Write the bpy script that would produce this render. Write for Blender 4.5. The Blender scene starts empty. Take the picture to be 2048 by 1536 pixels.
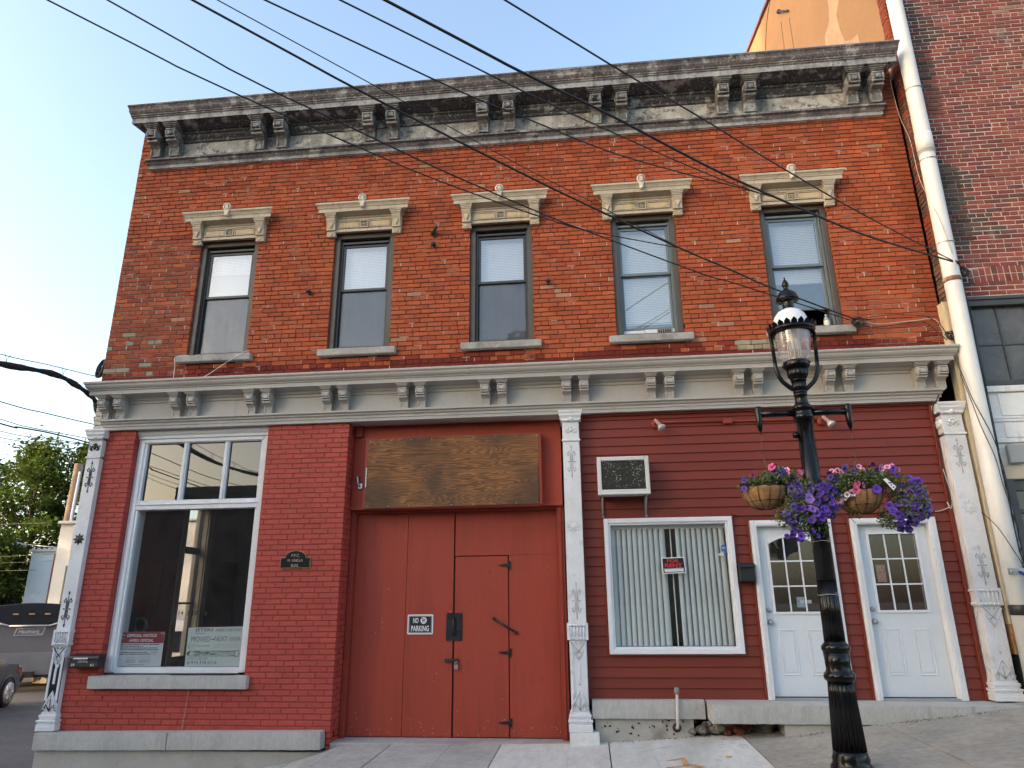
import bpy, bmesh, math, random
from mathutils import Vector, Matrix
S = bpy.context.scene
COL = S.collection
RAD = math.radians

# ---------------------------------------------------------------- camera
cam = bpy.data.cameras.new('camera')
cam.lens = 24.61; cam.sensor_width = 36.0; cam.clip_start = 0.05; cam.clip_end = 2000
camo = bpy.data.objects.new('camera', cam); COL.objects.link(camo)
_r = Vector((0.99429956, 0.10626617, -0.00871098)); _u = Vector((0.04034134, -0.29931622, 0.95330078)); _f = Vector((-0.09869629, 0.94821796, 0.3018969))
camo.matrix_world = Matrix(((_r.x, _u.x, -_f.x, 0.0), (_r.y, _u.y, -_f.y, -9.0), (_r.z, _u.z, -_f.z, 1.55), (0, 0, 0, 1)))
S.camera = camo

# ---------------------------------------------------------------- sky and sun (low evening sun on the left, kept off the front by an added, unseen block off to the left)
SUN_EL, SUN_AZ = 12.0, -25.0          # elevation; degrees behind the facade plane (negative: in front of it)
world = bpy.data.worlds.new('World'); S.world = world; world.use_nodes = True
wn = world.node_tree; wn.nodes.clear()
sky = wn.nodes.new('ShaderNodeTexSky'); sky.sky_type = 'NISHITA'; sky.sun_disc = False
sky.sun_elevation = RAD(SUN_EL); sky.sun_rotation = RAD(-(90 - SUN_AZ)); sky.altitude = 60; sky.air_density = 1.0; sky.dust_density = 4.0; sky.ozone_density = 1.0
bg = wn.nodes.new('ShaderNodeBackground'); bg.inputs['Strength'].default_value = 0.15
wo = wn.nodes.new('ShaderNodeOutputWorld')
wn.links.new(sky.outputs[0], bg.inputs['Color']); wn.links.new(bg.outputs[0], wo.inputs['Surface'])
sl = bpy.data.lights.new('sun', 'SUN'); sl.energy = 2.0; sl.angle = RAD(0.6); sl.color = (1.0, 0.72, 0.46)
so = bpy.data.objects.new('sun', sl); COL.objects.link(so)
sd = Vector((-math.cos(RAD(SUN_EL)) * math.cos(RAD(SUN_AZ)), math.cos(RAD(SUN_EL)) * math.sin(RAD(SUN_AZ)), math.sin(RAD(SUN_EL))))
so.rotation_euler = sd.to_track_quat('Z', 'Y').to_euler(); so.location = (-30, 10, 20)
S.view_settings.view_transform = 'Standard'; S.view_settings.look = 'None'; S.view_settings.gamma = 1.0
S.view_settings.use_curve_mapping = False
S.view_settings.exposure = 2.15
S.render.engine = 'CYCLES'
S.cycles.max_bounces = 8; S.cycles.transparent_max_bounces = 16; S.cycles.caustics_reflective = False; S.cycles.caustics_refractive = False
S.cycles.use_denoising = True

# ---------------------------------------------------------------- mesh builder
class MB:
    def __init__(s): s.v = []; s.f = []; s.c = []; s.m = []; s.sm = []
    def add(s, vs, fs, col=(1, 1, 1), m=0, sm=False):
        o = len(s.v); s.v += [tuple(p) for p in vs]
        for f in fs:
            s.f.append([i + o for i in f]); s.c.append(col); s.m.append(m); s.sm.append(sm)
        return s
    def box(s, x0, x1, y0, y1, z0, z1, col=(1, 1, 1), m=0):
        if x1 < x0: x0, x1 = x1, x0
        if y1 < y0: y0, y1 = y1, y0
        if z1 < z0: z0, z1 = z1, z0
        return s.add([(x0, y0, z0), (x1, y0, z0), (x1, y1, z0), (x0, y1, z0), (x0, y0, z1), (x1, y0, z1), (x1, y1, z1), (x0, y1, z1)],
                     [(0, 3, 2, 1), (4, 5, 6, 7), (0, 1, 5, 4), (1, 2, 6, 5), (2, 3, 7, 6), (3, 0, 4, 7)], col, m)
    def cbox(s, x0, x1, y0, y1, z0, z1, b=.006, col=(1, 1, 1), m=0):
        """box with its front (-Y) edges chamfered"""
        a = [(x0, y1, z0), (x1, y1, z0), (x1, y1, z1), (x0, y1, z1)]
        c = [(x0, y0 + b, z0), (x1, y0 + b, z0), (x1, y0 + b, z1), (x0, y0 + b, z1)]
        d = [(x0 + b, y0, z0 + b), (x1 - b, y0, z0 + b), (x1 - b, y0, z1 - b), (x0 + b, y0, z1 - b)]
        fs = [(3, 2, 1, 0), (8, 9, 10, 11)]
        for i in range(4):
            j = (i + 1) % 4
            fs += [(i, j, 4 + j, 4 + i), (4 + i, 4 + j, 8 + j, 8 + i)]
        return s.add(a + c + d, fs, col, m)
    def xf(s, start, M):
        for i in range(start, len(s.v)): s.v[i] = tuple(M @ Vector(s.v[i]))
    def tube(s, pts, r, n=6, col=(1, 1, 1), m=0, closed=False):
        pts = [Vector(p) for p in pts]; k = len(pts)
        rs = r if isinstance(r, (list, tuple)) else [r] * k
        vs = []; up = Vector((0.123, 0.3, 0.94)).normalized()
        for i, p in enumerate(pts):
            t = (pts[(i + 1) % k] - pts[i - 1]) if closed else (pts[min(i + 1, k - 1)] - pts[max(i - 1, 0)])
            t = t.normalized() if t.length > 1e-9 else Vector((0, 0, 1))
            a = up - t * up.dot(t)
            if a.length < 1e-3: a = Vector((1, 0, 0)) - t * t.x
            a.normalize(); up = a; b = t.cross(a)
            for j in range(n):
                q = 2 * math.pi * j / n
                vs.append(p + (a * math.cos(q) + b * math.sin(q)) * rs[i])
        fs = []
        for i in range(k if closed else k - 1):
            for j in range(n):
                i2 = (i + 1) % k
                fs.append((i * n + j, i * n + (j + 1) % n, i2 * n + (j + 1) % n, i2 * n + j))
        if not closed: fs += [tuple(range(n - 1, -1, -1)), tuple((k - 1) * n + j for j in range(n))]
        return s.add(vs, fs, col, m, True)
    def lathe(s, prof, c=(0, 0, 0), n=20, col=(1, 1, 1), m=0, flute=0, fdepth=0.0, axis='Z', cap=True, sm=True):
        """prof: (r, h) pairs from low to high"""
        vs = []
        for r, h in prof:
            for j in range(n):
                q = 2 * math.pi * j / n
                rr = r * (1 - (fdepth * (.5 - .5 * math.cos(flute * q)) ** .6 if flute else 0))
                if axis == 'Z': vs.append((c[0] + rr * math.cos(q), c[1] + rr * math.sin(q), c[2] + h))
                elif axis == 'Y': vs.append((c[0] + rr * math.cos(q), c[1] + h, c[2] - rr * math.sin(q)))
                else: vs.append((c[0] + h, c[1] + rr * math.cos(q), c[2] + rr * math.sin(q)))
        fs = []
        for i in range(len(prof) - 1):
            for j in range(n):
                fs.append((i * n + j, i * n + (j + 1) % n, (i + 1) * n + (j + 1) % n, (i + 1) * n + j))
        if cap: fs += [tuple(range(n - 1, -1, -1)), tuple((len(prof) - 1) * n + j for j in range(n))]
        return s.add(vs, fs, col, m, sm)
    def prism(s, poly, y0, y1, col=(1, 1, 1), m=0):
        """polygon in (x, z), counter-clockwise seen from the street, from front y0 to back y1"""
        n = len(poly)
        vs = [(x, y0, z) for x, z in poly] + [(x, y1, z) for x, z in poly]
        fs = [tuple(range(n)), tuple(range(2 * n - 1, n - 1, -1))] + [(i, i + n, (i + 1) % n + n, (i + 1) % n) for i in range(n)]
        return s.add(vs, fs, col, m)
    def prismx(s, poly, x0, x1, col=(1, 1, 1), m=0, sm=False):
        """polygon in (y, z) extruded along X"""
        n = len(poly)
        vs = [(x0, y, z) for y, z in poly] + [(x1, y, z) for y, z in poly]
        fs = [tuple(range(n - 1, -1, -1)), tuple(range(n, 2 * n))] + [(i, (i + 1) % n, (i + 1) % n + n, i + n) for i in range(n)]
        return s.add(vs, fs, col, m, sm)
    def mould(s, prof, x0, x1, k=0.0, yb=0.0, cols=None, m=0):
        """moulding along X. prof: (projection, z) from bottom to top; ends step out by k*projection; closed at back plane yb"""
        n = len(prof)
        P = [(yb, prof[0][1], 0)] + [(yb - p, z, p) for p, z in prof] + [(yb, prof[-1][1], 0)]
        vs = [(x0 - k * p, y, z) for y, z, p in P] + [(x1 + k * p, y, z) for y, z, p in P]
        N = n + 2
        for i in range(N):
            j = (i + 1) % N
            c = (1, 1, 1)
            if cols and 1 <= i < N - 1: c = cols[min(i - 1, len(cols) - 1)]
            s.add([vs[i], vs[j], vs[j + N], vs[i + N]], [(3, 2, 1, 0)] , c, m)
        s.add(vs[:N], [tuple(range(N))], cols[0] if cols else (1, 1, 1), m)
        s.add(vs[N:], [tuple(range(N - 1, -1, -1))], cols[0] if cols else (1, 1, 1), m)
        return s
    def text(s, body, cx, cz, y, h, w=None, bold=0.0, depth=.0012, m=0, col=(1, 1, 1), shear=0.0):
        fc = bpy.data.curves.new('t', 'FONT'); fc.body = body; fc.size = 1; fc.extrude = 0; fc.offset = bold; fc.align_x = 'CENTER'; fc.shear = shear; fc.resolution_u = 3
        fo = bpy.data.objects.new('t', fc); COL.objects.link(fo)
        dg = bpy.context.evaluated_depsgraph_get(); me = bpy.data.meshes.new_from_object(fo.evaluated_get(dg))
        xs = [v.co.x for v in me.vertices]; ys = [v.co.y for v in me.vertices]
        if xs:
            a, b, c, d = min(xs), max(xs), min(ys), max(ys)
            sz = h / (d - c); sx = (w / (b - a)) if w else sz
            s.add([(cx + (v.co.x - (a + b) / 2) * sx, y - depth, cz + (v.co.y - (c + d) / 2) * sz) for v in me.vertices], [tuple(p.vertices) for p in me.polygons], col, m)
        bpy.data.objects.remove(fo); bpy.data.curves.remove(fc); bpy.data.meshes.remove(me)
        return s
    def ball(s, c, r, n=8, k=5, col=(1, 1, 1), m=0, sz=1.0):
        return s.lathe([(max(1e-4, r * math.sin(math.pi * i / k)), -r * sz * math.cos(math.pi * i / k)) for i in range(k + 1)], c, n, col, m)
    def build(s, name, mats, parent=None, root=(0, 0, 0), bevel=0.0, mesh_only=False):
        me = bpy.data.meshes.new(name)
        R0 = Vector(root)
        me.from_pydata([(x - R0.x, y - R0.y, z - R0.z) for x, y, z in s.v], [], s.f)
        if not isinstance(mats, (list, tuple)): mats = [mats]
        for mm in mats: me.materials.append(mm)
        me.polygons.foreach_set('material_index', s.m)
        me.polygons.foreach_set('use_smooth', s.sm)
        at = me.color_attributes.new('Col', 'FLOAT_COLOR', 'CORNER')
        buf = []
        for f, c in zip(s.f, s.c): buf += [c[0], c[1], c[2], 1.0] * len(f)
        at.data.foreach_set('color', buf)
        if bevel:
            bm = bmesh.new(); bm.from_mesh(me)
            es = [e for e in bm.edges if len(e.link_faces) == 2 and e.calc_face_angle(0) > 0.6]
            bmesh.ops.bevel(bm, geom=es, offset=bevel, segments=1, affect='EDGES', clamp_overlap=True)
            bm.to_mesh(me); bm.free()
        me.update()
        if mesh_only: return me
        o = bpy.data.objects.new(name, me); COL.objects.link(o)
        if parent is not None: o.parent = parent
        else: o.location = R0
        return o

def thing(name, label, cat, loc=(0, 0, 0), group=None):
    o = bpy.data.objects.new(name, None); COL.objects.link(o); o.location = loc; o.empty_display_size = .2
    o['label'] = label; o['category'] = cat
    if group: o['group'] = group
    return o
def tag(o, label, cat, group=None):
    o['label'] = label; o['category'] = cat
    if group: o['group'] = group
    return o
def put(name, mesh, parent, loc=(0, 0, 0), rot=(0, 0, 0), scale=None):
    o = bpy.data.objects.new(name, mesh); COL.objects.link(o); o.parent = parent; o.location = loc; o.rotation_euler = rot
    if scale: o.scale = scale
    return o
def smooth_path(P, n=6):
    P = [Vector(p) for p in P]; out = []
    for i in range(len(P) - 1):
        p0 = P[max(i - 1, 0)]; p1 = P[i]; p2 = P[i + 1]; p3 = P[min(i + 2, len(P) - 1)]
        for j in range(n):
            t = j / n
            out.append(0.5 * ((2 * p1) + (p2 - p0) * t + (2 * p0 - 5 * p1 + 4 * p2 - p3) * t * t + (3 * p1 - p0 - 3 * p2 + p3) * t ** 3))
    return out + [P[-1]]

# ---------------------------------------------------------------- materials
def M(name, color=(.5, .5, .5), rough=.6, metal=0.0, var=.12, vs=2.5, bump=0.0, bs=70.0, attr=False, spec=.5, dirt=(), streak=None, coat=0.0, stretch=(1, 1, 1), fine=.5):
    """procedural material: base colour (or the mesh's own colour), broad and fine tone variation, patches of dirt, rain streaks, relief"""
    m = bpy.data.materials.new(name); m.use_nodes = True
    nt = m.node_tree; N = nt.nodes; L = nt.links; b = N['Principled BSDF']
    geo = N.new('ShaderNodeNewGeometry'); mp = N.new('ShaderNodeMapping'); mp.inputs['Scale'].default_value = stretch
    L.new(geo.outputs['Position'], mp.inputs['Vector']); P = mp.outputs['Vector']
    def noise(sc, det=4, vec=None):
        n = N.new('ShaderNodeTexNoise'); n.inputs['Scale'].default_value = sc; n.inputs['Detail'].default_value = det; n.inputs['Roughness'].default_value = .6
        L.new(vec or P, n.inputs['Vector']); return n.outputs['Fac']
    def ramp(v, a, c, o0=0.0, o1=1.0):
        r = N.new('ShaderNodeMapRange'); r.inputs[1].default_value = a; r.inputs[2].default_value = c; r.inputs[3].default_value = o0; r.inputs[4].default_value = o1
        L.new(v, r.inputs[0]); return r.outputs[0]
    if attr:
        a = N.new('ShaderNodeAttribute'); a.attribute_name = 'Col'
        if color is None: c = a.outputs['Color']
        else:
            mx = N.new('ShaderNodeMix'); mx.data_type = 'RGBA'; mx.blend_type = 'MULTIPLY'; mx.inputs[0].default_value = 1
            mx.inputs[6].default_value = (*color, 1); L.new(a.outputs['Color'], mx.inputs[7]); c = mx.outputs[2]
    else:
        rgb = N.new('ShaderNodeRGB'); rgb.outputs[0].default_value = (*color, 1); c = rgb.outputs[0]
    if var:
        v1 = ramp(noise(vs), .3, .7, 1 - var, 1 + var); v2 = ramp(noise(vs * 14, 5), .3, .7, 1 - var * fine, 1 + var * fine)
        mu = N.new('ShaderNodeMath'); mu.operation = 'MULTIPLY'; L.new(v1, mu.inputs[0]); L.new(v2, mu.inputs[1])
        vm = N.new('ShaderNodeVectorMath'); vm.operation = 'SCALE'; L.new(c, vm.inputs[0]); L.new(mu.outputs[0], vm.inputs['Scale']); c = vm.outputs[0]
    for (dc, ds, lo, hi, amt) in dirt:
        f = ramp(noise(ds, 6), lo, hi, 0, amt)
        mx = N.new('ShaderNodeMix'); mx.data_type = 'RGBA'; L.new(f, mx.inputs[0]); L.new(c, mx.inputs[6]); mx.inputs[7].default_value = (*dc, 1); c = mx.outputs[2]
    if streak:
        dc, sx, lo, hi, amt = streak
        m2 = N.new('ShaderNodeMapping'); m2.inputs['Scale'].default_value = (sx, sx, sx * .06); L.new(geo.outputs['Position'], m2.inputs['Vector'])
        f = ramp(noise(1, 5, m2.outputs['Vector']), lo, hi, 0, amt)
        mx = N.new('ShaderNodeMix'); mx.data_type = 'RGBA'; L.new(f, mx.inputs[0]); L.new(c, mx.inputs[6]); mx.inputs[7].default_value = (*dc, 1); c = mx.outputs[2]
    L.new(c, b.inputs['Base Color'])
    b.inputs['Metallic'].default_value = metal; b.inputs['Specular IOR Level'].default_value = spec
    if coat: b.inputs['Coat Weight'].default_value = coat; b.inputs['Coat Roughness'].default_value = .08
    rr = ramp(noise(vs * 3), .3, .7, max(0, rough - .08), min(1, rough + .08)); L.new(rr, b.inputs['Roughness'])
    if bump:
        bp = N.new('ShaderNodeBump'); bp.inputs['Strength'].default_value = min(1, bump); bp.inputs['Distance'].default_value = .004
        L.new(noise(bs, 5), bp.inputs['Height']); L.new(bp.outputs[0], b.inputs['Normal'])
    return m

def glass(name, tint=(.9, .95, .95), haze=0.0, hazec=(.5, .5, .5), ior=1.5, wav=0.0, boost=0.0):
    m = bpy.data.materials.new(name); m.use_nodes = True
    nt = m.node_tree; N = nt.nodes; L = nt.links; N.clear()
    out = N.new('ShaderNodeOutputMaterial'); tr = N.new('ShaderNodeBsdfTransparent'); tr.inputs[0].default_value = (*tint, 1)
    gl = N.new('ShaderNodeBsdfGlossy'); gl.inputs['Roughness'].default_value = .01
    fr = N.new('ShaderNodeFresnel')
    g0 = N.new('ShaderNodeNewGeometry'); mi = N.new('ShaderNodeMapRange'); mi.inputs[3].default_value = ior; mi.inputs[4].default_value = 1 / ior
    L.new(g0.outputs['Backfacing'], mi.inputs[0]); L.new(mi.outputs[0], fr.inputs['IOR'])
    mx = N.new('ShaderNodeMixShader'); fac = fr.outputs[0]
    if boost:
        ad = N.new('ShaderNodeMath'); ad.operation = 'ADD'; ad.use_clamp = True; L.new(fac, ad.inputs[0]); ad.inputs[1].default_value = boost; fac = ad.outputs[0]
    L.new(fac, mx.inputs[0]); L.new(tr.outputs[0], mx.inputs[1]); L.new(gl.outputs[0], mx.inputs[2])
    res = mx.outputs[0]
    geo = N.new('ShaderNodeNewGeometry')
    if wav:
        no = N.new('ShaderNodeTexNoise'); no.inputs['Scale'].default_value = 2.2; L.new(geo.outputs['Position'], no.inputs['Vector'])
        bp = N.new('ShaderNodeBump'); bp.inputs['Strength'].default_value = wav; bp.inputs['Distance'].default_value = .02
        L.new(no.outputs['Fac'], bp.inputs['Height']); L.new(bp.outputs[0], gl.inputs['Normal'])
    if haze:
        df = N.new('ShaderNodeBsdfDiffuse'); df.inputs[0].default_value = (*hazec, 1)
        n2 = N.new('ShaderNodeTexNoise'); n2.inputs['Scale'].default_value = 5; n2.inputs['Detail'].default_value = 6; L.new(geo.outputs['Position'], n2.inputs['Vector'])
        mr = N.new('ShaderNodeMapRange'); mr.inputs[1].default_value = .3; mr.inputs[2].default_value = .7; mr.inputs[3].default_value = haze * .6; mr.inputs[4].default_value = haze * 1.4
        L.new(n2.outputs['Fac'], mr.inputs[0])
        m2 = N.new('ShaderNodeMixShader'); L.new(mr.outputs[0], m2.inputs[0]); L.new(res, m2.inputs[1]); L.new(df.outputs[0], m2.inputs[2]); res = m2.outputs[0]
    L.new(res, out.inputs['Surface'])
    return m

WHITE = M('white_paint', (.76, .765, .78), .5, var=.06, bump=.15, bs=45, dirt=[((.5, .47, .42), 6, .62, .8, .5)], streak=((.45, .43, .4), 14, .62, .8, .35))
WHITE_CLEAN = M('white_vinyl', (.78, .79, .82), .38, var=.04, vs=4, streak=((.5, .49, .46), 20, .66, .85, .3))
DOOR_WHITE = M('door_paint', (.70, .74, .78), .42, var=.04, vs=2, dirt=[((.5, .5, .48), 9, .66, .8, .35)], bump=.05, bs=200)
IRON_WHITE = M('painted_cast_iron', (.74, .745, .76), .5, var=.08, bump=.3, bs=60, dirt=[((.45, .40, .33), 7, .58, .74, .5), ((.30, .12, .03), 11, .68, .76, .7), ((.35, .33, .30), 40, .68, .74, .6)])
IRON_SHADE = M('grooved_paint', (.47, .465, .46), .6, var=.15)  # greyer copy of the white paint, standing for shade in incised lines
IRON_BLACK = M('black_ornament_paint', (.015, .016, .018), .45, var=.2)
PLINTH = M('white_painted_stone', (.70, .69, .66), .75, var=.12, bump=.8, bs=35, dirt=[((.4, .37, .31), 5, .55, .75, .7), ((.45, .16, .02), 6, .66, .74, .8)])
TRIM_GRAY = M('storefront_cornice_paint', (.43, .405, .375), .55, var=.07, vs=1.5, bump=.12, bs=50, dirt=[((.30, .27, .235), 4, .58, .8, .5)], streak=((.30, .27, .23), 9, .6, .8, .4))
TRIM_TOP = M('weathered_ledge_paint', (.66, .62, .55), .8, var=.15, bump=.5, bs=50, dirt=[((.35, .18, .07), 5, .6, .7, .7), ((.25, .24, .22), 9, .6, .7, .7)])
CORN = M('weathered_cornice_paint', None, .75, var=.22, vs=1.6, bump=.7, bs=42, attr=True, fine=1.0, dirt=[((.05, .05, .055), 3.2, .48, .68, .7), ((.45, .445, .44), 5.0, .54, .62, .8), ((.55, .54, .53), 34, .58, .66, .8), ((.02, .02, .022), 22, .58, .68, .75)], streak=((.03, .03, .034), 8, .52, .72, .75))
CORN_FRIEZE = M('peeling_frieze_paint', (.42, .395, .355), .85, var=.3, vs=3, bump=1.0, bs=22, fine=1.0, dirt=[((.12, .12, .125), 2.2, .50, .66, .8), ((.58, .56, .51), 6, .50, .58, .9), ((.06, .06, .065), 10, .56, .64, .85), ((.6, .58, .54), 30, .6, .68, .7)], streak=((.08, .08, .085), 5, .52, .70, .75))
HOOD = M('weathered_stone_hood', (.56, .475, .355), .75, var=.18, vs=4, bump=.4, bs=60, attr=True, dirt=[((.26, .22, .165), 4, .52, .7, .75), ((.20, .19, .17), 13, .6, .7, .6)], streak=((.33, .20, .07), 10, .58, .75, .65))
BRICK = M('old_red_brick', (1.08, 1.12, 1.0), .85, attr=True, var=.14, vs=5, bump=.8, bs=90, fine=1.0, spec=.25, dirt=[((.13, .028, .018), 1.2, .57, .75, .4), ((.36, .26, .2), 48, .69, .75, .35), ((.05, .02, .015), 26, .66, .74, .5)], streak=((.15, .045, .03), 2.6, .56, .8, .4))
MORTAR = M('old_mortar', None, .95, attr=True, var=.3, vs=6, bump=.8, bs=80, fine=1.0)
PBRICK = M('painted_brick_red', None, .62, attr=True, spec=.3, var=.07, vs=2.5, bump=.55, bs=45, fine=1.0, dirt=[((.45, .17, .14), 9, .66, .76, .4), ((.26, .04, .03), 1.6, .55, .78, .45), ((.20, .05, .04), 30, .70, .76, .5)], streak=((.28, .05, .04), 5, .58, .8, .4))
RED = M('red_door_paint', (.36, .058, .035), .55, spec=.3, var=.08, vs=1.2, bump=.15, bs=30, stretch=(1, 1, .25), dirt=[((.17, .034, .024), 2.2, .54, .76, .55), ((.52, .40, .36), 60, .725, .745, .8), ((.09, .025, .02), 8, .68, .75, .65), ((.40, .12, .09), 1.3, .6, .8, .25)], streak=((.20, .04, .028), 9, .56, .76, .45))
RED_TRIM = M('red_trim_paint', (.30, .05, .032), .55, spec=.3, var=.08, bump=.15, bs=40, dirt=[((.14, .03, .02), 3, .58, .78, .5)])
SIDING = M('red_vinyl_siding', (.195, .035, .0215), .5, spec=.3, var=.06, vs=1.4, bump=.12, bs=40, stretch=(.12, 1, 1.6), attr=True, dirt=[((.26, .10, .08), 30, .72, .77, .35)])
STONE = M('tooled_grey_stone', (.46, .445, .415), .9, var=.12, vs=3, bump=1.0, bs=70, fine=1.0, stretch=(1.6, 1, .45), dirt=[((.24, .22, .195), 3, .55, .75, .6), ((.5, .48, .44), 12, .6, .7, .4)])
SILL_STONE = M('grey_window_sill_stone', (.36, .35, .33), .9, var=.2, vs=5, bump=.8, bs=50, fine=1.0, dirt=[((.16, .155, .15), 6, .52, .68, .7), ((.52, .5, .47), 18, .6, .68, .5)])
CONC_WALL = M('parged_foundation', (.42, .395, .35), .9, var=.12, vs=1.5, bump=.6, bs=30, dirt=[((.17, .15, .125), 2.2, .56, .74, .7), ((.09, .08, .07), 30, .7, .76, .7)])
CONC_NEW = M('pale_concrete', (.60, .59, .565), .9, var=.08, vs=1.0, bump=.35, bs=120, fine=1.2, stretch=(1, .35, 1), dirt=[((.33, .315, .29), 1.4, .50, .76, .6), ((.08, .08, .08), 22, .71, .735, .7), ((.42, .40, .37), 9, .56, .7, .5)])
CONC_OLD = M('brownish_concrete', (.36, .33, .285), .9, var=.12, vs=1.1, bump=.6, bs=150, fine=1.4, dirt=[((.20, .18, .15), 1.6, .50, .74, .6), ((.05, .05, .05), 18, .70, .725, .8), ((.22, .20, .17), 8, .58, .72, .5), ((.34, .32, .28), 70, .66, .72, .5)])
CONC_GREY = M('grey_driveway_concrete', (.41, .405, .385), .9, var=.12, vs=1.0, bump=.4, bs=120, fine=1.2, dirt=[((.22, .21, .195), 1.5, .48, .74, .65), ((.08, .08, .08), 22, .71, .735, .7)])
JOINT = M('joint_dirt', (.07, .065, .055), .95, var=.3)
ASPHALT = M('asphalt', (.085, .082, .080), .92, var=.2, vs=.5, bump=.8, bs=120, fine=1.0, dirt=[((.13, .125, .12), .7, .5, .75, .6), ((.05, .05, .05), 5, .6, .74, .5)])
SOIL = M('ground_soil', (.10, .085, .055), .95, var=.3, vs=.4)
DARK = M('dark_interior', (.055, .047, .042), .9, var=.35, vs=1.2)
DARK2 = M('interior_plaster', (.13, .127, .122), .9, var=.3, vs=1.5, dirt=[((.05, .04, .035), 2, .5, .7, .6)])
BLACKM = M('black_metal', (.012, .0125, .014), .38, var=.2, metal=0.0, spec=.6, bump=.1, bs=80, dirt=[((.2, .19, .18), 30, .72, .76, .5)])
LAMP_BLACK = M('lamp_post_enamel', (.0045, .0045, .005), .2, var=.15, spec=.32, coat=.0, dirt=[((.25, .25, .25), 24, .745, .76, .6)])
PANNING = M('brown_window_panning', (.085, .072, .060), .5, var=.08, bump=.05)
BRONZE = M('dark_bronze_sash', (.045, .046, .048), .4, var=.1)
BLUEGREY = M('blue_grey_sash', (.155, .195, .215), .4, var=.08)
GLASS = glass('window_glass', tint=(.96, .97, .97), boost=.01)
GLASS_UP = glass('upstairs_glass', tint=(.93, .95, .96), boost=.14, wav=.06)
GLASS_DARK = glass('shop_glass', tint=(.93, .94, .94), boost=.02, haze=.02, hazec=(.5, .5, .5))
GLASS_TRANSOM = glass('transom_glass', tint=(.25, .26, .26), boost=.05, haze=.04, wav=.01)
SCREEN = glass('insect_screen_mesh', tint=(.55, .57, .6), haze=.16, hazec=(.4, .43, .47), boost=.06, ior=1.2, wav=.5)
BLIND = M('white_blind', (.74, .745, .75), .5, var=.03)
VANE = M('vertical_blind_fabric', (.84, .86, .82), .7, var=.05)
STEEL = M('galvanised_steel', (.42, .43, .44), .38, metal=.7, var=.15, vs=8)
# ================================================================ GROUND
GXS = [-300, -40, -8, -7, -5, -4.07, -3.6, -3.2, -3.0, -1.7, -.3, .6, 2.07, 2.6, 4.4, 6, 9, 40, 300]
GZS = [-.60, -.60, -.60, -.59, -.45, -.28, -.19, -.07, -.01, 0, .02, .07, .19, .27, .48, .66, 1.0, 1.6, 1.6]
def gz(x):
    for i in range(len(GXS) - 1):
        if x <= GXS[i + 1]:
            t = (x - GXS[i]) / (GXS[i + 1] - GXS[i]); return GZS[i] + t * (GZS[i + 1] - GZS[i])
    return GZS[-1]
def sz(x, y): return gz(x) + .02 * min(0, max(y, -3.2))
ys = [-300, -40, -14, -3.3, -1.5, 0, 6, 14, 40, 300]
mb = MB(); vs = [(x, y, sz(x, y) - .135) for y in ys for x in GXS]; n = len(GXS)
mb.add(vs, [(j * n + i, j * n + i + 1, (j + 1) * n + i + 1, (j + 1) * n + i) for j in range(len(ys) - 1) for i in range(n - 1)])
g = mb.build('ground', ASPHALT); g['kind'] = 'structure'
# sidewalk bed and slabs
mb = MB(); xs = [-7.2] + [x for x in GXS if -7.2 < x < 12] + [12]
for a, b in zip(xs[:-1], xs[1:]):
    V = [(a, -3.2, sz(a, -3.2) - .14), (b, -3.2, sz(b, -3.2) - .14), (b, .0, sz(b, 0) - .14), (a, .0, sz(a, 0) - .14), (a, -3.2, sz(a, -3.2) - .018), (b, -3.2, sz(b, -3.2) - .018), (b, .0, sz(b, 0) - .018), (a, .0, sz(a, 0) - .018)]
    mb.add(V, [(0, 3, 2, 1), (4, 5, 6, 7), (0, 1, 5, 4), (1, 2, 6, 5), (2, 3, 7, 6), (3, 0, 4, 7)])
sidewalk = mb.build('sidewalk', JOINT); sidewalk['kind'] = 'structure'
rng = random.Random(3)
slabs_x = [-7.2, -6.0, -4.85, -3.6, -2.42, -1.10, .145, 1.62, 3.05, 4.55, 6.05, 7.55, 9.05, 10.5, 12]
for i in range(len(slabs_x) - 1):
    xa, xb = slabs_x[i] + .006, slabs_x[i + 1] - .006
    old = xa > 1.6
    for ya, yb in ((-1.615, -.004 if i < 3 or i > 5 else .43), (-3.05, -1.627)):
        mat = CONC_OLD if old else (CONC_NEW if xa > .1 else CONC_GREY)
        if i == 5: mat = CONC_NEW if ya > -2 else CONC_GREY
        if yb > .1: xa2, xb2 = max(xa, -3.16), min(xb, -.30)
        else: xa2, xb2 = xa, xb
        cut = [xa] + [x for x in GXS if xa < x < xb] + [xb]
        mb = MB(); dz = rng.uniform(-.003, .003)
        for a, b in zip(cut[:-1], cut[1:]):
            rows = [ya, yb if yb < 0 else -.004]
            V = []
            for zo in (-.1, 0):
                for (x, y) in ((a, rows[0]), (b, rows[0]), (b, rows[1]), (a, rows[1])): V.append((x, y, sz(x, y) + zo + dz))
            mb.add(V, [(0, 3, 2, 1), (4, 5, 6, 7), (0, 1, 5, 4), (1, 2, 6, 5), (2, 3, 7, 6), (3, 0, 4, 7)])
        mb.build('paving_slab', mat, sidewalk, bevel=.004)
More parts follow.
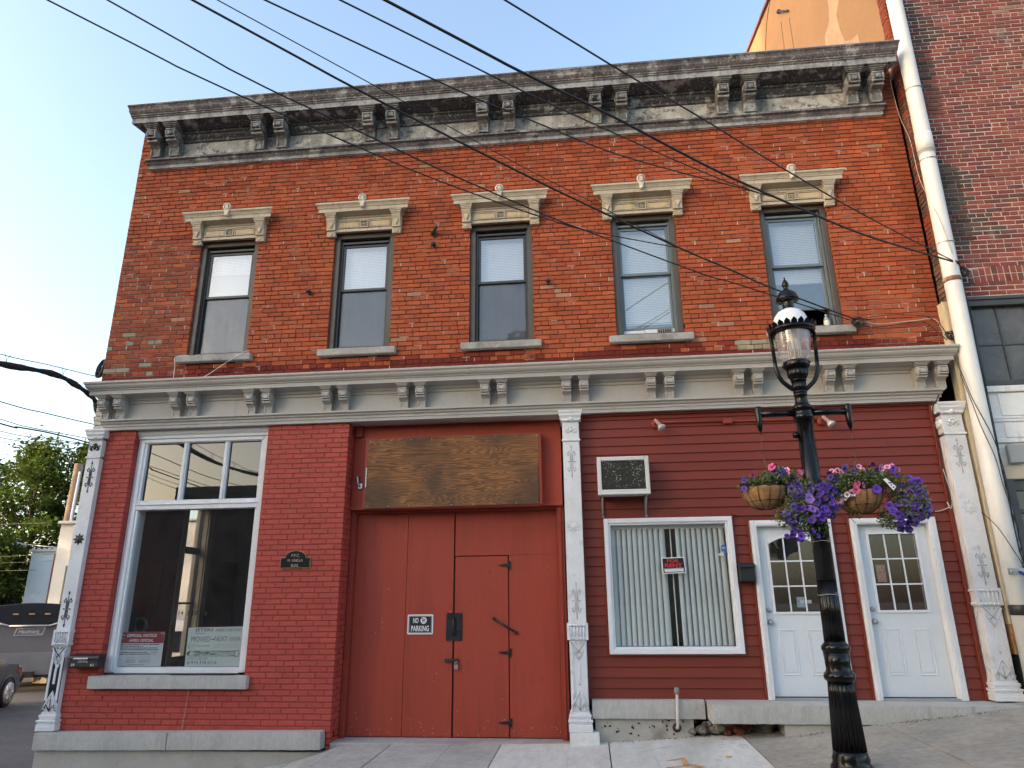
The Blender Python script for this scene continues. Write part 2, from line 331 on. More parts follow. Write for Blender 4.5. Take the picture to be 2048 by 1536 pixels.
# the threshold slab in the garage recess, kerb stones
mb = MB(); mb.box(-3.17, -.30, .002, .55, -.1, .002); mb.build('threshold_slab', CONC_GREY, sidewalk, bevel=.004)
for i in range(8):
    xa, xb = -7.2 + i * 2.4, -7.2 + i * 2.4 + 2.392
    V = [(x, y, sz(x, -3.1) + zo) for zo in (-.3, .004) for (x, y) in ((xa, -3.22), (xb, -3.22), (xb, -3.06), (xa, -3.06))]
    MB().add(V, [(0, 3, 2, 1), (4, 5, 6, 7), (0, 1, 5, 4), (1, 2, 6, 5), (2, 3, 7, 6), (3, 0, 4, 7)]).build('kerb_stone', STONE, sidewalk, bevel=.012)
# orange utility spray mark, flat on the slab
ORANGE = M('orange_spray_paint', (.62, .30, .07), .9, var=.3, dirt=[((.43, .42, .395), 30, .5, .56, 1.0)])
mb = MB()
for (x0, y0, x1, y1, w) in ((.86, -1.02, .86, -1.34, .028), (.70, -1.09, .87, -1.02, .022), (.66, -1.38, .92, -1.33, .030), (.92, -1.33, 1.0, -1.46, .03), (.64, -1.46, .70, -1.36, .025), (1.27, -1.12, 1.33, -1.12, .03), (.74, -1.5, .98, -1.42, .02)):
    d = Vector((x1 - x0, y1 - y0)); nn = Vector((-d.y, d.x)).normalized() * w
    P = [(x0 + nn.x, y0 + nn.y), (x0 - nn.x, y0 - nn.y), (x1 - nn.x, y1 - nn.y), (x1 + nn.x, y1 + nn.y)]
    mb.add([(x, y, sz(x, y) + .006) for x, y in P], [(0, 1, 2, 3)])
sp = mb.build('spray_paint_mark', ORANGE, sidewalk)
# hairline cracks / scratches on the pale slab and dry scraps along the wall foot
mb = MB()
for (x0, y0, x1, y1) in ((.47, -.62, .75, -.47), (.75, -.47, .82, -.44), (1.13, -.42, 1.24, -.42), (1.5, -.62, 1.58, -.64), (1.28, -.55, 1.36, -.56), (1.36, -.3, 1.44, -.31)):
    mb.add([(x0, y0 - .004, sz(x0, y0) + .005), (x1, y1 - .004, sz(x1, y1) + .005), (x1, y1 + .004, sz(x1, y1) + .005), (x0, y0 + .004, sz(x0, y0) + .005)], [(0, 1, 2, 3)])
mb.build('crack', JOINT, sidewalk)
mb = MB(); rng = random.Random(11)
for i in range(260):
    x = rng.uniform(.0, 4.2); y = -.02 - abs(rng.gauss(0, .05)) - (.43 if x > 1.5 and gz(x) > .2 else 0); s_ = rng.uniform(.004, .014)
    z = sz(x, y)
    mb.add([(x - s_, y - s_ * .6, z + .005), (x + s_, y - s_ * .5, z + .006), (x + s_ * .7, y + s_ * .6, z + .012), (x - s_ * .6, y + s_, z + .007)], [(0, 1, 2, 3)], rng.choice([(.2, .17, .12), (.10, .085, .06), (.3, .28, .24), (.5, .48, .44)]))
LIT = M('dry_scraps', None, .95, attr=True, var=.2); o = mb.build('dry_litter', LIT, sidewalk); o['kind'] = 'stuff'

# ================================================================ MAIN BUILDING
BR = (-1.1, 5.0, -.2)
bld = thing('brick_building', 'two-storey red brick commercial building with grey cornices and painted shopfronts', 'building', BR)
def part(mb, name, mat, parent=None, bevel=0.0): return mb.build(name, mat, parent or bld, BR, bevel)

BR_PAL = [(.37, .088, .041), (.36, .084, .040), (.375, .091, .042), (.355, .080, .038), (.345, .076, .037), (.37, .086, .040), (.36, .090, .044), (.325, .069, .036)]
def runs(x0, x1, z0, z1, ch, L, holes, rng, header=7, j=.008):
    """running bond with a header course now and then, cut round the openings"""
    out = []; k = 0; z = z0
    while z + ch * .6 < z1:
        hd = header and k % header == 3
        l = L / 2 if hd else L
        x = x0 - (rng.uniform(.0, .02) + (l / 2 if k % 2 else 0))
        while x < x1:
            w = l * rng.uniform(.97, 1.03); segs = [(max(x, x0), min(x + w - j, x1))]
            for hx0, hx1, hz0, hz1 in holes:
                if hz0 < z + ch * .55 < hz1:
                    ns = []
                    for a, b in segs:
                        if b <= hx0 or a >= hx1: ns.append((a, b))
                        else:
                            if a < hx0: ns.append((a, hx0))
                            if b > hx1: ns.append((hx1, b))
                    segs = ns
            for a, b in segs:
                if b - a < .055 and out and out[-1][4] == k and abs(out[-1][1] - a) < .02: out[-1] = (out[-1][0], b, z, z + ch - j, k)
                elif b - a > .008: out.append((a, b, z, z + ch - j, k))
            x += w
        z += ch; k += 1
    return out
def brick_mesh(mb, a, b, z0, z1, col, rng, y=0.0, jit=.0025, dep=.105, ch=.0045):
    s = len(mb.v); dy = rng.uniform(-jit, jit)
    mb.cbox(a, b, y + dy, y + dep, z0 + rng.uniform(0, .002), z1 - rng.uniform(0, .002), ch, col)
    t = rng.uniform(-jit, jit) * .5; t2 = rng.uniform(-jit, jit) * .5
    for q in (8, 9, 10, 11):
        x, yy, z = mb.v[s + q]
        mb.v[s + q] = (x + rng.uniform(-.0012, .0012), yy + (t if q in (8, 11) else -t) + (t2 if q > 9 else -t2), z + rng.uniform(-.0012, .0012))
def lay(rects, colf, mat, wall, root, name, rng, nmax=300, y=0.0, jit=.0025, ch=.0045, stuff='brickwork'):
    rects = sorted(rects, key=lambda r: ((r[0] + r[1]) / 2) ** 2 + ((r[2] + r[3]) / 2 - 1.55) ** 2 + 81 - (r[1] - r[0]) * 30)
    big = MB()
    for i, (a, b, z0, z1, k) in enumerate(rects):
        c = colf(a, b, z0, k)
        if i < nmax:
            m1 = MB(); brick_mesh(m1, a, b, z0, z1, c, rng, y, jit, ch=ch); m1.build(name, mat, wall, root)
        else: brick_mesh(big, a, b, z0, z1, c, rng, y, jit, ch=ch)
    if big.v:
        o = big.build(stuff, mat, wall, root); o['kind'] = 'stuff'
def panel(mb, x0, x1, z0, z1, y0, y1, holes, col=None, cell=None):
    """a wall slab with rectangular holes; col may be a function of the cell centre"""
    X = sorted(set([x0, x1] + [v for h in holes for v in h[:2] if x0 < v < x1])); Z = sorted(set([z0, z1] + [v for h in holes for v in h[2:] if z0 < v < z1]))
    if cell:
        def fill(A):
            o = []
            for a, b in zip(A[:-1], A[1:]):
                n = max(1, round((b - a) / cell)); o += [a + (b - a) * i / n for i in range(n)]
            return o + [A[-1]]
        X, Z = fill(X), fill(Z)
    for a, b in zip(X[:-1], X[1:]):
        for c, d in zip(Z[:-1], Z[1:]):
            cx, cz = (a + b) / 2, (c + d) / 2
            if any(h[0] < cx < h[1] and h[2] < cz < h[3] for h in holes): continue
            cc = col(cx, cz) if col else (1, 1, 1)
            mb.add([(a, y0, c), (b, y0, c), (b, y0, d), (a, y0, d), (a, y1, c), (b, y1, c), (b, y1, d), (a, y1, d)], [(0, 1, 2, 3), (7, 6, 5, 4)], cc)
            for (hx, hz, f) in ((a - 1e-4, cz, (0, 3, 7, 4)), (b + 1e-4, cz, (1, 5, 6, 2)), (cx, c - 1e-4, (0, 4, 5, 1)), (cx, d + 1e-4, (3, 2, 6, 7))):
                out = hx < x0 or hx > x1 or hz < z0 or hz > z1 or any(h[0] < hx < h[1] and h[2] < hz < h[3] for h in holes)
                if out: mb.f.append([len(mb.v) - 8 + q for q in f]); mb.c.append(cc); mb.m.append(0); mb.sm.append(False)

WC = [-5.23, -3.125, -1.078, .962, 3.037]; WH = .455; WZ0, WZ1 = 5.06, 6.90
uholes = [(c - WH, c + WH, WZ0 - .13, WZ1) for c in WC]
# ---- upper wall
rng = random.Random(21)
def pale(x, z): return (x < -5.75 and z < 6.8) or (x > 3.4 and z < 5.35 and x + z > 8.6)
def mcol(x, z):
    r = rng.random()
    if x < -5.8 and z < 6.9: return (.27, .235, .20)
    if pale(x, z): return (.30, .26, .22) if r < .8 else (.10, .05, .035)
    if r < .05: return (.30, .25, .21)
    return (.07 * (.7 + .6 * r), .024, .016)
mb = MB(); panel(mb, -6.935, 4.695, 4.55, 9.05, .010, .34, [(a - .004, b + .004, c - .004, d + .004) for a, b, c, d in uholes], mcol, .16)
uw = part(mb, 'brick_wall', MORTAR)
crc = random.Random(5)
def ucol(a, b, z, k):
    x = (a + b) / 2; c = crc.choice(BR_PAL); v = crc.uniform(.90, 1.09)
    if x < -5.75 and z < 7.0:
        if z < 5.45 and x < -6.1 and crc.random() < .14: return (.25, .225, .185)
        c = crc.choice([(.27, .060, .036), (.30, .065, .036), (.23, .050, .034), (.36, .085, .035), (.25, .07, .045)])
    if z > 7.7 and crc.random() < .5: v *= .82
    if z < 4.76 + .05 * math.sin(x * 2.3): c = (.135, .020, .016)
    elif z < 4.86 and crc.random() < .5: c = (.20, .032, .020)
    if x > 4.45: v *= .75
    if 2.1 < x < 2.62 and 4.7 < z < 4.86: c = (.30, .25, .19)
    if crc.random() < .006: c = (.38, .19, .13)
    return tuple(q * v for q in c)
rects = runs(-6.94, 4.70, 4.56, 9.05, .0688, .2145, uholes + [(-6.64, 4.42, 8.30, 9.2)], rng)
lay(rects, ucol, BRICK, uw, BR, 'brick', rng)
mbp = MB()      # pale mortar left in head joints
for (a, b, z0, z1, k) in rects:
    p_ = .10 if not pale((a + b) / 2, z0) else .3
    if rng.random() < p_ and z0 < 8.25 and not any(h[0] - .05 < b < h[1] + .05 and h[2] < z0 < h[3] for h in uholes) and b < 4.6:
        mbp.box(b - .001, b + .009, -.001, .02, z0 + rng.uniform(0, .01), z1 - rng.uniform(0, .01), rng.choice([(.42, .36, .31), (.36, .29, .24), (.5, .45, .40)]))
        if rng.random() < .3: mbp.box(b - rng.uniform(.02, .09), b + rng.uniform(.01, .05), -.001, .02, z1, z1 + .008, (.42, .36, .31))
o = part(mbp, 'pointing', MORTAR, uw); o['kind'] = 'stuff'
# ---- lower painted brick piers
PH = [(-6.27, -4.325, .60, 4.02)]
mb = MB(); panel(mb, -6.72, -3.185, .10, 4.02, .007, .40, [(-6.274, -4.321, .596, 4.024)], lambda x, z: (.28, .05, .04))
pw = part(mb, 'painted_brick_wall', PBRICK)
def pcol(a, b, z, k):
    v = crc.uniform(.93, 1.06); return (.425 * v, .070 * v, .051 * v)
rects = runs(-6.70, -3.175, .115, 4.02, .0673, .2145, PH, rng, header=0, j=.009) + runs(-3.228, -3.175, -.22, .115, .0673, .2145, [], rng, header=0, j=.009)
lay(rects, pcol, PBRICK, pw, BR, 'painted_brick', rng, y=0, jit=.0018, ch=.0055, stuff='painted_brickwork')
mb = MB()       # return of the brick pier into the garage recess
for k in range(-4, 58):
    z = .115 + k * .0673
    if z < 3.95: mb.box(-3.184, -3.1755 + rng.uniform(-.001, .001), .1065 + (0.06 if k % 2 else 0), .42, z + .004, z + .061, pcol(0, 0, 0, 0))
part(mb, 'pier_return', PBRICK)
# cream-painted bricks at the cornice end on the corner
mb = MB()
for k in range(9):
    z = 3.985 + k * .0673
    for (a, b) in (((-6.94, -6.83), (-6.822, -6.72)) if k % 2 else ((-6.94, -6.72),)): mb.cbox(a, b, 0, .1, z, z + .059, .006, (.60, .57, .51))
part(mb, 'cream_corner_bricks', PBRICK)
# ---- body of the building behind the front
mb = MB()
side_hole = (2.33, 3.02, .75, 3.25)
def sidewall(x0, x1):
    y0, y1, z0, z1 = .34, 13.0, -.9, 9.02
    a, b, c, d = side_hole
    for (ya, yb, za, zb) in ((y0, a, z0, z1), (b, y1, z0, z1), (a, b, z0, c), (a, b, d, z1)): mb.box(x0, x1, ya, yb, za, zb, (.26, .05, .03))
sidewall(-6.935, -6.72)
part(mb, 'side_wall', BRICK)
mb = MB(); mb.box(4.42, 4.69, .45, 13, -.3, 9.02, (.25, .05, .03)); mb.box(-6.72, 4.42, 12.8, 13, -.3, 9.02, (.25, .05, .03)); part(mb, 'rear_wall', BRICK)
mb = MB(); mb.box(-6.92, 4.68, .02, 12.9, 9.025, 9.09); part(mb, 'roof', M('roof_membrane', (.16, .16, .165), .9))
mb = MB(); mb.box(-6.72, 4.42, .35, 12.8, 4.52, 4.62); mb.box(-6.72, 4.42, .35, 12.8, 8.86, 8.92); part(mb, 'interior_ceiling', DARK2)
mb = MB(); mb.box(-6.72, -3.12, .41, 12.8, .30, .40); mb.box(-.28, 4.42, .46, 12.8, .38, .48); part(mb, 'interior_floor', DARK)
mb = MB(); mb.box(-3.30, -3.19, .46, 6.0, .40, 4.52); mb.box(-6.72, -3.30, 5.9, 6.0, .40, 4.52); mb.box(-.30, -.22, .5, 5, .0, 4.5)
mb.box(-.22, 4.42, 2.9, 3.0, .48, 4.52); mb.box(-6.72, 4.42, 3.2, 3.3, 4.62, 8.86)
for x in (-4.18, -2.1, -.06, 2.0): mb.box(x - .04, x + .04, .345, 3.2, 4.62, 8.86)
part(mb, 'interior_wall', DARK2)
# ---------------------------------------------------------------- roof cornice
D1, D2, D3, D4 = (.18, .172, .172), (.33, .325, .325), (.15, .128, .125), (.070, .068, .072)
rc_prof = [(.03, 8.235), (.045, 8.24), (.045, 8.292), (.085, 8.315), (.085, 8.342), (.12, 8.352), (.12, 8.382), (.055, 8.392)]
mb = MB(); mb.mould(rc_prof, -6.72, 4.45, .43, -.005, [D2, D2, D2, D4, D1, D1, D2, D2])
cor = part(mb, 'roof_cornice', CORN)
mb = MB(); mb.box(-6.70, 4.43, -.05, .009, 8.388, 8.80); part(mb, 'frieze', CORN_FRIEZE, cor)
fr_panels = [-5.57, -3.79, -2.02, -.27, 1.49, 3.33]
mb = MB()
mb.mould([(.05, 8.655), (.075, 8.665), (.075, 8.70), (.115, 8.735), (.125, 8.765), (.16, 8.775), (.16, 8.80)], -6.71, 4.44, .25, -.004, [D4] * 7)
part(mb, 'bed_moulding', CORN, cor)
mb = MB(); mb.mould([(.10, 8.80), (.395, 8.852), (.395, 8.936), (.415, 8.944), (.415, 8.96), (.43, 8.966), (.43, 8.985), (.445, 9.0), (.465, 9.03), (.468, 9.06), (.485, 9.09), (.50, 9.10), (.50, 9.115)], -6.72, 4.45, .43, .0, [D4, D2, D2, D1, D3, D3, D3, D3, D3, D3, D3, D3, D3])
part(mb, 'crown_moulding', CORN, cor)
mb = MB(); mb.mould([(.505, 9.117), (.505, 9.126), (.46, 9.130)], -6.72, 4.45, .43, .0); part(mb, 'metal_flashing', STEEL, cor)

def bracket_mb(c1, c2, c3, painted_hollow=False):
    """scrolled console bracket: back at y=0, hangs from z=0 down to -.47, projects .31"""
    mb = MB(); w = .081
    P = [(0, -.47), (-.075, -.47), (-.085, -.45), (-.09, -.40), (-.105, -.34), (-.15, -.30), (-.20, -.285), (-.20, -.245)]
    for i in range(11):
        a = RAD(-62 + i * 17.5); P.append((-.175 - .105 * math.cos(a) * 1.0, -.165 + .085 * math.sin(a)))
    P += [(-.16, -.075), (0, -.075)]
    P = P[::-1]
    mb.prismx(P, -w, w, c1)
    # raised borders on the curved face, leaving a sunk panel
    for sx in (-1, 1):
        path = [(sx * (w - .014), y - .004, z) for y, z in P if y < -.17 and z < -.09 and z > -.26]
        mb.tube(path, .013, 5, c2)
    mb.box(-w, w, -.282, -.255, -.116, -.095, c2); mb.box(-w - .003, w + .003, -.226, -.15, -.285, -.248, c2); mb.box(-w, w, -.268, -.25, -.242, -.225, c2)
    mb.box(-.045, .045, -.286, -.262, -.205, -.128, c3 if not painted_hollow else (.002, .002, .002)); mb.box(-.034, .034, -.2885, -.262, -.194, -.139, c1 if not painted_hollow else (.001, .001, .001))  # near-black panel colour stands for the shade inside an open bracket
    # lower tongue with a sunk panel
    for sx in (-1, 1): mb.box(sx * w, sx * (w - .024), -.112, -.08, -.45, -.31, c2)
    mb.box(-w, w, -.100, -.06, -.472, -.445, c2)
    # volute discs on the cheeks
    for sx in (-1, 1):
        x0 = sx * w
        for r, d in ((.078, .006), (.052, .012), (.026, .018)):
            mb.lathe([(r, min(0, sx * d)), (r, max(0, sx * d))], (x0, -.175, -.165), 16, c2 if d > .007 else c1, axis='X', sm=False)
    # stepped cap mouldings
    for hw, pr, z0, z1 in ((w + .008, .285, -.078, -.062), (w + .022, .305, -.062, -.042), (w + .036, .325, -.042, -.022), (w + .052, .35, -.022, 0.0)):
        mb.box(-hw, hw, -pr, -.002, z0, z1, c2 if z0 > -.05 else c1)
    return mb
bm1 = bracket_mb((.19, .185, .18), (.28, .275, .265), (.10, .10, .10)).build('bracket', CORN, bevel=.004, mesh_only=True)
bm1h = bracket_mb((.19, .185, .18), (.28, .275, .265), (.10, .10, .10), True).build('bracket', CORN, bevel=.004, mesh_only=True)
B0 = Vector(BR)
for i, x in enumerate([-6.585, -6.27, -4.865, -4.50, -3.09, -2.72, -1.325, -.925, .375, .755, 2.22, 2.605, 4.045, 4.37]):
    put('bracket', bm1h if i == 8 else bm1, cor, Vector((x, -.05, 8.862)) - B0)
# ---------------------------------------------------------------- storefront cornice
mb = MB(); mb.mould([(.05, 3.995), (.06, 4.0), (.06, 4.028), (.085, 4.045), (.085, 4.062), (.12, 4.074), (.12, 4.098), (.05, 4.106)], -6.72, 4.45, .50, -.004)
sc = part(mb, 'storefront_cornice', TRIM_GRAY)
mb = MB(); mb.box(-6.71, 4.44, -.045, .0085, 4.10, 4.45); part(mb, 'frieze', TRIM_GRAY, sc)
mb = MB(); mb.box(-6.72, 4.45, -.055, .26, 3.955, 3.994); part(mb, 'soffit_board', TRIM_GRAY, sc)
mb = MB(); mb.mould([(.046, 4.325), (.06, 4.33), (.06, 4.36), (.085, 4.375), (.09, 4.40), (.11, 4.41), (.245, 4.425), (.245, 4.478), (.262, 4.484), (.262, 4.496), (.275, 4.50), (.29, 4.512), (.305, 4.535), (.307, 4.552), (.33, 4.572), (.33, 4.588)], -6.72, 4.45, .70, -.002)
part(mb, 'crown_moulding', TRIM_GRAY, sc)
mb = MB(); mb.mould([(.332, 4.590), (.332, 4.597), (.02, 4.632)], -6.72, 4.45, .70, .0); part(mb, 'ledge_cap', TRIM_TOP, sc)
bm2 = bracket_mb((1, 1, 1), (1, 1, 1), (1, 1, 1)).build('bracket', TRIM_GRAY, bevel=.004, mesh_only=True)
for x in [-6.70, -6.465, -5.637, -5.385, -4.545, -4.302, -3.458, -3.22, -2.395, -2.155, -1.28, -1.052, -.198, .031, .898, 1.134, 2.01, 2.247, 3.134, 3.371, 4.237, 4.48]:
    put('bracket', bm2, sc, Vector((x, -.045, 4.424)) - B0, scale=(.70, .70, .70))

# ---------------------------------------------------------------- upstairs windows and their hoods
def rosette(mb, cx, cz, y, r, col, n=8):
    mb.lathe([(r * .3, -.012), (r * .3, 0)], (cx, y, cz), 8, col, axis='Y', sm=False)
    for i in range(n):
        a = 2 * math.pi * i / n
        mb.ball((cx + r * .62 * math.cos(a), y - .003, cz + r * .62 * math.sin(a)), r * .30, 6, 4, col)
def hood(c, pale_tone):
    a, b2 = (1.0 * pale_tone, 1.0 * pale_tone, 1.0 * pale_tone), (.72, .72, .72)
    mb = MB()
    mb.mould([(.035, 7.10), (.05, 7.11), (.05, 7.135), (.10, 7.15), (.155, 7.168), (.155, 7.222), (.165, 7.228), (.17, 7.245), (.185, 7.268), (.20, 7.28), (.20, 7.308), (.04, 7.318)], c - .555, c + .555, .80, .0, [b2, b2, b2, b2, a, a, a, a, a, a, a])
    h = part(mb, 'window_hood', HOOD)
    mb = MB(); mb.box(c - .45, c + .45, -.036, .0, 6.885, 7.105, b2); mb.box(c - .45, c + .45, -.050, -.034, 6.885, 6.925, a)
    mb.box(c - .45, c + .45, -.046, -.034, 7.075, 7.10, a)
    for sx in (-1, 1):
        x0, x1 = sorted((c + sx * .075, c + sx * .40)); z0, z1 = 6.945, 7.06
        for q in ((x0, x1, z0, z0 + .012), (x0, x1, z1 - .012, z1), (x0, x0 + .012, z0 + .012, z1 - .012), (x1 - .012, x1, z0 + .012, z1 - .012)):
            mb.box(q[0], q[1], -.052, -.03, q[2], q[3], a)
        mb.box(x0 + .02, x1 - .02, -.047, -.03, z0 + .02, z1 - .02, (1.12, 1.0, .8))
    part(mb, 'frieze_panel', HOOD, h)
    mb = MB()
    for q in ((c - .062, c + .062, 6.94, 6.955), (c - .062, c + .062, 7.05, 7.065), (c - .062, c - .048, 6.955, 7.05), (c + .048, c + .062, 6.955, 7.05)): mb.box(q[0], q[1], -.060, -.03, q[2], q[3], a)
    rosette(mb, c, 7.002, -.040, .040, (.8, .78, .74)); part(mb, 'rosette', HOOD, h)
    for sx in (-1, 1):
        mb = MB(); x0, x1 = sorted((c + sx * .432, c + sx * .562)); xm = (x0 + x1) / 2
        P = [(0, 6.815), (-.055, 6.815), (-.06, 6.86), (-.066, 6.90), (-.085, 6.915), (-.09, 6.99), (-.115, 7.04), (-.13, 7.075), (-.13, 7.095), (0, 7.095)]
        mb.prismx(P[::-1], x0, x1, a)
        for hw, pr, za, zb in ((.072, .14, 7.095, 7.115), (.08, .15, 7.115, 7.135), (.09, .155, 7.135, 7.165)): mb.box(xm - hw, xm + hw, -pr, -.001, za, zb, b2 if za > 7.12 else a)
        # carved leaf and lower chevron
        mb.prism([(xm, 6.925), (xm + .045, 7.03), (xm + .02, 7.01), (xm, 7.035), (xm - .02, 7.01), (xm - .045, 7.03)], -.112, -.07, (1.1, 1.08, 1.02))
        mb.prism([(xm, 6.828), (xm + .052, 6.872), (xm + .04, 6.882), (xm, 6.85), (xm - .04, 6.882), (xm - .052, 6.872)], -.071, -.05, (1.1, 1.08, 1.02))
        mb.box(x0 - .003, x1 + .003, -.094, -.06, 6.900, 6.912, a)
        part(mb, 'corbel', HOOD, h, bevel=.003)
    mb = MB()       # anthemion crest
    mb.lathe([(.062, -.022), (.058, -.03), (.03, -.034)], (c, -.19, 7.352), 16, (1.32, 1.36, 1.48), axis='Y')
    mb.lathe([(.062, 0.0), (.062, -.022)][::-1], (c, -.19, 7.352), 16, (1.32, 1.36, 1.48), axis='Y')
    mb.prism([(c - .02, 7.20), (c + .02, 7.20), (c + .028, 7.25), (c + .045, 7.30), (c - .045, 7.30), (c - .028, 7.25)], -.216, -.17, (1.32, 1.36, 1.48))
    mb.ball((c, -.212, 7.205), .024, 8, 5, (1.3, 1.34, 1.45))
    part(mb, 'crest', HOOD, h)
    mb = MB()
    for i in range(7):
        an = RAD(-30 + i * 40); mb.ball((c + .036 * math.cos(an), -.226, 7.352 + .036 * math.sin(an)), .009, 5, 4, (.3, .28, .25))
    part(mb, 'crest_groove', HOOD, h)
for i, c in enumerate(WC): hood(c, [1.0, 1.0, 1.0, .95, .95][i])

def slats(mb, x0, x1, z0, z1, y, pitch=.026, tilt=.005):
    z = z1
    while z > z0:
        mb.add([(x0, y, z - pitch * .96), (x1, y, z - pitch * .96), (x1, y + tilt, z), (x0, y + tilt, z)], [(0, 1, 2, 3)]); z -= pitch
rngw = random.Random(8)
def upstairs_window(i, c):
    sash = BRONZE if i < 3 else BLUEGREY
    x0, x1 = c - WH, c + WH
    mb = MB()      # brown panning lining the masonry opening
    for (a, b) in ((x0 + .001, x0 + .075), (x1 - .075, x1 - .001)):
        mb.box(a, b, .045, .30, WZ0 - .01, WZ1 - .002)
    mb.box(x0 + .075, x1 - .075, .045, .30, WZ1 - .085, WZ1 - .002)
    mb.box(x0 + .075, x1 - .075, .06, .30, WZ0 - .01, WZ0 + .025)
    w = part(mb, 'upstairs_window', PANNING, bevel=.004)
    mb = MB(); xa, xb = c - .56, c + .56    # stone sill
    mb.add([(xa, -.085, 4.92), (xb, -.085, 4.92), (xb, .20, 4.93), (xa, .20, 4.93), (xa, -.085, 5.018), (xb, -.085, 5.018), (xb, .20, 5.049), (xa, .20, 5.049)],
           [(0, 3, 2, 1), (4, 5, 6, 7), (0, 1, 5, 4), (1, 2, 6, 5), (2, 3, 7, 6), (3, 0, 4, 7)])
    part(mb, 'window_sill', SILL_STONE, w, bevel=.008)
    xi0, xi1 = x0 + .077, x1 - .077; zt, zm, zb = 6.735, 6.0, 5.09
    mb = MB()      # fixed frame tracks
    for a, b in ((xi0, xi0 + .028), (xi1 - .028, xi1)): mb.box(a, b, .10, .24, WZ0 + .026, WZ1 - .087)
    mb.box(xi0 + .028, xi1 - .028, .15, .24, 6.775, WZ1 - .087, (.25, .25, .25)); mb.box(xi0 + .028, xi1 - .028, .085, .14, 6.745, 6.775)
    part(mb, 'frame_track', sash, w)
    xs0, xs1 = xi0 + .03, xi1 - .03
    mb = MB()
    def sashf(z0, z1, y0, y1, s=.036, bot=.04):
        mb.box(xs0, xs0 + s, y0, y1, z0, z1); mb.box(xs1 - s, xs1, y0, y1, z0, z1); mb.box(xs0 + s, xs1 - s, y0, y1, z0, z0 + bot); mb.box(xs0 + s, xs1 - s, y0, y1, z1 - s, z1)
    sashf(zm - .02, zt, .115, .145); part(mb, 'upper_sash', sash, w, bevel=.004)
    lz = zb if i < 3 else (5.165 if i == 3 else 5.345)
    mb = MB(); sashf(lz, zm + .02, .150, .18, .036, .05 if i < 3 else .035); part(mb, 'lower_sash', sash, w, bevel=.004)
    mb = MB(); mb.box(xs0 + .034, xs1 - .034, .128, .132, zm + .018, zt - .034); part(mb, 'glass_pane', GLASS_UP, w)
    mb = MB(); mb.box(xs0 + .034, xs1 - .034, .164, .168, lz + .03, zm - .014); part(mb, 'glass_pane', GLASS_UP, w)
    if i < 3:
        mb = MB(); mb.box(xs0 + .02, xs1 - .02, .147, .1475, zb + .03, zm - .02); part(mb, 'insect_screen', SCREEN, w)
    mb = MB(); bx0, bx1 = xs0 + .02, xs1 - .02
    if i == 0: slats(mb, bx0, bx1, 6.42, 6.72, .215); part(MB().box(bx0, bx1, .232, .236, 6.0, 6.42), 'roller_shade', M('pale_grey_shade', (.40, .44, .46), .7, var=.04), w)
    elif i == 1 or i == 2: slats(mb, bx0, bx1, 6.03, 6.72, .215)
    elif i == 3: slats(mb, bx0, bx1, 5.30, 6.72, .215)
    else: slats(mb, bx0, bx1, 5.80, 6.72, .215)
    zl = {0: 6.0, 1: 6.02, 2: 6.02, 3: 5.28, 4: 5.78}[i]
    mb.box(bx0, bx1, .212, .228, zl - .014, zl); mb.box(bx0, bx1, .205, .24, 6.70, 6.73)
    o = part(mb, 'window_blind', BLIND, w); o['kind'] = 'stuff'
    mb = MB(); mb.box(xs0, xs1, .345, .36, WZ0, WZ0 + .02); part(mb, 'inner_stool', WHITE, w)
    if i == 3:
        pass
    return w
wins = [upstairs_window(i, c) for i, c in enumerate(WC)]
# curtains drawn behind the two lower sashes on the left (grey)
for i in (0, 1, 2):
    mb = MB(); c = WC[i]; P = []
    for k in range(41):
        x = c - .42 + .84 * k / 40; P.append((x, .33 + .015 * math.sin(k * 1.3)))
    V = [(x, y, 5.07) for x, y in P] + [(x, y, 6.75) for x, y in P]
    mb.add(V, [(k, k + 1, k + 42, k + 41) for k in range(40)], (1, 1, 1), 0, True)
    part(mb, 'curtain', M('grey_curtain', (.20, .215, .23), .9, var=.1) if i == 0 else bpy.data.materials['grey_curtain'], wins[i])
# fourth window: white filler board and air conditioner face under the raised sash
c = WC[3]
t = thing('window_air_conditioner', 'white window air conditioner face with tan grille under a raised upstairs sash', 'air conditioner', (c + .16, .16, 5.087))
mb = MB(); r0 = (c + .16, .16, 5.087)
mb.cbox(c - .06, c + .34, .125, .32, 5.088, 5.162, .004); mb.build('housing', WHITE_CLEAN, t, r0)
mb = MB(); mb.box(c + .10, c + .31, .112, .124, 5.094, 5.156); mb.build('grille_surround', M('tan_plastic', (.35, .29, .20), .5), t, r0)
mb = MB()
for k in range(6): mb.box(c + .118 + k * .03, c + .134 + k * .03, .105, .1115, 5.102, 5.150)
mb.build('grille', BLACKM, t, r0)
mb = MB(); mb.box(c - .345, c - .065, .15, .17, 5.088, 5.162); part(mb, 'filler_board', WHITE_CLEAN, wins[3])
# fifth window: bottle standing in the open sash
c = WC[4]; r0 = (3.30, .09, 5.05)
t = thing('bottle', 'small jar-like bottle with a pale label standing in the open window above the lamp', 'bottle', r0)
mb = MB(); mb.lathe([(.036, 0), (.038, .01), (.038, .11), (.03, .135), (.018, .15), (.018, .165)], r0, 14, (1, 1, 1)); mb.build('glass_body', M('bottle_glass', (.35, .36, .36), .12, spec=.8), t, r0)
mb = MB(); mb.lathe([(.0388, .028), (.0388, .10)], r0, 14, cap=False); mb.build('paper_label', M('bottle_label', (.66, .68, .58), .6, var=.25, vs=40), t, r0)
mb = MB(); mb.lathe([(.021, .165), (.021, .19)], r0, 12); mb.build('cap', STEEL, t, r0)
mb = MB(); mb.box(c - .37, c + .36, .03, .2, 5.045, 5.058); part(mb, 'inner_sill', BRONZE, wins[4])

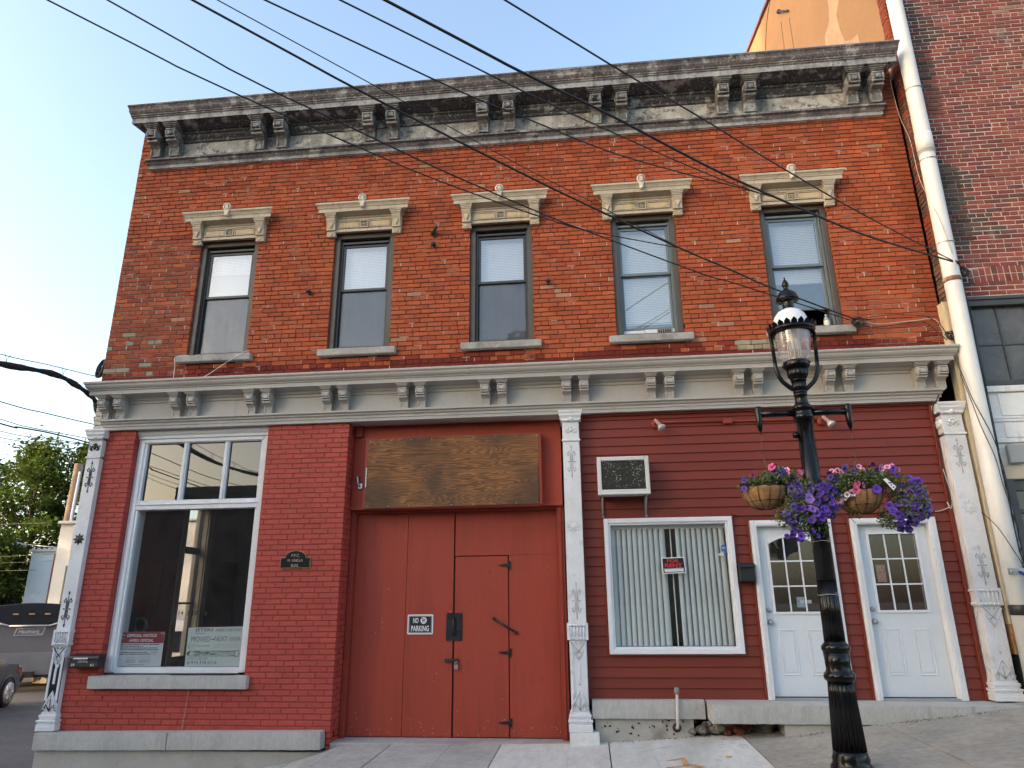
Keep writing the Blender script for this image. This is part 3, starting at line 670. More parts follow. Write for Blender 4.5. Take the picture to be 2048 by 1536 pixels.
# ---------------------------------------------------------------- shop window on the left
mb = MB(); yb = .10
mb.mould([(.0, 3.84), (.02, 3.845), (.02, 3.88), (.045, 3.90), (.06, 3.925), (.05, 3.955), (.075, 3.97), (.075, 3.992)], -6.268, -4.327, 0, yb)
mb.box(-6.268, -6.13, yb, .28, .775, 3.84); mb.box(-4.455, -4.327, yb, .28, .775, 3.84); mb.box(-6.13, -4.455, yb, .28, 3.775, 3.84); mb.box(-6.13, -4.455, yb, .28, .765, .835)
mb.box(-6.225, -6.165, yb - .018, yb, .80, 3.80); mb.box(-4.42, -4.36, yb - .018, yb, .80, 3.80); mb.box(-6.165, -4.42, yb - .016, yb, 3.785, 3.83)
sw = part(mb, 'shop_window', WHITE, bevel=.005)
mb = MB(); mb.box(-6.165, -4.42, yb - .02, .24, 2.845, 2.905); mb.box(-6.165, -4.42, yb - .035, .24, 2.905, 2.925); mb.box(-6.13, -4.455, yb, .24, 2.925, 2.975); part(mb, 'transom_bar', WHITE, sw, bevel=.005)
for x in (-5.56, -4.955):
    mb = MB(); mb.box(x - .035, x + .035, yb + .01, .2, 2.975, 3.775); mb.box(x - .018, x + .018, yb - .005, yb + .01, 2.975, 3.775); part(mb, 'mullion', WHITE, sw, bevel=.004)
for a, b in ((-6.13, -5.595), (-5.525, -4.99), (-4.92, -4.455)):
    mb = MB(); mb.box(a, b, .15, .155, 2.976, 3.774); part(mb, 'transom_pane', GLASS_TRANSOM, sw)
mb = MB(); mb.box(-6.13, -4.455, .15, .156, .836, 2.844); part(mb, 'glass_pane', GLASS_DARK, sw)
def stone(mb, x0, x1, y0, y1, z0, z1, seed, amp=.006, n=.06, dz=0.0):
    amp = amp * .5
    """block of tooled stone with a worn, uneven face; dz tilts it along X"""
    rg = random.Random(seed); nx = max(2, int((x1 - x0) / n)); nz = max(2, int((z1 - z0) / n)); V = []
    for j in range(nz + 1):
        for i in range(nx + 1):
            e = (.5 if i in (0, nx) or j in (0, nz) else 0)
            x = x0 + (x1 - x0) * i / nx; z = z0 + (z1 - z0) * j / nz + dz * (x - x0) / (x1 - x0)
            V.append((x + (rg.uniform(0, amp * 2) if i == 0 else -rg.uniform(0, amp * 2) if i == nx else 0), y0 + rg.uniform(0, amp) + e * amp * 2.2, z + (rg.uniform(0, amp) if j == 0 else -rg.uniform(0, amp) if j == nz else 0)))
    N = len(V); top = [(x, y1, z1 + dz * (x - x0) / (x1 - x0)) for x, _, _ in V[nz * (nx + 1):]]; bot = [(x, y1, z0 + dz * (x - x0) / (x1 - x0)) for x, _, _ in V[:nx + 1]]
    F = [(j * (nx + 1) + i, j * (nx + 1) + i + 1, (j + 1) * (nx + 1) + i + 1, (j + 1) * (nx + 1) + i) for j in range(nz) for i in range(nx)]
    F += [(nz * (nx + 1) + i, nz * (nx + 1) + i + 1, N + i + 1, N + i) for i in range(nx)]
    M_ = N + nx + 1
    F += [(i + 1, i, M_ + i, M_ + i + 1) for i in range(nx)]
    F += [tuple([j * (nx + 1) for j in range(nz + 1)] + [N, M_]), tuple([nx + j * (nx + 1) for j in range(nz, -1, -1)] + [M_ + nx, N + nx])]
    mb.add(V + top + bot, F); return mb
mb = MB(); stone(mb, -6.345, -4.25, -.085, .11, .60, .748, 3); part(mb, 'window_sill', STONE, sw)
mb = MB(); mb.box(-6.2, -5.33, .085, .1, .752, .764); part(mb, 'sill_gap_strip', M('grey_strip', (.12, .12, .12), .8), sw)
mb = MB(); mb.box(-5.32, -4.5, .03, .1, .75, .763); part(mb, 'rubber_strip', BLACKM, sw)
# pale drip marks on the painted brick below the sill
mb = MB(); rgd = random.Random(14)
for x, z0_, z1_, w_ in ((-5.03, .14, .60, .006), (-5.05, .12, .26, .007), (-4.78, .20, .58, .004), (-5.10, .115, .16, .006), (-4.98, .115, .17, .006)):
    n_ = 8; L_ = [(x - .02 * k / n_ + rgd.uniform(-.004, .004), z1_ + (z0_ - z1_) * k / n_, w_ * rgd.uniform(.3, 1.1)) for k in range(n_ + 1)]
    for (xa, za, wa), (xb, zb, wb) in zip(L_[:-1], L_[1:]): mb.add([(xa - wa, -.0035, za), (xb - wb, -.0035, zb), (xb + wb, -.0035, zb), (xa + wa, -.0035, za)], [(0, 1, 2, 3)])
o = part(mb, 'drip_stain', M('lime_drip', (.42, .20, .17), .9, var=.3, vs=30), pw); o['kind'] = 'stuff'
# base course and foundation
mb = MB(); stone(mb, -6.885, -5.155, -.16, .02, -.09, .105, 5, .008, dz=.02); part(mb, 'base_stone', STONE)
mb = MB(); stone(mb, -5.150, -3.235, -.16, .02, -.07, .125, 6, .008, dz=.02); part(mb, 'base_stone', STONE)
mb = MB(); stone(mb, -6.88, -3.25, -.10, .3, -1.0, -.083, 7, .006, .12); part(mb, 'foundation', CONC_WALL)
# ---------------------------------------------------------------- garage bay
mb = MB(); mb.box(-3.17, -.31, .25, .33, 2.80, 3.99); mb.box(-3.17, -.31, .232, .25, 2.80, 2.86)
mb.box(-.62, -.615, .244, .25, 2.86, 3.98)
part(mb, 'transom_panel', RED)
mb = MB(); mb.box(-3.17, -3.11, .30, .45, .0, 2.80); mb.box(-.395, -.30, .30, .45, .0, 2.80); mb.box(-.365, -.335, .28, .30, .0, 2.78); mb.box(-3.11, -.395, .33, .45, 2.765, 2.80)
mb.box(-3.15, -3.05, .20, .25, 3.80, 3.98)
gd = part(mb, 'garage_door', RED_TRIM, bevel=.004)
mb = MB(); mb.box(-3.108, -2.405, .398, .44, .012, 2.762); mb.box(-2.401, -1.774, .40, .44, .012, 2.762); part(mb, 'door_leaf', RED, gd, bevel=.003)
mb = MB(); mb.box(-1.756, -.40, .40, .44, 2.185, 2.762); mb.box(-1.040, -.40, .40, .44, .012, 2.185); part(mb, 'door_leaf', RED, gd, bevel=.003)
mb = MB(); mb.box(-1.752, -1.052, .396, .436, .014, 2.174); part(mb, 'wicket_door', RED, gd, bevel=.004)
mb = MB(); mb.box(-3.11, -.39, .442, .46, .0, 2.77); part(mb, 'door_backing', DARK, gd)
for z in (2.055, .985, .180):
    mb = MB(); mb.prism([(-1.055, z - .022), (-1.05, z + .022), (-1.17, z + .008), (-1.178, z), (-1.17, z - .006)], .382, .396); mb.box(-1.048, -1.015, .384, .3995, z - .05, z + .05); mb.tube([(-1.046, .382, z - .05), (-1.046, .382, z + .05)], .008, 6)
    for q in (-1.09, -1.14): mb.ball((q, .381, z), .006, 6, 4)
    part(mb, 'strap_hinge', BLACKM, gd)
mb = MB(); mb.box(-1.856, -1.648, .385, .3955, 1.13, 1.468)
mb.tube([(-1.757, .38, 1.405), (-1.757, .345, 1.385), (-1.757, .345, 1.22), (-1.757, .38, 1.20)], .011, 6)
for q in ((-1.835, 1.44), (-1.67, 1.44), (-1.835, 1.16), (-1.67, 1.16), (-1.835, 1.27)): mb.ball((q[0], .384, q[1]), .008, 6, 4)
mb.lathe([(.017, 0), (.017, -.008)][::-1], (-1.695, .385, 1.258), 10, axis='Y')
part(mb, 'latch_plate', BLACKM, gd)
mb = MB(); mb.tube([(-1.235, .375, 1.395), (-.955, .375, 1.225)], .014, 8); mb.ball((-1.235, .372, 1.395), .02, 8, 5); mb.ball((-.955, .372, 1.225), .024, 8, 5); mb.ball((-.943, .372, 1.217), .014, 8, 5); part(mb, 'drop_bolt', BLACKM, gd)
mb = MB(); mb.box(-1.868, -1.79, .378, .398, .868, .915); mb.box(-1.79, -1.69, .384, .396, .878, .91); mb.box(-1.735, -1.695, .36, .395, .86, .917); part(mb, 'hasp', M('worn_black_steel', (.03, .03, .03), .45, dirt=[((.4, .38, .34), 45, .6, .68, .8)]), gd)
r0 = (-1.712, .35, .80); t = thing('padlock', 'small worn steel padlock hanging from the hasp on the red garage doors', 'padlock', r0)
mb = MB(); mb.box(-1.737, -1.69, .335, .36, .792, .845); mb.build('lock_body', STEEL, t, r0, bevel=.005)
mb = MB(); mb.tube([(-1.727, .347, .845), (-1.727, .347, .872), (-1.714, .347, .884), (-1.70, .347, .872), (-1.70, .347, .845)], .0045, 6); mb.build('shackle', STEEL, t, r0)
# chips of bare paint on the doors
mb = MB(); rg = random.Random(5)
for i in range(90):
    x = rg.uniform(-3.08, -.42); z = abs(rg.gauss(.02, .12)) + .02 if i < 60 else rg.uniform(.1, 2.1); s_ = rg.uniform(.002, .006)
    if abs(x + 1.765) < .02 or abs(x + 1.046) < .02 or (x < -2.39 and x > -2.42) or z > 2.7: continue
    y = .3945 if -1.75 < x < -1.05 and z < 2.17 else (.3972 if x < -2.405 else .3985)
    mb.add([(x - s_, y, z), (x + s_ * .4, y, z - s_ * 1.3), (x + s_, y, z + s_ * .3), (x, y, z + s_ * 1.2)], [(0, 1, 2, 3)])
o = part(mb, 'paint_chip', M('bare_chip', (.55, .43, .38), .8), gd); o['kind'] = 'stuff'
mb = MB(); mb.tube([(-3.08, .225, 3.25), (-3.085, .20, 3.24), (-3.075, .215, 3.14), (-3.05, .225, 3.11)], .016, 8); mb.box(-3.075, -3.02, .22, .247, 3.085, 3.15)
r0 = (-3.06, .23, 3.1); tag(mb.build('conduit_stub', STEEL, None, r0), 'short grey conduit stub on the red panel left of the plywood', 'conduit')
# plywood over the old sign box
mb = MB(); mb.box(-2.965, -.585, .115, .249, 2.785, 3.755); mb.box(-.60, -.565, .10, .115, 2.80, 3.75); part(mb, 'sign_box', RED_TRIM, bevel=.004)
ply = bpy.data.materials.new('weathered_plywood'); ply.use_nodes = True
nt = ply.node_tree; N = nt.nodes; L = nt.links; b = N['Principled BSDF']
geo = N.new('ShaderNodeNewGeometry'); mp = N.new('ShaderNodeMapping'); mp.inputs['Scale'].default_value = (.35, 1, 2.9); L.new(geo.outputs['Position'], mp.inputs['Vector'])
n1 = N.new('ShaderNodeTexNoise'); n1.inputs['Scale'].default_value = 1.0; n1.inputs['Detail'].default_value = 3.5; L.new(mp.outputs[0], n1.inputs['Vector'])
mu = N.new('ShaderNodeMath'); mu.operation = 'MULTIPLY'; mu.inputs[1].default_value = 44; L.new(n1.outputs['Fac'], mu.inputs[0])
fr = N.new('ShaderNodeMath'); fr.operation = 'FRACT'; L.new(mu.outputs[0], fr.inputs[0])
mp2 = N.new('ShaderNodeMapping'); mp2.inputs['Scale'].default_value = (2, 1, 60); L.new(geo.outputs['Position'], mp2.inputs['Vector'])
n2 = N.new('ShaderNodeTexNoise'); n2.inputs['Scale'].default_value = 1.5; n2.inputs['Detail'].default_value = 6; L.new(mp2.outputs[0], n2.inputs['Vector'])
ad = N.new('ShaderNodeMath'); ad.operation = 'MULTIPLY_ADD'; ad.inputs[1].default_value = .45; L.new(fr.outputs[0], ad.inputs[0]); L.new(n2.outputs['Fac'], ad.inputs[2])
cr = N.new('ShaderNodeValToRGB'); L.new(ad.outputs[0], cr.inputs[0]); e = cr.color_ramp.elements
e[0].position = .3; e[0].color = (.075, .036, .016, 1); e[1].position = 1.0; e[1].color = (.36, .155, .055, 1); el = cr.color_ramp.elements.new(.62); el.color = (.155, .070, .029, 1)
n3 = N.new('ShaderNodeTexNoise'); n3.inputs['Scale'].default_value = 1.6; n3.inputs['Detail'].default_value = 5; L.new(geo.outputs['Position'], n3.inputs['Vector'])
mr = N.new('ShaderNodeMapRange'); mr.inputs[1].default_value = .42; mr.inputs[2].default_value = .62; mr.inputs[3].default_value = 0; mr.inputs[4].default_value = .8; L.new(n3.outputs['Fac'], mr.inputs[0])
mx = N.new('ShaderNodeMix'); mx.data_type = 'RGBA'; L.new(mr.outputs[0], mx.inputs[0]); L.new(cr.outputs[0], mx.inputs[6]); mx.inputs[7].default_value = (.075, .046, .028, 1)
n4 = N.new('ShaderNodeTexVoronoi'); n4.inputs['Scale'].default_value = 2.4; L.new(geo.outputs['Position'], n4.inputs['Vector'])
m4 = N.new('ShaderNodeMapRange'); m4.inputs[1].default_value = .03; m4.inputs[2].default_value = .13; m4.inputs[3].default_value = .55; m4.inputs[4].default_value = 0; L.new(n4.outputs['Distance'], m4.inputs[0])
mx2 = N.new('ShaderNodeMix'); mx2.data_type = 'RGBA'; L.new(m4.outputs[0], mx2.inputs[0]); L.new(mx.outputs[2], mx2.inputs[6]); mx2.inputs[7].default_value = (.045, .026, .014, 1)
L.new(mx2.outputs[2], b.inputs['Base Color']); b.inputs['Roughness'].default_value = .85
bp = N.new('ShaderNodeBump'); bp.inputs['Strength'].default_value = .6; bp.inputs['Distance'].default_value = .004; L.new(ad.outputs[0], bp.inputs['Height']); L.new(bp.outputs[0], b.inputs['Normal'])
PLY = ply
r0 = (-1.77, .1, 2.8); t = thing('plywood_board', 'weathered brown plywood sheet boarded over the sign box above the garage doors', 'plywood board', r0)
mb = MB(); P = [(-2.935, 2.792), (-.61, 2.806), (-.598, 3.738), (-1.9, 3.742), (-2.92, 3.732)]; mb.prism(P, .095, .113); mb.build('panel', PLY, t, r0, bevel=.003)
mb = MB()
for k in range(9):
    for z in (2.82, 3.71): mb.lathe([(.006, -.002), (.006, 0)], (-2.9 + k * .285, .094, z), 6, axis='Y')
mb.build('nail_head', STEEL, t, r0)
mb = MB(); mb.box(-2.935, -2.925, .085, .095, 3.08, 3.34); mb.build('white_scrap', WHITE, t, r0)

# ---------------------------------------------------------------- cast iron pilasters
def scroll(mb, cx, cz, y, h, r, col=(1, 1, 1), m=0):
    """incised arrow-and-scroll figure of height h"""
    w = h * .16
    mb.tube([(cx, y, cz - h / 2), (cx, y, cz + h / 2)], r * .8, 5, col, m)
    for s in (1, -1):
        zt = cz + s * h / 2
        mb.prism([(cx - r * 2.2, zt - s * r * 3), (cx, zt + s * r * 4), (cx + r * 2.2, zt - s * r * 3)][::s], y - r, y + r, col, m)
        for sx in (-1, 1):
            P = [(cx + sx * w * .22, y, cz + s * .01), (cx + sx * w * .24, y, cz + s * h * .17)]
            for k in range(9):
                a = RAD(180 - k * 38) if True else 0
                P.append((cx + sx * (w * .58 + w * .34 * math.cos(a) * (1 - k * .05)), y, cz + s * (h * .24 + w * .36 * math.sin(a) * (1 - k * .05))))
            mb.tube(P, r, 5, col, m)
            e = P[4]; mb.ball((e[0] + sx * r * .5, y, e[2] + s * r * 2.2), r * 1.5, 5, 4, col, m)
    mb.tube([(cx - w * .6, y, cz), (cx + w * .6, y, cz)], r * .9, 5, col, m)
    for sx in (-1, 1): mb.ball((cx + sx * w * .66, y, cz), r * 1.8, 5, 4, col, m)
def star(mb, cx, cz, y, r, d=.008, n=8, col=(1, 1, 1)):
    P = []
    for k in range(2 * n):
        a = math.pi / 2 + math.pi * k / n; q = r if k % 2 == 0 else r * .56
        P.append((cx + q * math.cos(a), cz + q * math.sin(a)))
    vs = [(x, y, z) for x, z in P] + [(cx, y - d, cz)]; N_ = len(P)
    mb.add(vs, [(i, (i + 1) % N_, N_) for i in range(N_)], col)
    mb.tube([(x, y - .001, z) for x, z in P], .0035, 4, col, closed=True)
def leafmask(mb, cx, cz, y, s, col=(1, 1, 1), m=0):
    mb.ball((cx, y, cz), s * .22, 8, 5, col, m, 1.7)
    for sx in (-1, 1):
        for (dx, dz, r, k) in ((.38, .15, .17, 1.2), (.62, -.15, .15, 1.6), (.42, -.32, .13, 1.4), (.75, .25, .12, 1.1), (.22, .45, .12, 1.2)):
            mb.ball((cx + sx * dx * s, y, cz + dz * s), r * s, 7, 4, col, m, k)
    mb.ball((cx, y, cz + s * .5), s * .13, 6, 4, col, m, 1.5)
def pilaster(style, x0, x1, zb, z_base, zlat, zc, y, yback, label_parts):
    """x0..x1 shaft, zb foot, zlat bottom of the baluster band, zc bottom of the capital"""
    cx = (x0 + x1) / 2; w = x1 - x0
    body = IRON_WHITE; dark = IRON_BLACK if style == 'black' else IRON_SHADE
    mb = MB(); mb.box(x0, x1, y, yback, zlat + .19, zc - .055); mb.box(x0 + .006, x1 - .006, y + .004, yback, z_base + .21, zlat)
    mb.box(x0, x1, y, yback, zc - .02, zc + .205)
    p = part(mb, 'iron_pilaster', body, bevel=.004)
    # base mouldings
    mb = MB()
    for (e, za, zc_) in ((.030, 0, .075), (.022, .075, .10), (.034, .10, .125), (.012, .125, .15), (.020, .15, .185), (.004, .185, .21)):
        mb.box(x0 - e, x1 + e, y - e, yback, z_base + za, z_base + zc_)
    for k in range(11): mb.box(x0 + .012 + k * (w - .03) / 11, x0 + .012 + (k + .62) * (w - .03) / 11, y - .034, y - .02, z_base + .032, z_base + .052)
    part(mb, 'pilaster_base', body, p, bevel=.004)
    # tapered fluted lower shaft: strips between a V and an inverted V
    zA, zB = z_base + .21, zlat
    mb = MB(); yy = y - .008
    zt1, zt2 = zB - .05, zA + .26
    for fx in (-.36, 0, .36):
        xx = cx + fx * w; dz = .10 if fx == 0 else 0
        mb.box(xx - .014, xx + .014, yy - .004, y, zA + .17 + (dz * 1.6 if fx == 0 else -.03), zB - .17 - dz + (.09 if fx else 0))
    for s, zq in ((1, zB - .20), (-1, zA + .21)):
        for sx in (-1, 1):
            mb.tube([(cx + sx * w * .46, yy, zq + s * .17), (cx, yy, zq - s * .02)], .008, 5)
    part(mb, 'pilaster_fluting', body, p)
    mb = MB()
    if style == 'black':
        mb.prism([(x0 + .006, zA + .10), (cx, zA + .26), (x1 - .006, zA + .10), (x1 - .006, zB - .14), (cx, zB - .30), (x0 + .006, zB - .14)], y + .001, y + .006)
    for sx in (-1, 1):
        mb.tube([(cx + sx * .005, yy, zA + .02), (cx + sx * .03, yy, zA + .06), (cx + sx * .055, yy, zA + .09), (cx + sx * .07, yy, zA + .06), (cx + sx * .055, yy, zA + .045)], .0055, 5)
        mb.tube([(cx + sx * .09, yy, zA + .02), (cx + sx * .065, yy, zA + .025)], .0055, 5)
        mb.tube([(cx + sx * .085, yy, zB - .02), (cx + sx * .06, yy, zB - .045), (cx + sx * .02, yy, zB - .10), (cx - sx * .035, yy, zB - .155)], .005, 5)
        mb.tube([(cx + sx * .04, yy, zB - .02), (cx + sx * .015, yy, zB - .045)], .005, 5)
    mb.tube([(cx, yy, zA + .01), (cx, yy, zA + .15)], .005, 5)
    if style == 'black':
        for fx in (-.18, .18): mb.tube([(cx + fx * w, y - .002, zA + .22), (cx + fx * w, y - .002, zB - .22)], .004, 4)
    mb.tube([(cx, yy - .004, zA + .28), (cx, yy - .004, zA + .31)], .006, 5)
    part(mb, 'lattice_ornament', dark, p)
    # band of balusters
    mb = MB(); e = .018
    mb.box(x0 - e, x1 + e, y - e, yback, zlat, zlat + .03); mb.box(x0 - e, x1 + e, y - e, yback, zlat + .155, zlat + .19); mb.box(x0 - .006, x1 + .006, y - .002, yback, zlat + .03, zlat + .155)
    mb.box(x0 - e, x0 + .012, y - e, y, zlat + .03, zlat + .155); mb.box(x1 - .012, x1 + e, y - e, y, zlat + .03, zlat + .155)
    for k in range(5):
        xx = x0 + .03 + k * (w - .06) / 4
        mb.tube([(xx, y - .008, zlat + .025), (xx, y - .008, zlat + .16)], .0105, 6)
        mb.ball((xx, y - e, zlat + .165), .015, 6, 4); mb.ball((xx, y - e, zlat + .020), .015, 6, 4)
    part(mb, 'baluster_band', body, p)
    for cz_, h in ((zlat + .19 + .255, .41), (zc - .055 - .26, .40)):
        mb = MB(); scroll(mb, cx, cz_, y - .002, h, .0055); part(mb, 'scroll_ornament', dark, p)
    zs = {'black': 2.452, 'white': 2.490, 'right': 2.617}[style]
    mb = MB(); star(mb, cx, zs, y - .002, .078, .012)
    if style == 'black': part(mb, 'star_ornament', dark, p)
    else:
        part(mb, 'star_ornament', body, p)
        mb = MB(); P = []
        for k in range(16):
            a = math.pi / 2 + math.pi * k / 8; q = .083 if k % 2 == 0 else .048
            P.append((cx + q * math.cos(a), y - .001, zs + q * math.sin(a)))
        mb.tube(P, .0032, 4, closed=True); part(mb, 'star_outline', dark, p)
    # capital
    mb = MB()
    mb.mould([(.0, zc - .055), (.014, zc - .045), (.014, zc - .028), (.0, zc - .018)], x0, x1, 1.0, y + .0)
    part(mb, 'capital_band', body, p)
    mb = MB(); mb.mould([(.0, zc + .205), (.012, zc + .21), (.03, zc + .235), (.032, zc + .255), (.05, zc + .285), (.052, zc + .31), (.064, zc + .335), (.064, zc + .355)], x0, x1, .75, y)
    mb.box(x0 - .03, x1 + .03, y, yback, zc + .24, zc + .35)
    for k in range(9): mb.ball((x0 + .01 + k * (w - .02) / 8, y - .022, zc + .228), .016, 6, 4)
    mb.ball((cx, y - .03, zc + .236), .03, 8, 5)
    part(mb, 'capital', body, p)
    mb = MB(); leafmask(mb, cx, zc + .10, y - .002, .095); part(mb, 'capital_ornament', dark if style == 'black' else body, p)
    if style == 'right':       # the deep side facing left carries the same work
        mb = MB()
        for zq, hh in ((zlat + .025, .018), (zlat + .165, .018)):
            for k in range(6): mb.ball((x0 - .019, y + .03 + k * .028, zq), .012, 5, 4)
        for k in range(3): mb.ball((x0 - .004, y + .04 + k * .05, zc + .10), .035, 6, 4, sz=1.6)
        mb.tube([(x0 - .001, y + .05, zlat + .25), (x0 - .001, y + .05, zc - .10)], .004, 4); mb.tube([(x0 - .001, y + .055, z_base + .3), (x0 - .001, y + .12, z_base + .38), (x0 - .001, y + .12, zlat - .15), (x0 - .001, y + .05, zlat - .06)], .006, 4)
        part(mb, 'side_ornament', body, p)
    return p
pl = pilaster('black', -6.895, -6.70, .10, .115, 1.115, 3.605, -.075, .12, '')
pm = pilaster('white', -.272, -.058, .0, .165, 1.155, 3.62, -.12, .25, '')
mb = MB(); stone(mb, -.295, .045, -.17, .2, -.03, .165, 9, .007, .05); part(mb, 'plinth', PLINTH, pm)
pr = pilaster('right', 4.40, 4.642, .5, .505, 1.505, 3.55, -.12, .12, '')

# ---------------------------------------------------------------- clapboard shopfront on the right
SH = [(.205, 1.782, .985, 2.585), (1.985, 2.952, .49, 2.527), (3.168, 4.16, .49, 2.537), (.18, .76, 2.87, 3.30)]
mb = MB(); panel(mb, -.05, 4.41, .47, 3.97, .066, .30, SH[:3], lambda x, z: (1, 1, 1)); cw = part(mb, 'clapboard_wall', SIDING)
ex = .1165; z = .492; k = 0; rg = random.Random(4)
while z < 3.95:
    segs = [(-.045, 4.395)]
    for hx0, hx1, hz0, hz1 in SH:
        if hz0 < z + ex * .5 < hz1:
            ns = []
            for a, b in segs:
                if b <= hx0 or a >= hx1: ns.append((a, b))
                else:
                    if a < hx0 - .01: ns.append((a, hx0))
                    if b > hx1 + .01: ns.append((hx1, b))
            segs = ns
    out = []
    for a, b in segs:       # vinyl boards come in lengths; a lap joint here and there
        if b - a > 2.5 and k % 3 == 1: c_ = a + rg.uniform(.5, b - a - .5); out += [(a, c_ - .002), (c_, b)]
        else: out.append((a, b))
    for a, b in out:
        v = rg.uniform(.94, 1.05); zt = min(z + ex + .004, 3.96)
        P = [(.064, z), (.040, z - .002), (.038, z + .006), (.0405, z + .052), (.046, z + .056), (.0405, z + .060), (.054, zt), (.064, zt)]
        P = [(.064, z + .001), (.041, z + .001), (.039, z + .006), (.056, zt), (.064, zt)]
        mb = MB(); mb.prismx(P[::-1], a, b, (v, v, v)); part(mb, 'clapboard', SIDING, cw)
    z += ex; k += 1
mb = MB()       # J-channels round openings and at the wall ends
for (a, b, c_, d) in SH[:3]:
    mb.box(a - .022, a - .001, .02, .062, c_, d + .022); mb.box(b + .001, b + .022, .02, .062, c_, d + .022); mb.box(a, b, .02, .062, d + .001, d + .022)
    if c_ > .6: mb.box(a - .022, b + .022, .02, .062, c_ - .022, c_ - .001)
mb.box(-.056, -.036, .02, .062, .49, 3.955); mb.box(4.345, 4.392, .015, .062, .49, 3.955); mb.box(-.036, 4.345, .018, .062, 3.925, 3.955)
part(mb, 'channel_trim', SIDING, cw, bevel=.003)
# picture window with vertical blinds
mb = MB(); x0, x1, z0, z1 = .207, 1.780, .987, 2.583
def frame(mb, x0, x1, z0, z1, t, ya, yb):
    mb.box(x0, x0 + t, ya, yb, z0, z1); mb.box(x1 - t, x1, ya, yb, z0, z1); mb.box(x0 + t, x1 - t, ya, yb, z0, z0 + t); mb.box(x0 + t, x1 - t, ya, yb, z1 - t, z1)
frame(mb, x0, x1, z0, z1, .055, -.012, .16); pwn = part(mb, 'picture_window', WHITE_CLEAN, bevel=.004)
mb = MB(); frame(mb, x0 + .053, x1 - .053, z0 + .053, z1 - .053, .028, .010, .10); part(mb, 'window_frame', WHITE_CLEAN, pwn, bevel=.004)
mb = MB(); mb.box(x0 + .08, x1 - .08, .055, .060, z0 + .08, z1 - .08); part(mb, 'glass_pane', GLASS, pwn)
mb = MB(); mb.box(x0 + .07, x1 - .07, .12, .16, z1 - .125, z1 - .08); part(mb, 'blind_rail', WHITE_CLEAN, pwn)
xa = x0 + .095; k = 0
while xa < x1 - .10:
    if not (.985 < xa + .03 < 1.075):
        mb = MB(); wd = .088; ang = RAD(36 + rg.uniform(-3, 3)); P = []
        for q in range(5):
            t_ = q / 4 - .5; bow = .014 * (1 - (2 * t_) ** 2)
            P.append((xa + .03 + math.cos(ang) * wd * t_ + math.sin(ang) * bow, .15 + math.sin(ang) * wd * t_ - math.cos(ang) * bow))
        V = [(x, y, z0 + .085) for x, y in P] + [(x, y, z1 - .11) for x, y in P] + [(x + .0015, y + .0015, z0 + .085) for x, y in P] + [(x + .0015, y + .0015, z1 - .11) for x, y in P]
        mb.add(V, [(q, q + 1, q + 6, q + 5) for q in range(4)] + [(q + 11, q + 10, q + 15, q + 16) for q in range(4)], (1, 1, 1), 0, True); part(mb, 'blind_vane', VANE, pwn)
    xa += .0665; k += 1
mb = MB(); mb.box(1.028, 1.040, .148, .158, z0 + .085, z1 - .11); part(mb, 'blind_wand', VANE, pwn)

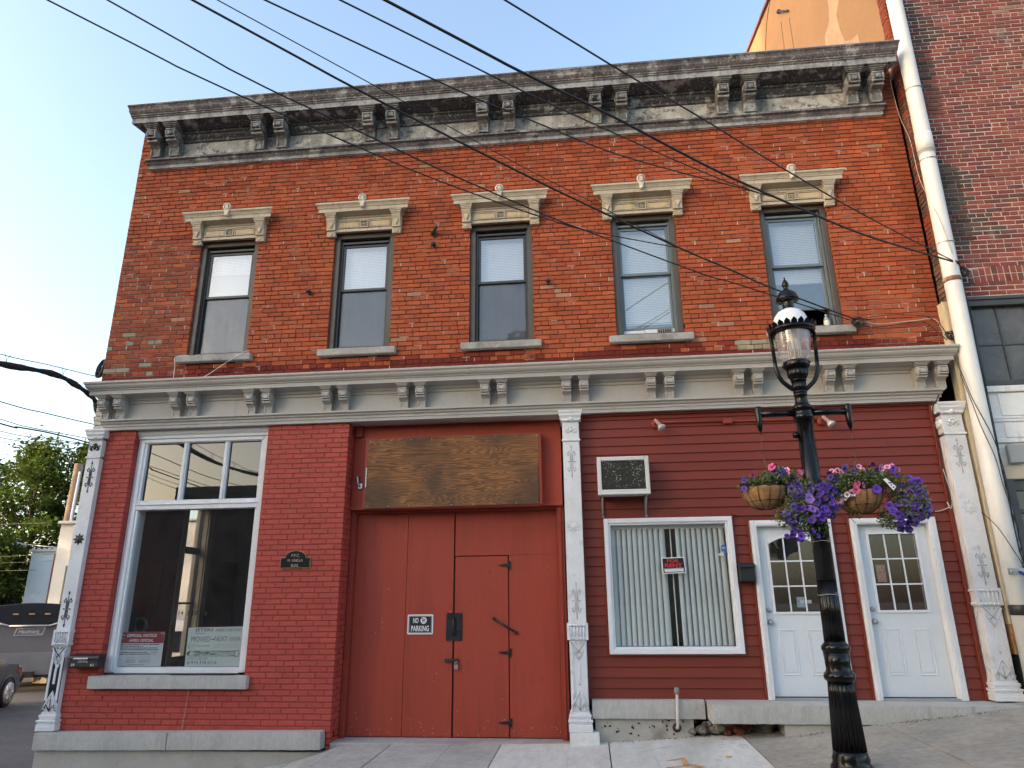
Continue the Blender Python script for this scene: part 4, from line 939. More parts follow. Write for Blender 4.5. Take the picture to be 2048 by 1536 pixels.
# entry doors
def entry_door(x0, x1, s0, s1, g, arched, loc_name):
    z0, z1 = .493, 2.525
    mb = MB(); t = s0 - x0 - .0
    for (a, b) in ((x0 + .002, s0), (s1, x1 - .002)):
        mb.box(a, b, -.012, .13, z0, z1)
        mb.box(a + (b - a) * .15, a + (b - a) * .55, -.020, -.012, z0, z1 - .02)
    mb.box(s0, s1, -.012, .13, z1 - .072, z1); mb.box(s0, s1, -.020, -.012, z1 - .06, z1 - .02)
    d = part(mb, 'entry_door', WHITE, bevel=.004)
    mb = MB(); yd = .085
    gx0, gx1, gz0, gz1 = g
    panel(mb, s0 + .004, s1 - .004, .522, z1 - .076, yd, yd + .045, [(gx0, gx1, gz0, gz1)], None)
    part(mb, 'door_slab', DOOR_WHITE, d)
    # lower raised panels
    cxm = (s0 + s1) / 2
    for sx in (-1, 1):
        mb = MB(); xa, xb = sorted((cxm + sx * .065, cxm + sx * .265)); za, zb = .745, 1.255
        frame(mb, xa, xb, za, zb, .018, yd - .008, yd + .004); mb.box(xa + .034, xb - .034, yd - .007, yd + .004, za + .034, zb - .034)
        part(mb, 'door_panel', DOOR_WHITE, d, bevel=.006)
    # light: rim, muntins, panes
    mb = MB()
    if arched:
        zs = gz1 - .085; cxx = (gx0 + gx1) / 2; hw = (gx1 - gx0) / 2
        def arc(off):
            P = []
            for q in range(13):
                u_ = -1 + 2 * q / 12; P.append((cxx + u_ * (hw + off), zs + .085 * (1 - u_ * u_) + off))
            return P
        A, B_ = arc(.026), arc(-.002)
        for q in range(12):
            V = [(x, y, z) for (x, z) in (A[q], A[q + 1], B_[q + 1], B_[q]) for y in (yd - .016, yd + .02)]
            mb.add(V, [(0, 2, 4, 6)[::-1], (1, 3, 5, 7), (0, 1, 3, 2), (4, 5, 7, 6)])
        # spandrel filling between arch and square opening
        for q in range(12):
            V = [(x, y, z) for (x, z) in ((B_[q][0], B_[q][1]), (B_[q + 1][0], B_[q + 1][1]), (B_[q + 1][0], gz1 + .001), (B_[q][0], gz1 + .001)) for y in (yd + .0005, yd + .02)]
            if gz1 - B_[q][1] > .002 or gz1 - B_[q + 1][1] > .002: mb.add(V, [(0, 2, 4, 6), (1, 7, 5, 3)])
        mb.box(gx0 - .026, gx0, yd - .016, yd + .02, gz0, zs + .02); mb.box(gx1, gx1 + .026, yd - .016, yd + .02, gz0, zs + .02); mb.box(gx0 - .026, gx1 + .026, yd - .016, yd + .02, gz0 - .026, gz0)
    else: frame(mb, gx0 - .028, gx1 + .028, gz0 - .028, gz1 + .028, .028, yd - .016, yd + .02)
    part(mb, 'glazing_rim', WHITE_CLEAN, d)
    mb = MB(); xs_ = [gx0 + (gx1 - gx0) * q / 3 for q in range(4)]; zs_ = [gz0 + (gz1 - gz0) * q / 3 for q in range(4)]
    for q in (1, 2):
        mb.box(xs_[q] - .008, xs_[q] + .008, yd - .008, yd + .01, gz0, gz1); mb.box(gx0, gx1, yd - .0085, yd + .0095, zs_[q] - .008, zs_[q] + .008)
    part(mb, 'muntin', WHITE_CLEAN, d)
    for q in range(3):
        for r_ in range(3):
            mb = MB(); mb.box(xs_[q] + .008, xs_[q + 1] - .008, yd + .002, yd + .007, zs_[r_] + .008, zs_[r_ + 1] - .008); part(mb, 'glass_pane', GLASS_DARK, d)
    kx = s0 + .062
    mb = MB(); mb.lathe([(.028, 0), (.030, -.006), (.026, -.018), (.012, -.020)][::-1], (kx, yd, 1.475), 14, axis='Y'); part(mb, 'deadbolt', STEEL, d)
    mb = MB(); mb.lathe([(.032, 0), (.032, -.008), (.012, -.012), (.012, -.03), (.024, -.038), (.030, -.052), (.024, -.066), (.008, -.070)][::-1], (kx, yd, 1.335), 14, axis='Y'); part(mb, 'door_knob', STEEL, d)
    mb = MB(); mb.box(s0, s1, -.03, .12, .493, .512); part(mb, 'threshold', STEEL, d)
    mb = MB(); mb.box(s0 + .002, s1 - .002, .075, .12, .512, .522); part(mb, 'door_sweep', BLACKM, d)
    return d
d1 = entry_door(1.987, 2.950, 2.062, 2.880, (2.20, 2.745, 1.452, 2.330), True, '')
d2 = entry_door(3.170, 4.158, 3.245, 4.066, (3.388, 3.925, 1.462, 2.340), False, '')
PAPER = M('taped_paper', (.62, .66, .68), .7, var=.05)
mb = MB(); mb.box(2.46, 2.56, .0955, .0965, 1.50, 1.62); part(mb, 'taped_note', M('blue_note', (.35, .47, .58), .7, var=.2, vs=30), d1)
mb = MB(); mb.box(2.50, 2.63, .0935, .0945, 1.545, 1.585); part(mb, 'taped_card', PAPER, d1)
mb = MB(); mb.box(3.425, 3.53, .0955, .0965, 1.78, 1.98); part(mb, 'taped_flyer', M('faded_red_flyer', (.38, .20, .16), .7, var=.5, vs=60), d2)

# stone steps and foundation on the right
mb = MB(); stone(mb, -.03, 1.255, -.085, .06, .298, .497, 31, .007); part(mb, 'step_stone', STONE)
mb = MB(); stone(mb, 1.275, 3.96, -.45, .06, .305, .492, 32, .007); part(mb, 'step_stone', STONE)
mb = MB(); stone(mb, 3.965, 4.75, -.40, .06, .30, .490, 33, .009); part(mb, 'step_stone', STONE)
mb = MB(); stone(mb, .0, 1.12, -.03, .2, -.15, .292, 34, .006, .05); part(mb, 'foundation', CONC_WALL)
mb = MB(); stone(mb, 1.30, 4.8, -.02, .2, -.15, .302, 35, .006, .12); part(mb, 'foundation', CONC_WALL)
mb = MB(); stone(mb, 2.03, 3.6, -.41, .0, .0, .299, 36, .006, .08); part(mb, 'foundation', CONC_WALL)
# broken patch of rubble and bare brick under the steps
rg = random.Random(77); RUB = M('rubble', None, .9, attr=True, var=.25, bump=.9, bs=40)
for i in range(26):
    x = rg.uniform(1.08, 2.0); y = rg.uniform(-.14, -.02); s_ = rg.uniform(.03, .085)
    zc_ = rg.uniform(gz(x) + .02, .28)
    mb = MB(); c_ = rg.choice([(.26, .23, .20), (.20, .175, .15), (.17, .05, .034), (.30, .28, .24), (.11, .095, .08)])
    mb.ball((x, y, zc_), s_, 6, 4, c_, sz=.62)
    mb.v = [(a + rg.uniform(-.012, .012), b + rg.uniform(-.012, .012), c2 + rg.uniform(-.01, .01)) for a, b, c2 in mb.v]; mb.sm = [False] * len(mb.sm)
    part(mb, 'rubble_stone', RUB)
mb = MB(); mb.box(1.42, 1.62, -.10, .0, .17, .235, (.20, .045, .028)); part(mb, 'bare_brick', BRICK)
mb = MB()
for i in range(30):
    x = rg.uniform(.05, 1.15); z = rg.uniform(.12, .285); s_ = rg.uniform(.005, .014)
    mb.lathe([(s_, -.004), (s_ * .8, 0)], (x, -.033, z), 6, axis='Y')
o = part(mb, 'pit_mark', M('dark_pit', (.05, .04, .035), .9, dirt=[((.22, .06, .03), 8, .5, .6, 1)])); o['kind'] = 'stuff'
# ================================================================ NEIGHBOUR ON THE RIGHT
NR = (7.5, 4.0, .5)
nb = thing('brick_rowhouse', 'tall weathered brick building with orange rendered side wall rising beside the lower one', 'building', NR)
def npart(mb, name, mat, parent=None, bevel=0.0): return mb.build(name, mat, parent or nb, NR, bevel)
nholes = [(5.065, 8.2, 4.16, 5.315)]
rng = random.Random(40)
mb = MB(); panel(mb, 4.93, 12.0, 5.36, 16.5, .008, .4, [], lambda x, z: rng.choice([(.58, .45, .40), (.54, .42, .38), (.62, .49, .44)]) if x > 5.15 + .15 * math.sin(z * 3) else (.24, .20, .175), .4)
nw = npart(mb, 'brick_wall', MORTAR)
NP = [(.25, .082, .068), (.285, .095, .078), (.22, .078, .068), (.18, .072, .065), (.30, .105, .082), (.15, .082, .072), (.27, .09, .078)]
NG = [(.095, .082, .072), (.075, .062, .055), (.12, .09, .078), (.14, .062, .05), (.10, .085, .08)]
crc2 = random.Random(12)
def ncol(a, b, z, k):
    x = (a + b) / 2; edge = 4.93 + .30 + .22 * math.sin(z * 2.1) + .12 * math.sin(z * 7.3) + (.22 if 6.25 < z < 6.55 else 0)
    c = crc2.choice(NG if x < edge else NP); v = crc2.uniform(.85, 1.15)
    if x > 6.3 and crc2.random() < min(.6, (x - 6.2) * .8): c = (.30, .20, .16)
    return tuple(q * v for q in c)
NBRICK = M('weathered_neighbour_brick', (.96, .85, .82), .9, attr=True, var=.2, vs=4, bump=.9, bs=80, fine=1.0, spec=.2, dirt=[((.36, .27, .235), 2.6, .58, .74, .5), ((.42, .36, .32), 40, .68, .74, .6), ((.06, .05, .045), 3, .64, .76, .5)])
rects = runs(4.95, 9.2, 5.375, 13.2, .0675, .2145, [(5.12, 9.3, 5.56, 5.79)], rng, header=7, j=.0125)
lay(rects, ncol, NBRICK, nw, NR, 'brick', rng, jit=.003, ch=.004)
mb = MB()       # relieving arch: two rings of bricks on edge
for ring in range(2):
    for k in range(44):
        x = 5.14 + k * .078; z0 = 5.565 + ring * .113 - .05 * max(0, 1 - (x - 5.1) / .5) ** 2
        if x < 9.2: brick_mesh(mb, x, x + .066, z0, z0 + .104, ncol(x + .3, x + .4, z0, 0), rng, 0, .003)
o = npart(mb, 'arch_brickwork', NBRICK, nw); o['kind'] = 'stuff'
# pier beside the party line, rounded bricks
mb = MB(); mb.box(4.752, 4.925, -.118, .0, 5.26, 16.2, (.20, .17, .15)); pier = npart(mb, 'brick_pier', MORTAR)
big = MB(); k = 0; z = 5.265
while z < 13:
    c = crc2.choice([(.17, .07, .05), (.12, .062, .05), (.20, .06, .042), (.10, .075, .062), (.23, .06, .035)])
    if z < 5.75: c = crc2.choice([(.16, .12, .09), (.12, .09, .07), (.2, .12, .09)])
    if z > 9.1: c = (.26, .07, .04)
    m1 = MB(); x1 = 4.93 if k % 2 else 4.86
    P = [(4.738, .012), (4.738, -.105), (4.745, -.122), (4.765, -.132), (x1, -.132), (x1, .012)]
    dx = rng.uniform(-.004, .004); vs = [(x + dx, y, z + .003) for x, y in P] + [(x + dx, y, z + .059) for x, y in P]; n_ = len(P)
    m1.add(vs, [tuple(range(n_)), tuple(range(2 * n_ - 1, n_ - 1, -1))] + [(i, i + n_, (i + 1) % n_ + n_, (i + 1) % n_) for i in range(n_)], c)
    m1.build('pier_brick', NBRICK, pier, NR)
    z += .0675; k += 1
CREAM = M('cream_wood_trim', (.62, .52, .36), .65, var=.1, bump=.5, bs=30, stretch=(1, 1, .3), dirt=[((.33, .27, .18), 6, .6, .75, .6), ((.48, .40, .28), 3, .5, .7, .5)])
RUSTY = M('rust_stained_block', (.42, .21, .075), .85, var=.25, bump=.6, bs=30, dirt=[((.20, .09, .035), 6, .5, .7, .8), ((.6, .45, .28), 9, .6, .7, .7)])
mb = MB(); mb.box(4.680, 4.93, -.125, .02, 1.30, 5.255); mb.box(4.672, 4.72, -.14, -.125, 1.30, 5.20); mb.box(4.735, 4.79, -.133, -.125, 1.32, 5.10); npart(mb, 'corner_trim', CREAM, None, .004)
mb = MB(); mb.box(4.678, 4.93, -.13, .02, .985, 1.297); mb.box(4.672, 4.935, -.14, .02, 1.14, 1.16); npart(mb, 'rusty_block', RUSTY, None, .005)
mb = MB(); mb.box(4.70, 4.95, -.16, .05, .52, .975); npart(mb, 'black_box', M('scuffed_black_panel', (.03, .03, .032), .5, var=.3, dirt=[((.25, .24, .22), 9, .6, .72, .7)]), None, .006)
STRIP = M('flaking_edge_board', (.40, .38, .35), .9, var=.3, bump=1, bs=25, dirt=[((.05, .045, .04), 9, .45, .58, .95), ((.6, .58, .54), 20, .55, .65, .7)])
mb = MB(); mb.box(4.935, 5.035, -.03, .05, .5, 5.33); npart(mb, 'edge_board', STRIP)
FRAME_G = M('dark_window_frame', (.055, .058, .06), .5, var=.2)
mb = MB(); mb.box(5.04, 8.3, .0, .3, 5.315, 5.36); mb.box(5.065, 8.2, .02, .3, 5.235, 5.315); mb.box(5.065, 5.105, .03, .3, 4.2, 5.235); mb.box(8.15, 8.2, .03, .3, 4.2, 5.235); mb.box(5.05, 8.25, -.02, .3, 4.13, 4.2); nwn = npart(mb, 'wide_window', FRAME_G, None, .004)
mb = MB(); mb.box(5.105, 8.15, .10, .106, 4.2, 5.235); npart(mb, 'glass_pane', glass('grey_reflecting_glass', tint=(.3, .31, .32), boost=.04, haze=.5, hazec=(.19, .19, .19)), nwn)  # diffuse grey mixed into the pane stands for its dull reflection
mb = MB()
for x in (5.44, 5.80, 6.16, 6.52, 6.9, 7.3, 7.7): mb.box(x - .011, x + .011, .085, .0995, 4.2, 5.235)
mb.box(5.105, 8.15, .088, .099, 4.70, 4.72); npart(mb, 'glazing_bar', FRAME_G, nwn)
mb = MB(); mb.prism([(5.10, 4.66), (5.12, 4.70), (5.28, 4.20), (5.22, 4.20)], .14, .16); npart(mb, 'curtain', M('tan_curtain', (.42, .27, .18), .8), nwn)
mb = MB(); mb.box(4.94, 12, .31, .36, .5, 5.36); npart(mb, 'room_lining', DARK)
OLDW = M('flaking_white_boards', (.78, .78, .765), .7, var=.08, bump=.4, bs=30, dirt=[((.33, .31, .28), 5, .64, .72, .8), ((.12, .11, .1), 24, .70, .74, .9)], streak=((.38, .34, .29), 14, .6, .75, .6))
mb = MB(); mb.box(5.04, 12, .01, .12, 3.12, 4.128)
fas = npart(mb, 'white_fascia', OLDW)
for (za, zb, pr) in ((4.045, 4.125, .035), (3.70, 3.73, .02), (3.665, 3.70, .012), (3.40, 3.455, .022)):
    mb = MB(); mb.box(5.045, 12, -pr, .009, za, zb); npart(mb, 'board', OLDW, fas, .006)
for (za, zb) in ((3.74, 4.035), (3.465, 3.655)):
    mb = MB(); mb.box(5.17, 12, -.008, .009, za, zb); npart(mb, 'fascia_panel', OLDW, fas, .006)
mb = MB(); mb.box(5.04, 12, -.03, .12, 2.95, 3.118); npart(mb, 'lintel_beam', CREAM, fas, .006)
mb = MB(); mb.box(5.10, 5.30, -.10, -.031, 3.135, 3.36); npart(mb, 'electrical_box', M('grey_box_paint', (.32, .33, .34), .5, var=.08), None, .008)
mb = MB(); mb.box(5.045, 5.12, -.03, .2, .6, 2.95); mb.box(5.12, 12, .02, .2, 2.55, 2.60); mb.box(5.12, 12, .02, .2, 2.82, 2.95); mb.box(6.4, 6.48, .02, .2, .6, 2.82); mb.box(5.12, 12, -.01, .25, .55, .95); npart(mb, 'shopfront_frame', M('charcoal_shopfront', (.075, .078, .082), .5, var=.15))
mb = MB(); mb.box(5.12, 12, .06, .066, .95, 2.55); mb.box(5.12, 12, .06, .066, 2.60, 2.82); npart(mb, 'glass_pane', GLASS_DARK)
# orange side wall above the lower roof
STUC = M('ochre_render', (.33, .175, .080), .9, var=.07, vs=1.2, bump=.35, bs=20, dirt=[((.28, .145, .065), 2.5, .55, .75, .5), ((.2, .11, .06), 40, .72, .76, .5)])
mb = MB(); A = [(.02, 8.9), (9.0, 8.9), (9.0, 15.95), (.02, 14.1)]; mb.prismx(A, 4.748, 4.94); sw_ = npart(mb, 'side_wall', STUC)
mb = MB(); mb.box(4.94, 12, .42, 9, .4, 13.9, (.2, .06, .045)); npart(mb, 'main_volume', NBRICK)
mb = MB(); mb.prismx([(.0, 14.10), (9.05, 15.96), (9.05, 16.03), (.0, 14.17)], 4.69, 5.0); npart(mb, 'coping', M('dark_red_coping', (.20, .07, .075), .6), sw_)
mb = MB(); cx_ = 4.744
pol = [(1.623, 12.6), (1.3, 12.6), (1.197, 11.59), (1.40, 11.45), (1.36, 11.10), (1.26, 10.75), (1.0, 10.55), (.78, 10.45), (.80, 9.2), (2.15, 9.2), (2.12, 11.0), (1.98, 11.56), (1.70, 11.63), (1.62, 11.9)]
mb.prismx(pol, 4.7435, 4.75); npart(mb, 'plaster_patch', M('pale_plaster_patch', (.44, .28, .17), .9, var=.15, bump=.8, bs=18, dirt=[((.33, .175, .080), 5, .55, .68, .8)]), sw_)
mb = MB(); mb.tube([(4.70, 3.97, 14.15), (4.70, 3.42, 13.62)], .022, 6); mb.ball((4.71, 3.97, 14.15), .05, 8, 5); npart(mb, 'anchor_rod', BLACKM, sw_)
mb = MB(); mb.tube(smooth_path([(4.742, 4.05, 15.1), (4.742, 4.757, 14.85), (4.742, 5.2, 14.4), (4.742, 5.4, 13.9), (4.742, 5.65, 13.7), (4.742, 5.8, 12.0)]), .007, 4); npart(mb, 'crack', JOINT, sw_)
mb = MB(); mb.tube(smooth_path([(4.742, 4.0, 13.9), (4.742, 4.05, 13.2), (4.742, 3.98, 12.4)]), .004, 4); mb.tube(smooth_path([(4.742, 3.5, 13.5), (4.742, 3.52, 12.9), (4.742, 3.46, 12.2)]), .004, 4); npart(mb, 'crack', JOINT, sw_)

# ---------------------------------------------------------------- downpipe
PIPE = M('white_drainpipe', (.77, .76, .73), .42, var=.05, dirt=[((.45, .40, .33), 4, .66, .78, .5), ((.08, .08, .08), 9, .74, .78, .7)])
r0 = (4.78, -.26, .6); t = thing('drainpipe', 'fat white drainpipe running up the joint between the two brick buildings', 'drainpipe', r0)
mb = MB(); P = [(4.755, .62), (4.765, 3.0), (4.797, 5.2), (4.83, 7.8), (4.84, 9.5), (4.842, 16)]
mb.tube([(x, -.255, z) for x, z in P], .102, 20); mb.tube([(4.826, -.255, 7.38), (4.829, -.255, 7.70)], .108, 20); mb.build('pipe', PIPE, t, r0)
for z, x in ((7.43, 4.827), (7.29, 4.826), (8.45, 4.836), (6.02, 4.815)):
    mb = MB(); mb.tube([(x + .106 * math.cos(q * .3), -.255 + .106 * math.sin(q * .3), z + .01 * math.sin(q * .3)) for q in range(21)], .007, 5, closed=True); mb.build('pipe_strap', STEEL, t, r0)
mb = MB(); mb.lathe([(.109, 0), (.109, .06)], (4.80, -.255, 5.46), 20); mb.build('pipe_strap', M('rusted_band', (.22, .10, .06), .7, var=.4, dirt=[((.4, .38, .35), 8, .5, .6, .9)]), t, r0)
mb = MB(); mb.lathe([(.108, 0), (.112, .01), (.112, .10), (.108, .11)], (4.758, -.255, 1.40), 20); mb.build('rubber_coupling', BLACKM, t, r0)
mb = MB(); mb.box(4.66, 4.93, -.37, -.355, 1.83, 1.90); mb.ball((4.685, -.375, 1.865), .022, 8, 5); mb.build('clamp_bar', STEEL, t, r0)

# ================================================================ SMALL THINGS ON THE FRONT
# lettered plaque
r0 = (-3.775, -.02, 2.04); t = thing('name_plaque', 'small black arched name plaque with bronze letters on the painted brick pier', 'plaque', r0)
def plaque(g): return [(-3.975 - g, 2.036 - g), (-3.575 + g, 2.036 - g), (-3.575 + g, 2.172 + g), (-3.635 + g * .4, 2.172 + g)] + [(-3.775 + (.14 + g) * math.cos(RAD(a)), 2.172 + (.088 + g) * math.sin(RAD(a))) for a in range(15, 166, 15)] + [(-3.915 - g * .4, 2.172 + g), (-3.975 - g, 2.172 + g)]
BRZ = M('bronze_edge', (.34, .26, .15), .4, metal=.5, var=.1)
mb = MB(); mb.prism(plaque(.0), -.022, -.001); mb.build('bronze_rim', BRZ, t, r0)
mb = MB(); mb.prism(plaque(-.007), -.0245, -.0215); mb.build('plate', M('plaque_black', (.008, .008, .009), .6, spec=.2), t, r0)
mb = MB(); mb.text('P.F.C.', -3.775, 2.196, -.0255, .034); mb.text('M. GRELLA', -3.775, 2.133, -.0255, .032, .20); mb.text('BLDG.', -3.775, 2.070, -.0255, .032, .10); o = mb.build('lettering', M('pale_bronze_letters', (.52, .46, .36), .5), t, r0)
# mail boxes
r0 = (-6.41, 0, .84); t = thing('mailbox', 'black wall mailbox with worn lid and small white numerals beside the corner pilaster', 'mailbox', r0)
MBX = M('black_mailbox', (.012, .0125, .014), .5, var=.2, dirt=[((.3, .29, .28), 30, .73, .77, .4)])
mb = MB(); mb.prismx([(-.005, .84), (-.12, .845), (-.15, .86), (-.14, .985), (-.005, 1.0)][::-1], -6.60, -6.20); mb.build('box', MBX, t, r0, bevel=.006)
mb = MB(); mb.prismx([(-.004, .992), (-.145, .975), (-.165, .955), (-.168, .962), (-.15, .987), (-.004, 1.012)][::-1], -6.61, -6.19); mb.build('lid', MBX, t, r0)
mb = MB(); mb.prismx([(-.156, .957), (-.1725, .952), (-.1725, .957), (-.156, .978)][::-1], -6.52, -6.33); mb.build('torn_label', M('silver_label', (.45, .45, .45), .5, var=.5, vs=60), t, r0)
mb = MB(); mb.text('CENTRAL', -6.40, .925, -.147, .026, .14); mb.build('lettering', WHITE_CLEAN, t, r0)
for tx_, xx_ in (('59', -6.53), ('61', -6.27)): mb = MB(); mb.text(tx_, xx_, .885, -.150, .030, .045, .01); mb.build('numeral', WHITE_CLEAN, t, r0)
r0 = (1.88, 0, 1.80); t = thing('mailbox', 'plain black mailbox on red clapboards between picture window and arched-light door', 'mailbox', r0)
mb = MB(); mb.prismx([(.03, 1.80), (-.085, 1.80), (-.095, 1.81), (-.085, 2.0), (.03, 2.0)][::-1], 1.792, 1.972); mb.build('box', MBX, t, r0, bevel=.005)
mb = MB(); mb.prismx([(.03, 2.0), (-.10, 1.985), (-.112, 1.965), (-.112, 1.972), (-.098, 1.998), (.03, 2.022)][::-1], 1.785, 1.979); mb.build('lid', MBX, t, r0)
# NO PARKING sign
r0 = (-2.198, .396, 1.21); t = thing('no_parking_sign', 'white-bordered black no parking sign on the left red garage leaf', 'sign', r0)
SIGNW = M('sign_white', (.74, .75, .77), .4, var=.03); SIGNK = M('sign_black', (.012, .013, .016), .4, var=.1)
def rr(x0, x1, z0, z1, r):
    P = []
    for cx, cz, a0 in ((x1 - r, z0 + r, -90), (x1 - r, z1 - r, 0), (x0 + r, z1 - r, 90), (x0 + r, z0 + r, 180)):
        for k in range(4): a = RAD(a0 + k * 30); P.append((cx + r * math.cos(a), cz + r * math.sin(a)))
    return P
mb = MB(); mb.prism(rr(-2.368, -2.03, 1.208, 1.452, .015), .389, .3965); mb.build('plate', SIGNW, t, r0)
mb = MB(); mb.prism(rr(-2.351, -2.046, 1.225, 1.435, .006), .3877, .3889); mb.build('black_field', SIGNK, t, r0)
mb = MB(); frame(mb, -2.345, -2.052, 1.231, 1.429, .003, .3870, .3876); mb.text('NO', -2.258, 1.378, .387, .066, .072, .03); mb.text('PARKING', -2.20, 1.280, .387, .070, .235, .03)
mb.lathe([(.042, -.0006), (.042, 0)], (-2.155, .3875, 1.377), 24, axis='Y', sm=False); mb.build('lettering', SIGNW, t, r0)
mb = MB(); mb.text('P', -2.153, 1.377, .3862, .05, .034, .012); mb.tube([(-2.186, .3860, 1.405), (-2.124, .3860, 1.349)], .0022, 4); mb.build('symbol', SIGNK, t, r0)
# paper notices behind the shop glass
MAROON = M('notice_maroon', (.30, .03, .036), .6, var=.06); PAPERW = M('notice_paper', (.74, .77, .82), .7, var=.03); INK = M('print_ink', (.05, .05, .06), .7, var=.1); INKG = M('marker_grey', (.13, .135, .14), .8, var=.6, vs=60)
r0 = (-5.86, .17, .79); t = thing('official_notice', 'printed notice with maroon heading in the lower left corner of the shop window', 'notice', (r0[0], r0[1], r0[2] + .042))
mb = MB(); mb.box(-6.165, -5.545, .166, .171, .80, 1.222); mb.build('sheet', PAPERW, t, r0)
mb = MB(); mb.box(-6.163, -5.547, .1635, .1658, 1.083, 1.221); mb.build('heading_band', MAROON, t, r0)
mb = MB(); mb.text('OFFICIAL NOTICE', -5.855, 1.178, .163, .036, .41, .035); mb.text('AVISO OFICIAL', -5.855, 1.118, .163, .036, .34, .035)
for (x, z) in ((-6.12, 1.18), (-6.13, 1.14), (-5.60, 1.205), (-5.57, 1.195)): mb.box(x, x + .03, .1628, .1634, z, z + .006)
mb.build('heading_lettering', SIGNW, t, r0)
mb = MB(); rg = random.Random(2)
def textline(x0, x1, z, h):
    x = x0
    while x < x1:
        w = rg.uniform(.008, .03); mb.box(x, min(x + w, x1), .1645, .1656, z, z + h * rg.uniform(.8, 1.1)); x += w + .006
for (a, b, z) in ((-6.13, -5.60, 1.063), (-6.13, -5.82, 1.040), (-6.13, -5.62, 1.019), (-6.13, -5.60, .998), (-6.13, -5.75, .965), (-6.13, -5.70, .944)): textline(a, b, z, .011)
for z in (.91, .885, .872, .859, .846):
    textline(-6.04, -5.90, z, .003); textline(-5.85, -5.70, z, .003)
textline(-5.97, -5.78, .825, .003); textline(-5.99, -5.76, .817, .003)
mb.text('PLANNING', -5.66, .972, .164, .016, .10, 0, shear=.2); mb.text('7-10-24', -5.65, .945, .164, .014, .07, 0, shear=.2); mb.build('print', INK, t, r0)
r0 = (-4.85, .17, .79); t = thing('handwritten_sign', 'white hand-lettered poster in the lower right corner of the shop window', 'sign', (r0[0], r0[1], r0[2] + .042))
mb = MB(); mb.prism([(-5.218, .80), (-4.463, .80), (-4.478, 1.282), (-5.225, 1.272)], .166, .171); mb.build('sheet', M('poster_board', (.72, .78, .74), .7, var=.04), t, r0)
mb = MB(); y = .1655
mb.text('JETERS', -5.005, 1.238, y, .050, .25, .012); mb.text('HAND CARWASH', -4.675, 1.240, y, .038, .34, -.005); mb.box(-5.12, -4.99, y - .001, y, 1.198, 1.203)
mb.text('MOVED', -5.04, 1.130, y, .064, .26, -.008); mb.text('NEXT', -4.765, 1.133, y, .055, .17, -.008); mb.text('DOOR', -4.575, 1.133, y, .045, .14, -.008)
mb.tube([(-4.90, y - .001, 1.125), (-4.862, y - .001, 1.125)], .003, 4); mb.prism([(-4.87, 1.112), (-4.855, 1.125), (-4.87, 1.138)], y - .001, y)
mb.tube([(-5.17, y - .001, 1.085), (-5.205, y - .001, 1.05), (-5.17, y - .001, 1.015)], .003, 4); mb.tube([(-5.16, y - .001, 1.062), (-5.11, y - .001, 1.062)], .002, 4); mb.tube([(-5.16, y - .001, 1.038), (-5.11, y - .001, 1.038)], .002, 4); mb.text('THIS WAY', -5.0, 1.048, y, .024, .20, -.01)
mb.box(-4.86, -4.52, y - .0006, y, 1.058, 1.060); mb.box(-4.86, -4.52, y - .0006, y, 1.032, 1.034)
mb.text('CONTACT / CALL : ROB', -5.055, .895, y, .022, .28, -.008); mb.text('# 914 318 6216', -4.99, .845, y, .045, .40, -.004)
mb.tube([(-5.17, y - .001, .985), (-4.55, y - .001, .985)], .0022, 4); mb.tube([(-5.18, y - .001, .925), (-4.55, y - .001, .925)], .0022, 4)
for k in range(70):
    x = rg.uniform(-5.17, -4.58); z = rg.uniform(.93, .98); w = rg.uniform(.02, .10); mb.tube([(x, y - .001, z), (min(x + w, -4.56), y - .001, z + rg.uniform(-.006, .006))], rg.uniform(.0008, .0018), 3)
mb.prism([(-5.215, .955), (-5.18, .92), (-5.175, .95), (-5.165, .99), (-5.185, .985)], y - .001, y)
mb.tube([(-4.55, y - .001, .99), (-4.52, y - .001, .995), (-4.50, y - .001, .955), (-4.52, y - .001, .915), (-4.55, y - .001, .92), (-4.57, y - .001, .955)], .003, 4, closed=True)
mb.build('hand_lettering', INKG, t, r0)
mb = MB(); mb.text('914', -5.375, 1.495, .1495, .062, .125, .012); mb.text('3186216', -5.13, 1.495, .1495, .062, .28, .012)
r0 = (-5.23, .149, 1.46); tag(mb.build('window_numbers', SIGNK, None, r0), 'black telephone number lettering stuck on the shop window glass above the notices', 'lettering')
# FOR RENT sign and sticker
r0 = (1.035, .05, 1.905); t = thing('for_rent_sign', 'small black for rent sign with red capitals in the picture window', 'sign', r0)
mb = MB(); P = [(.897, 1.905), (1.186, 1.915), (1.172, 2.106), (.892, 2.098)]; mb.prism(P, .047, .0535); mb.build('plate', SIGNW, t, r0)
mb = MB(); mb.prism([(.910, 1.918), (1.172, 1.927), (1.160, 2.094), (.906, 2.087)], .0455, .0468); mb.build('black_field', SIGNK, t, r0)
mb = MB(); mb.prism([(.925, 1.927), (1.155, 1.935), (1.152, 1.975), (.922, 1.968)], .0440, .0453); mb.build('white_strip', SIGNW, t, r0)
mb = MB(); mb.box(.93, 1.14, .0432, .0438, 1.962, 1.967); mb.build('strip_print', INK, t, r0)
mb = MB(); mb.text('FOR', 1.033, 2.060, .0453, .040, .145, .03); mb.text('RENT', 1.036, 2.006, .0453, .044, .21, .03); mb.build('lettering', M('sign_red', (.62, .03, .03), .5, var=.03), t, r0)
r0 = (1.66, .05, 2.1); t = thing('window_sticker', 'blue security sticker near the right edge of the picture window', 'sticker', r0)
BLUE = M('sticker_blue', (.02, .14, .42), .5, var=.05)
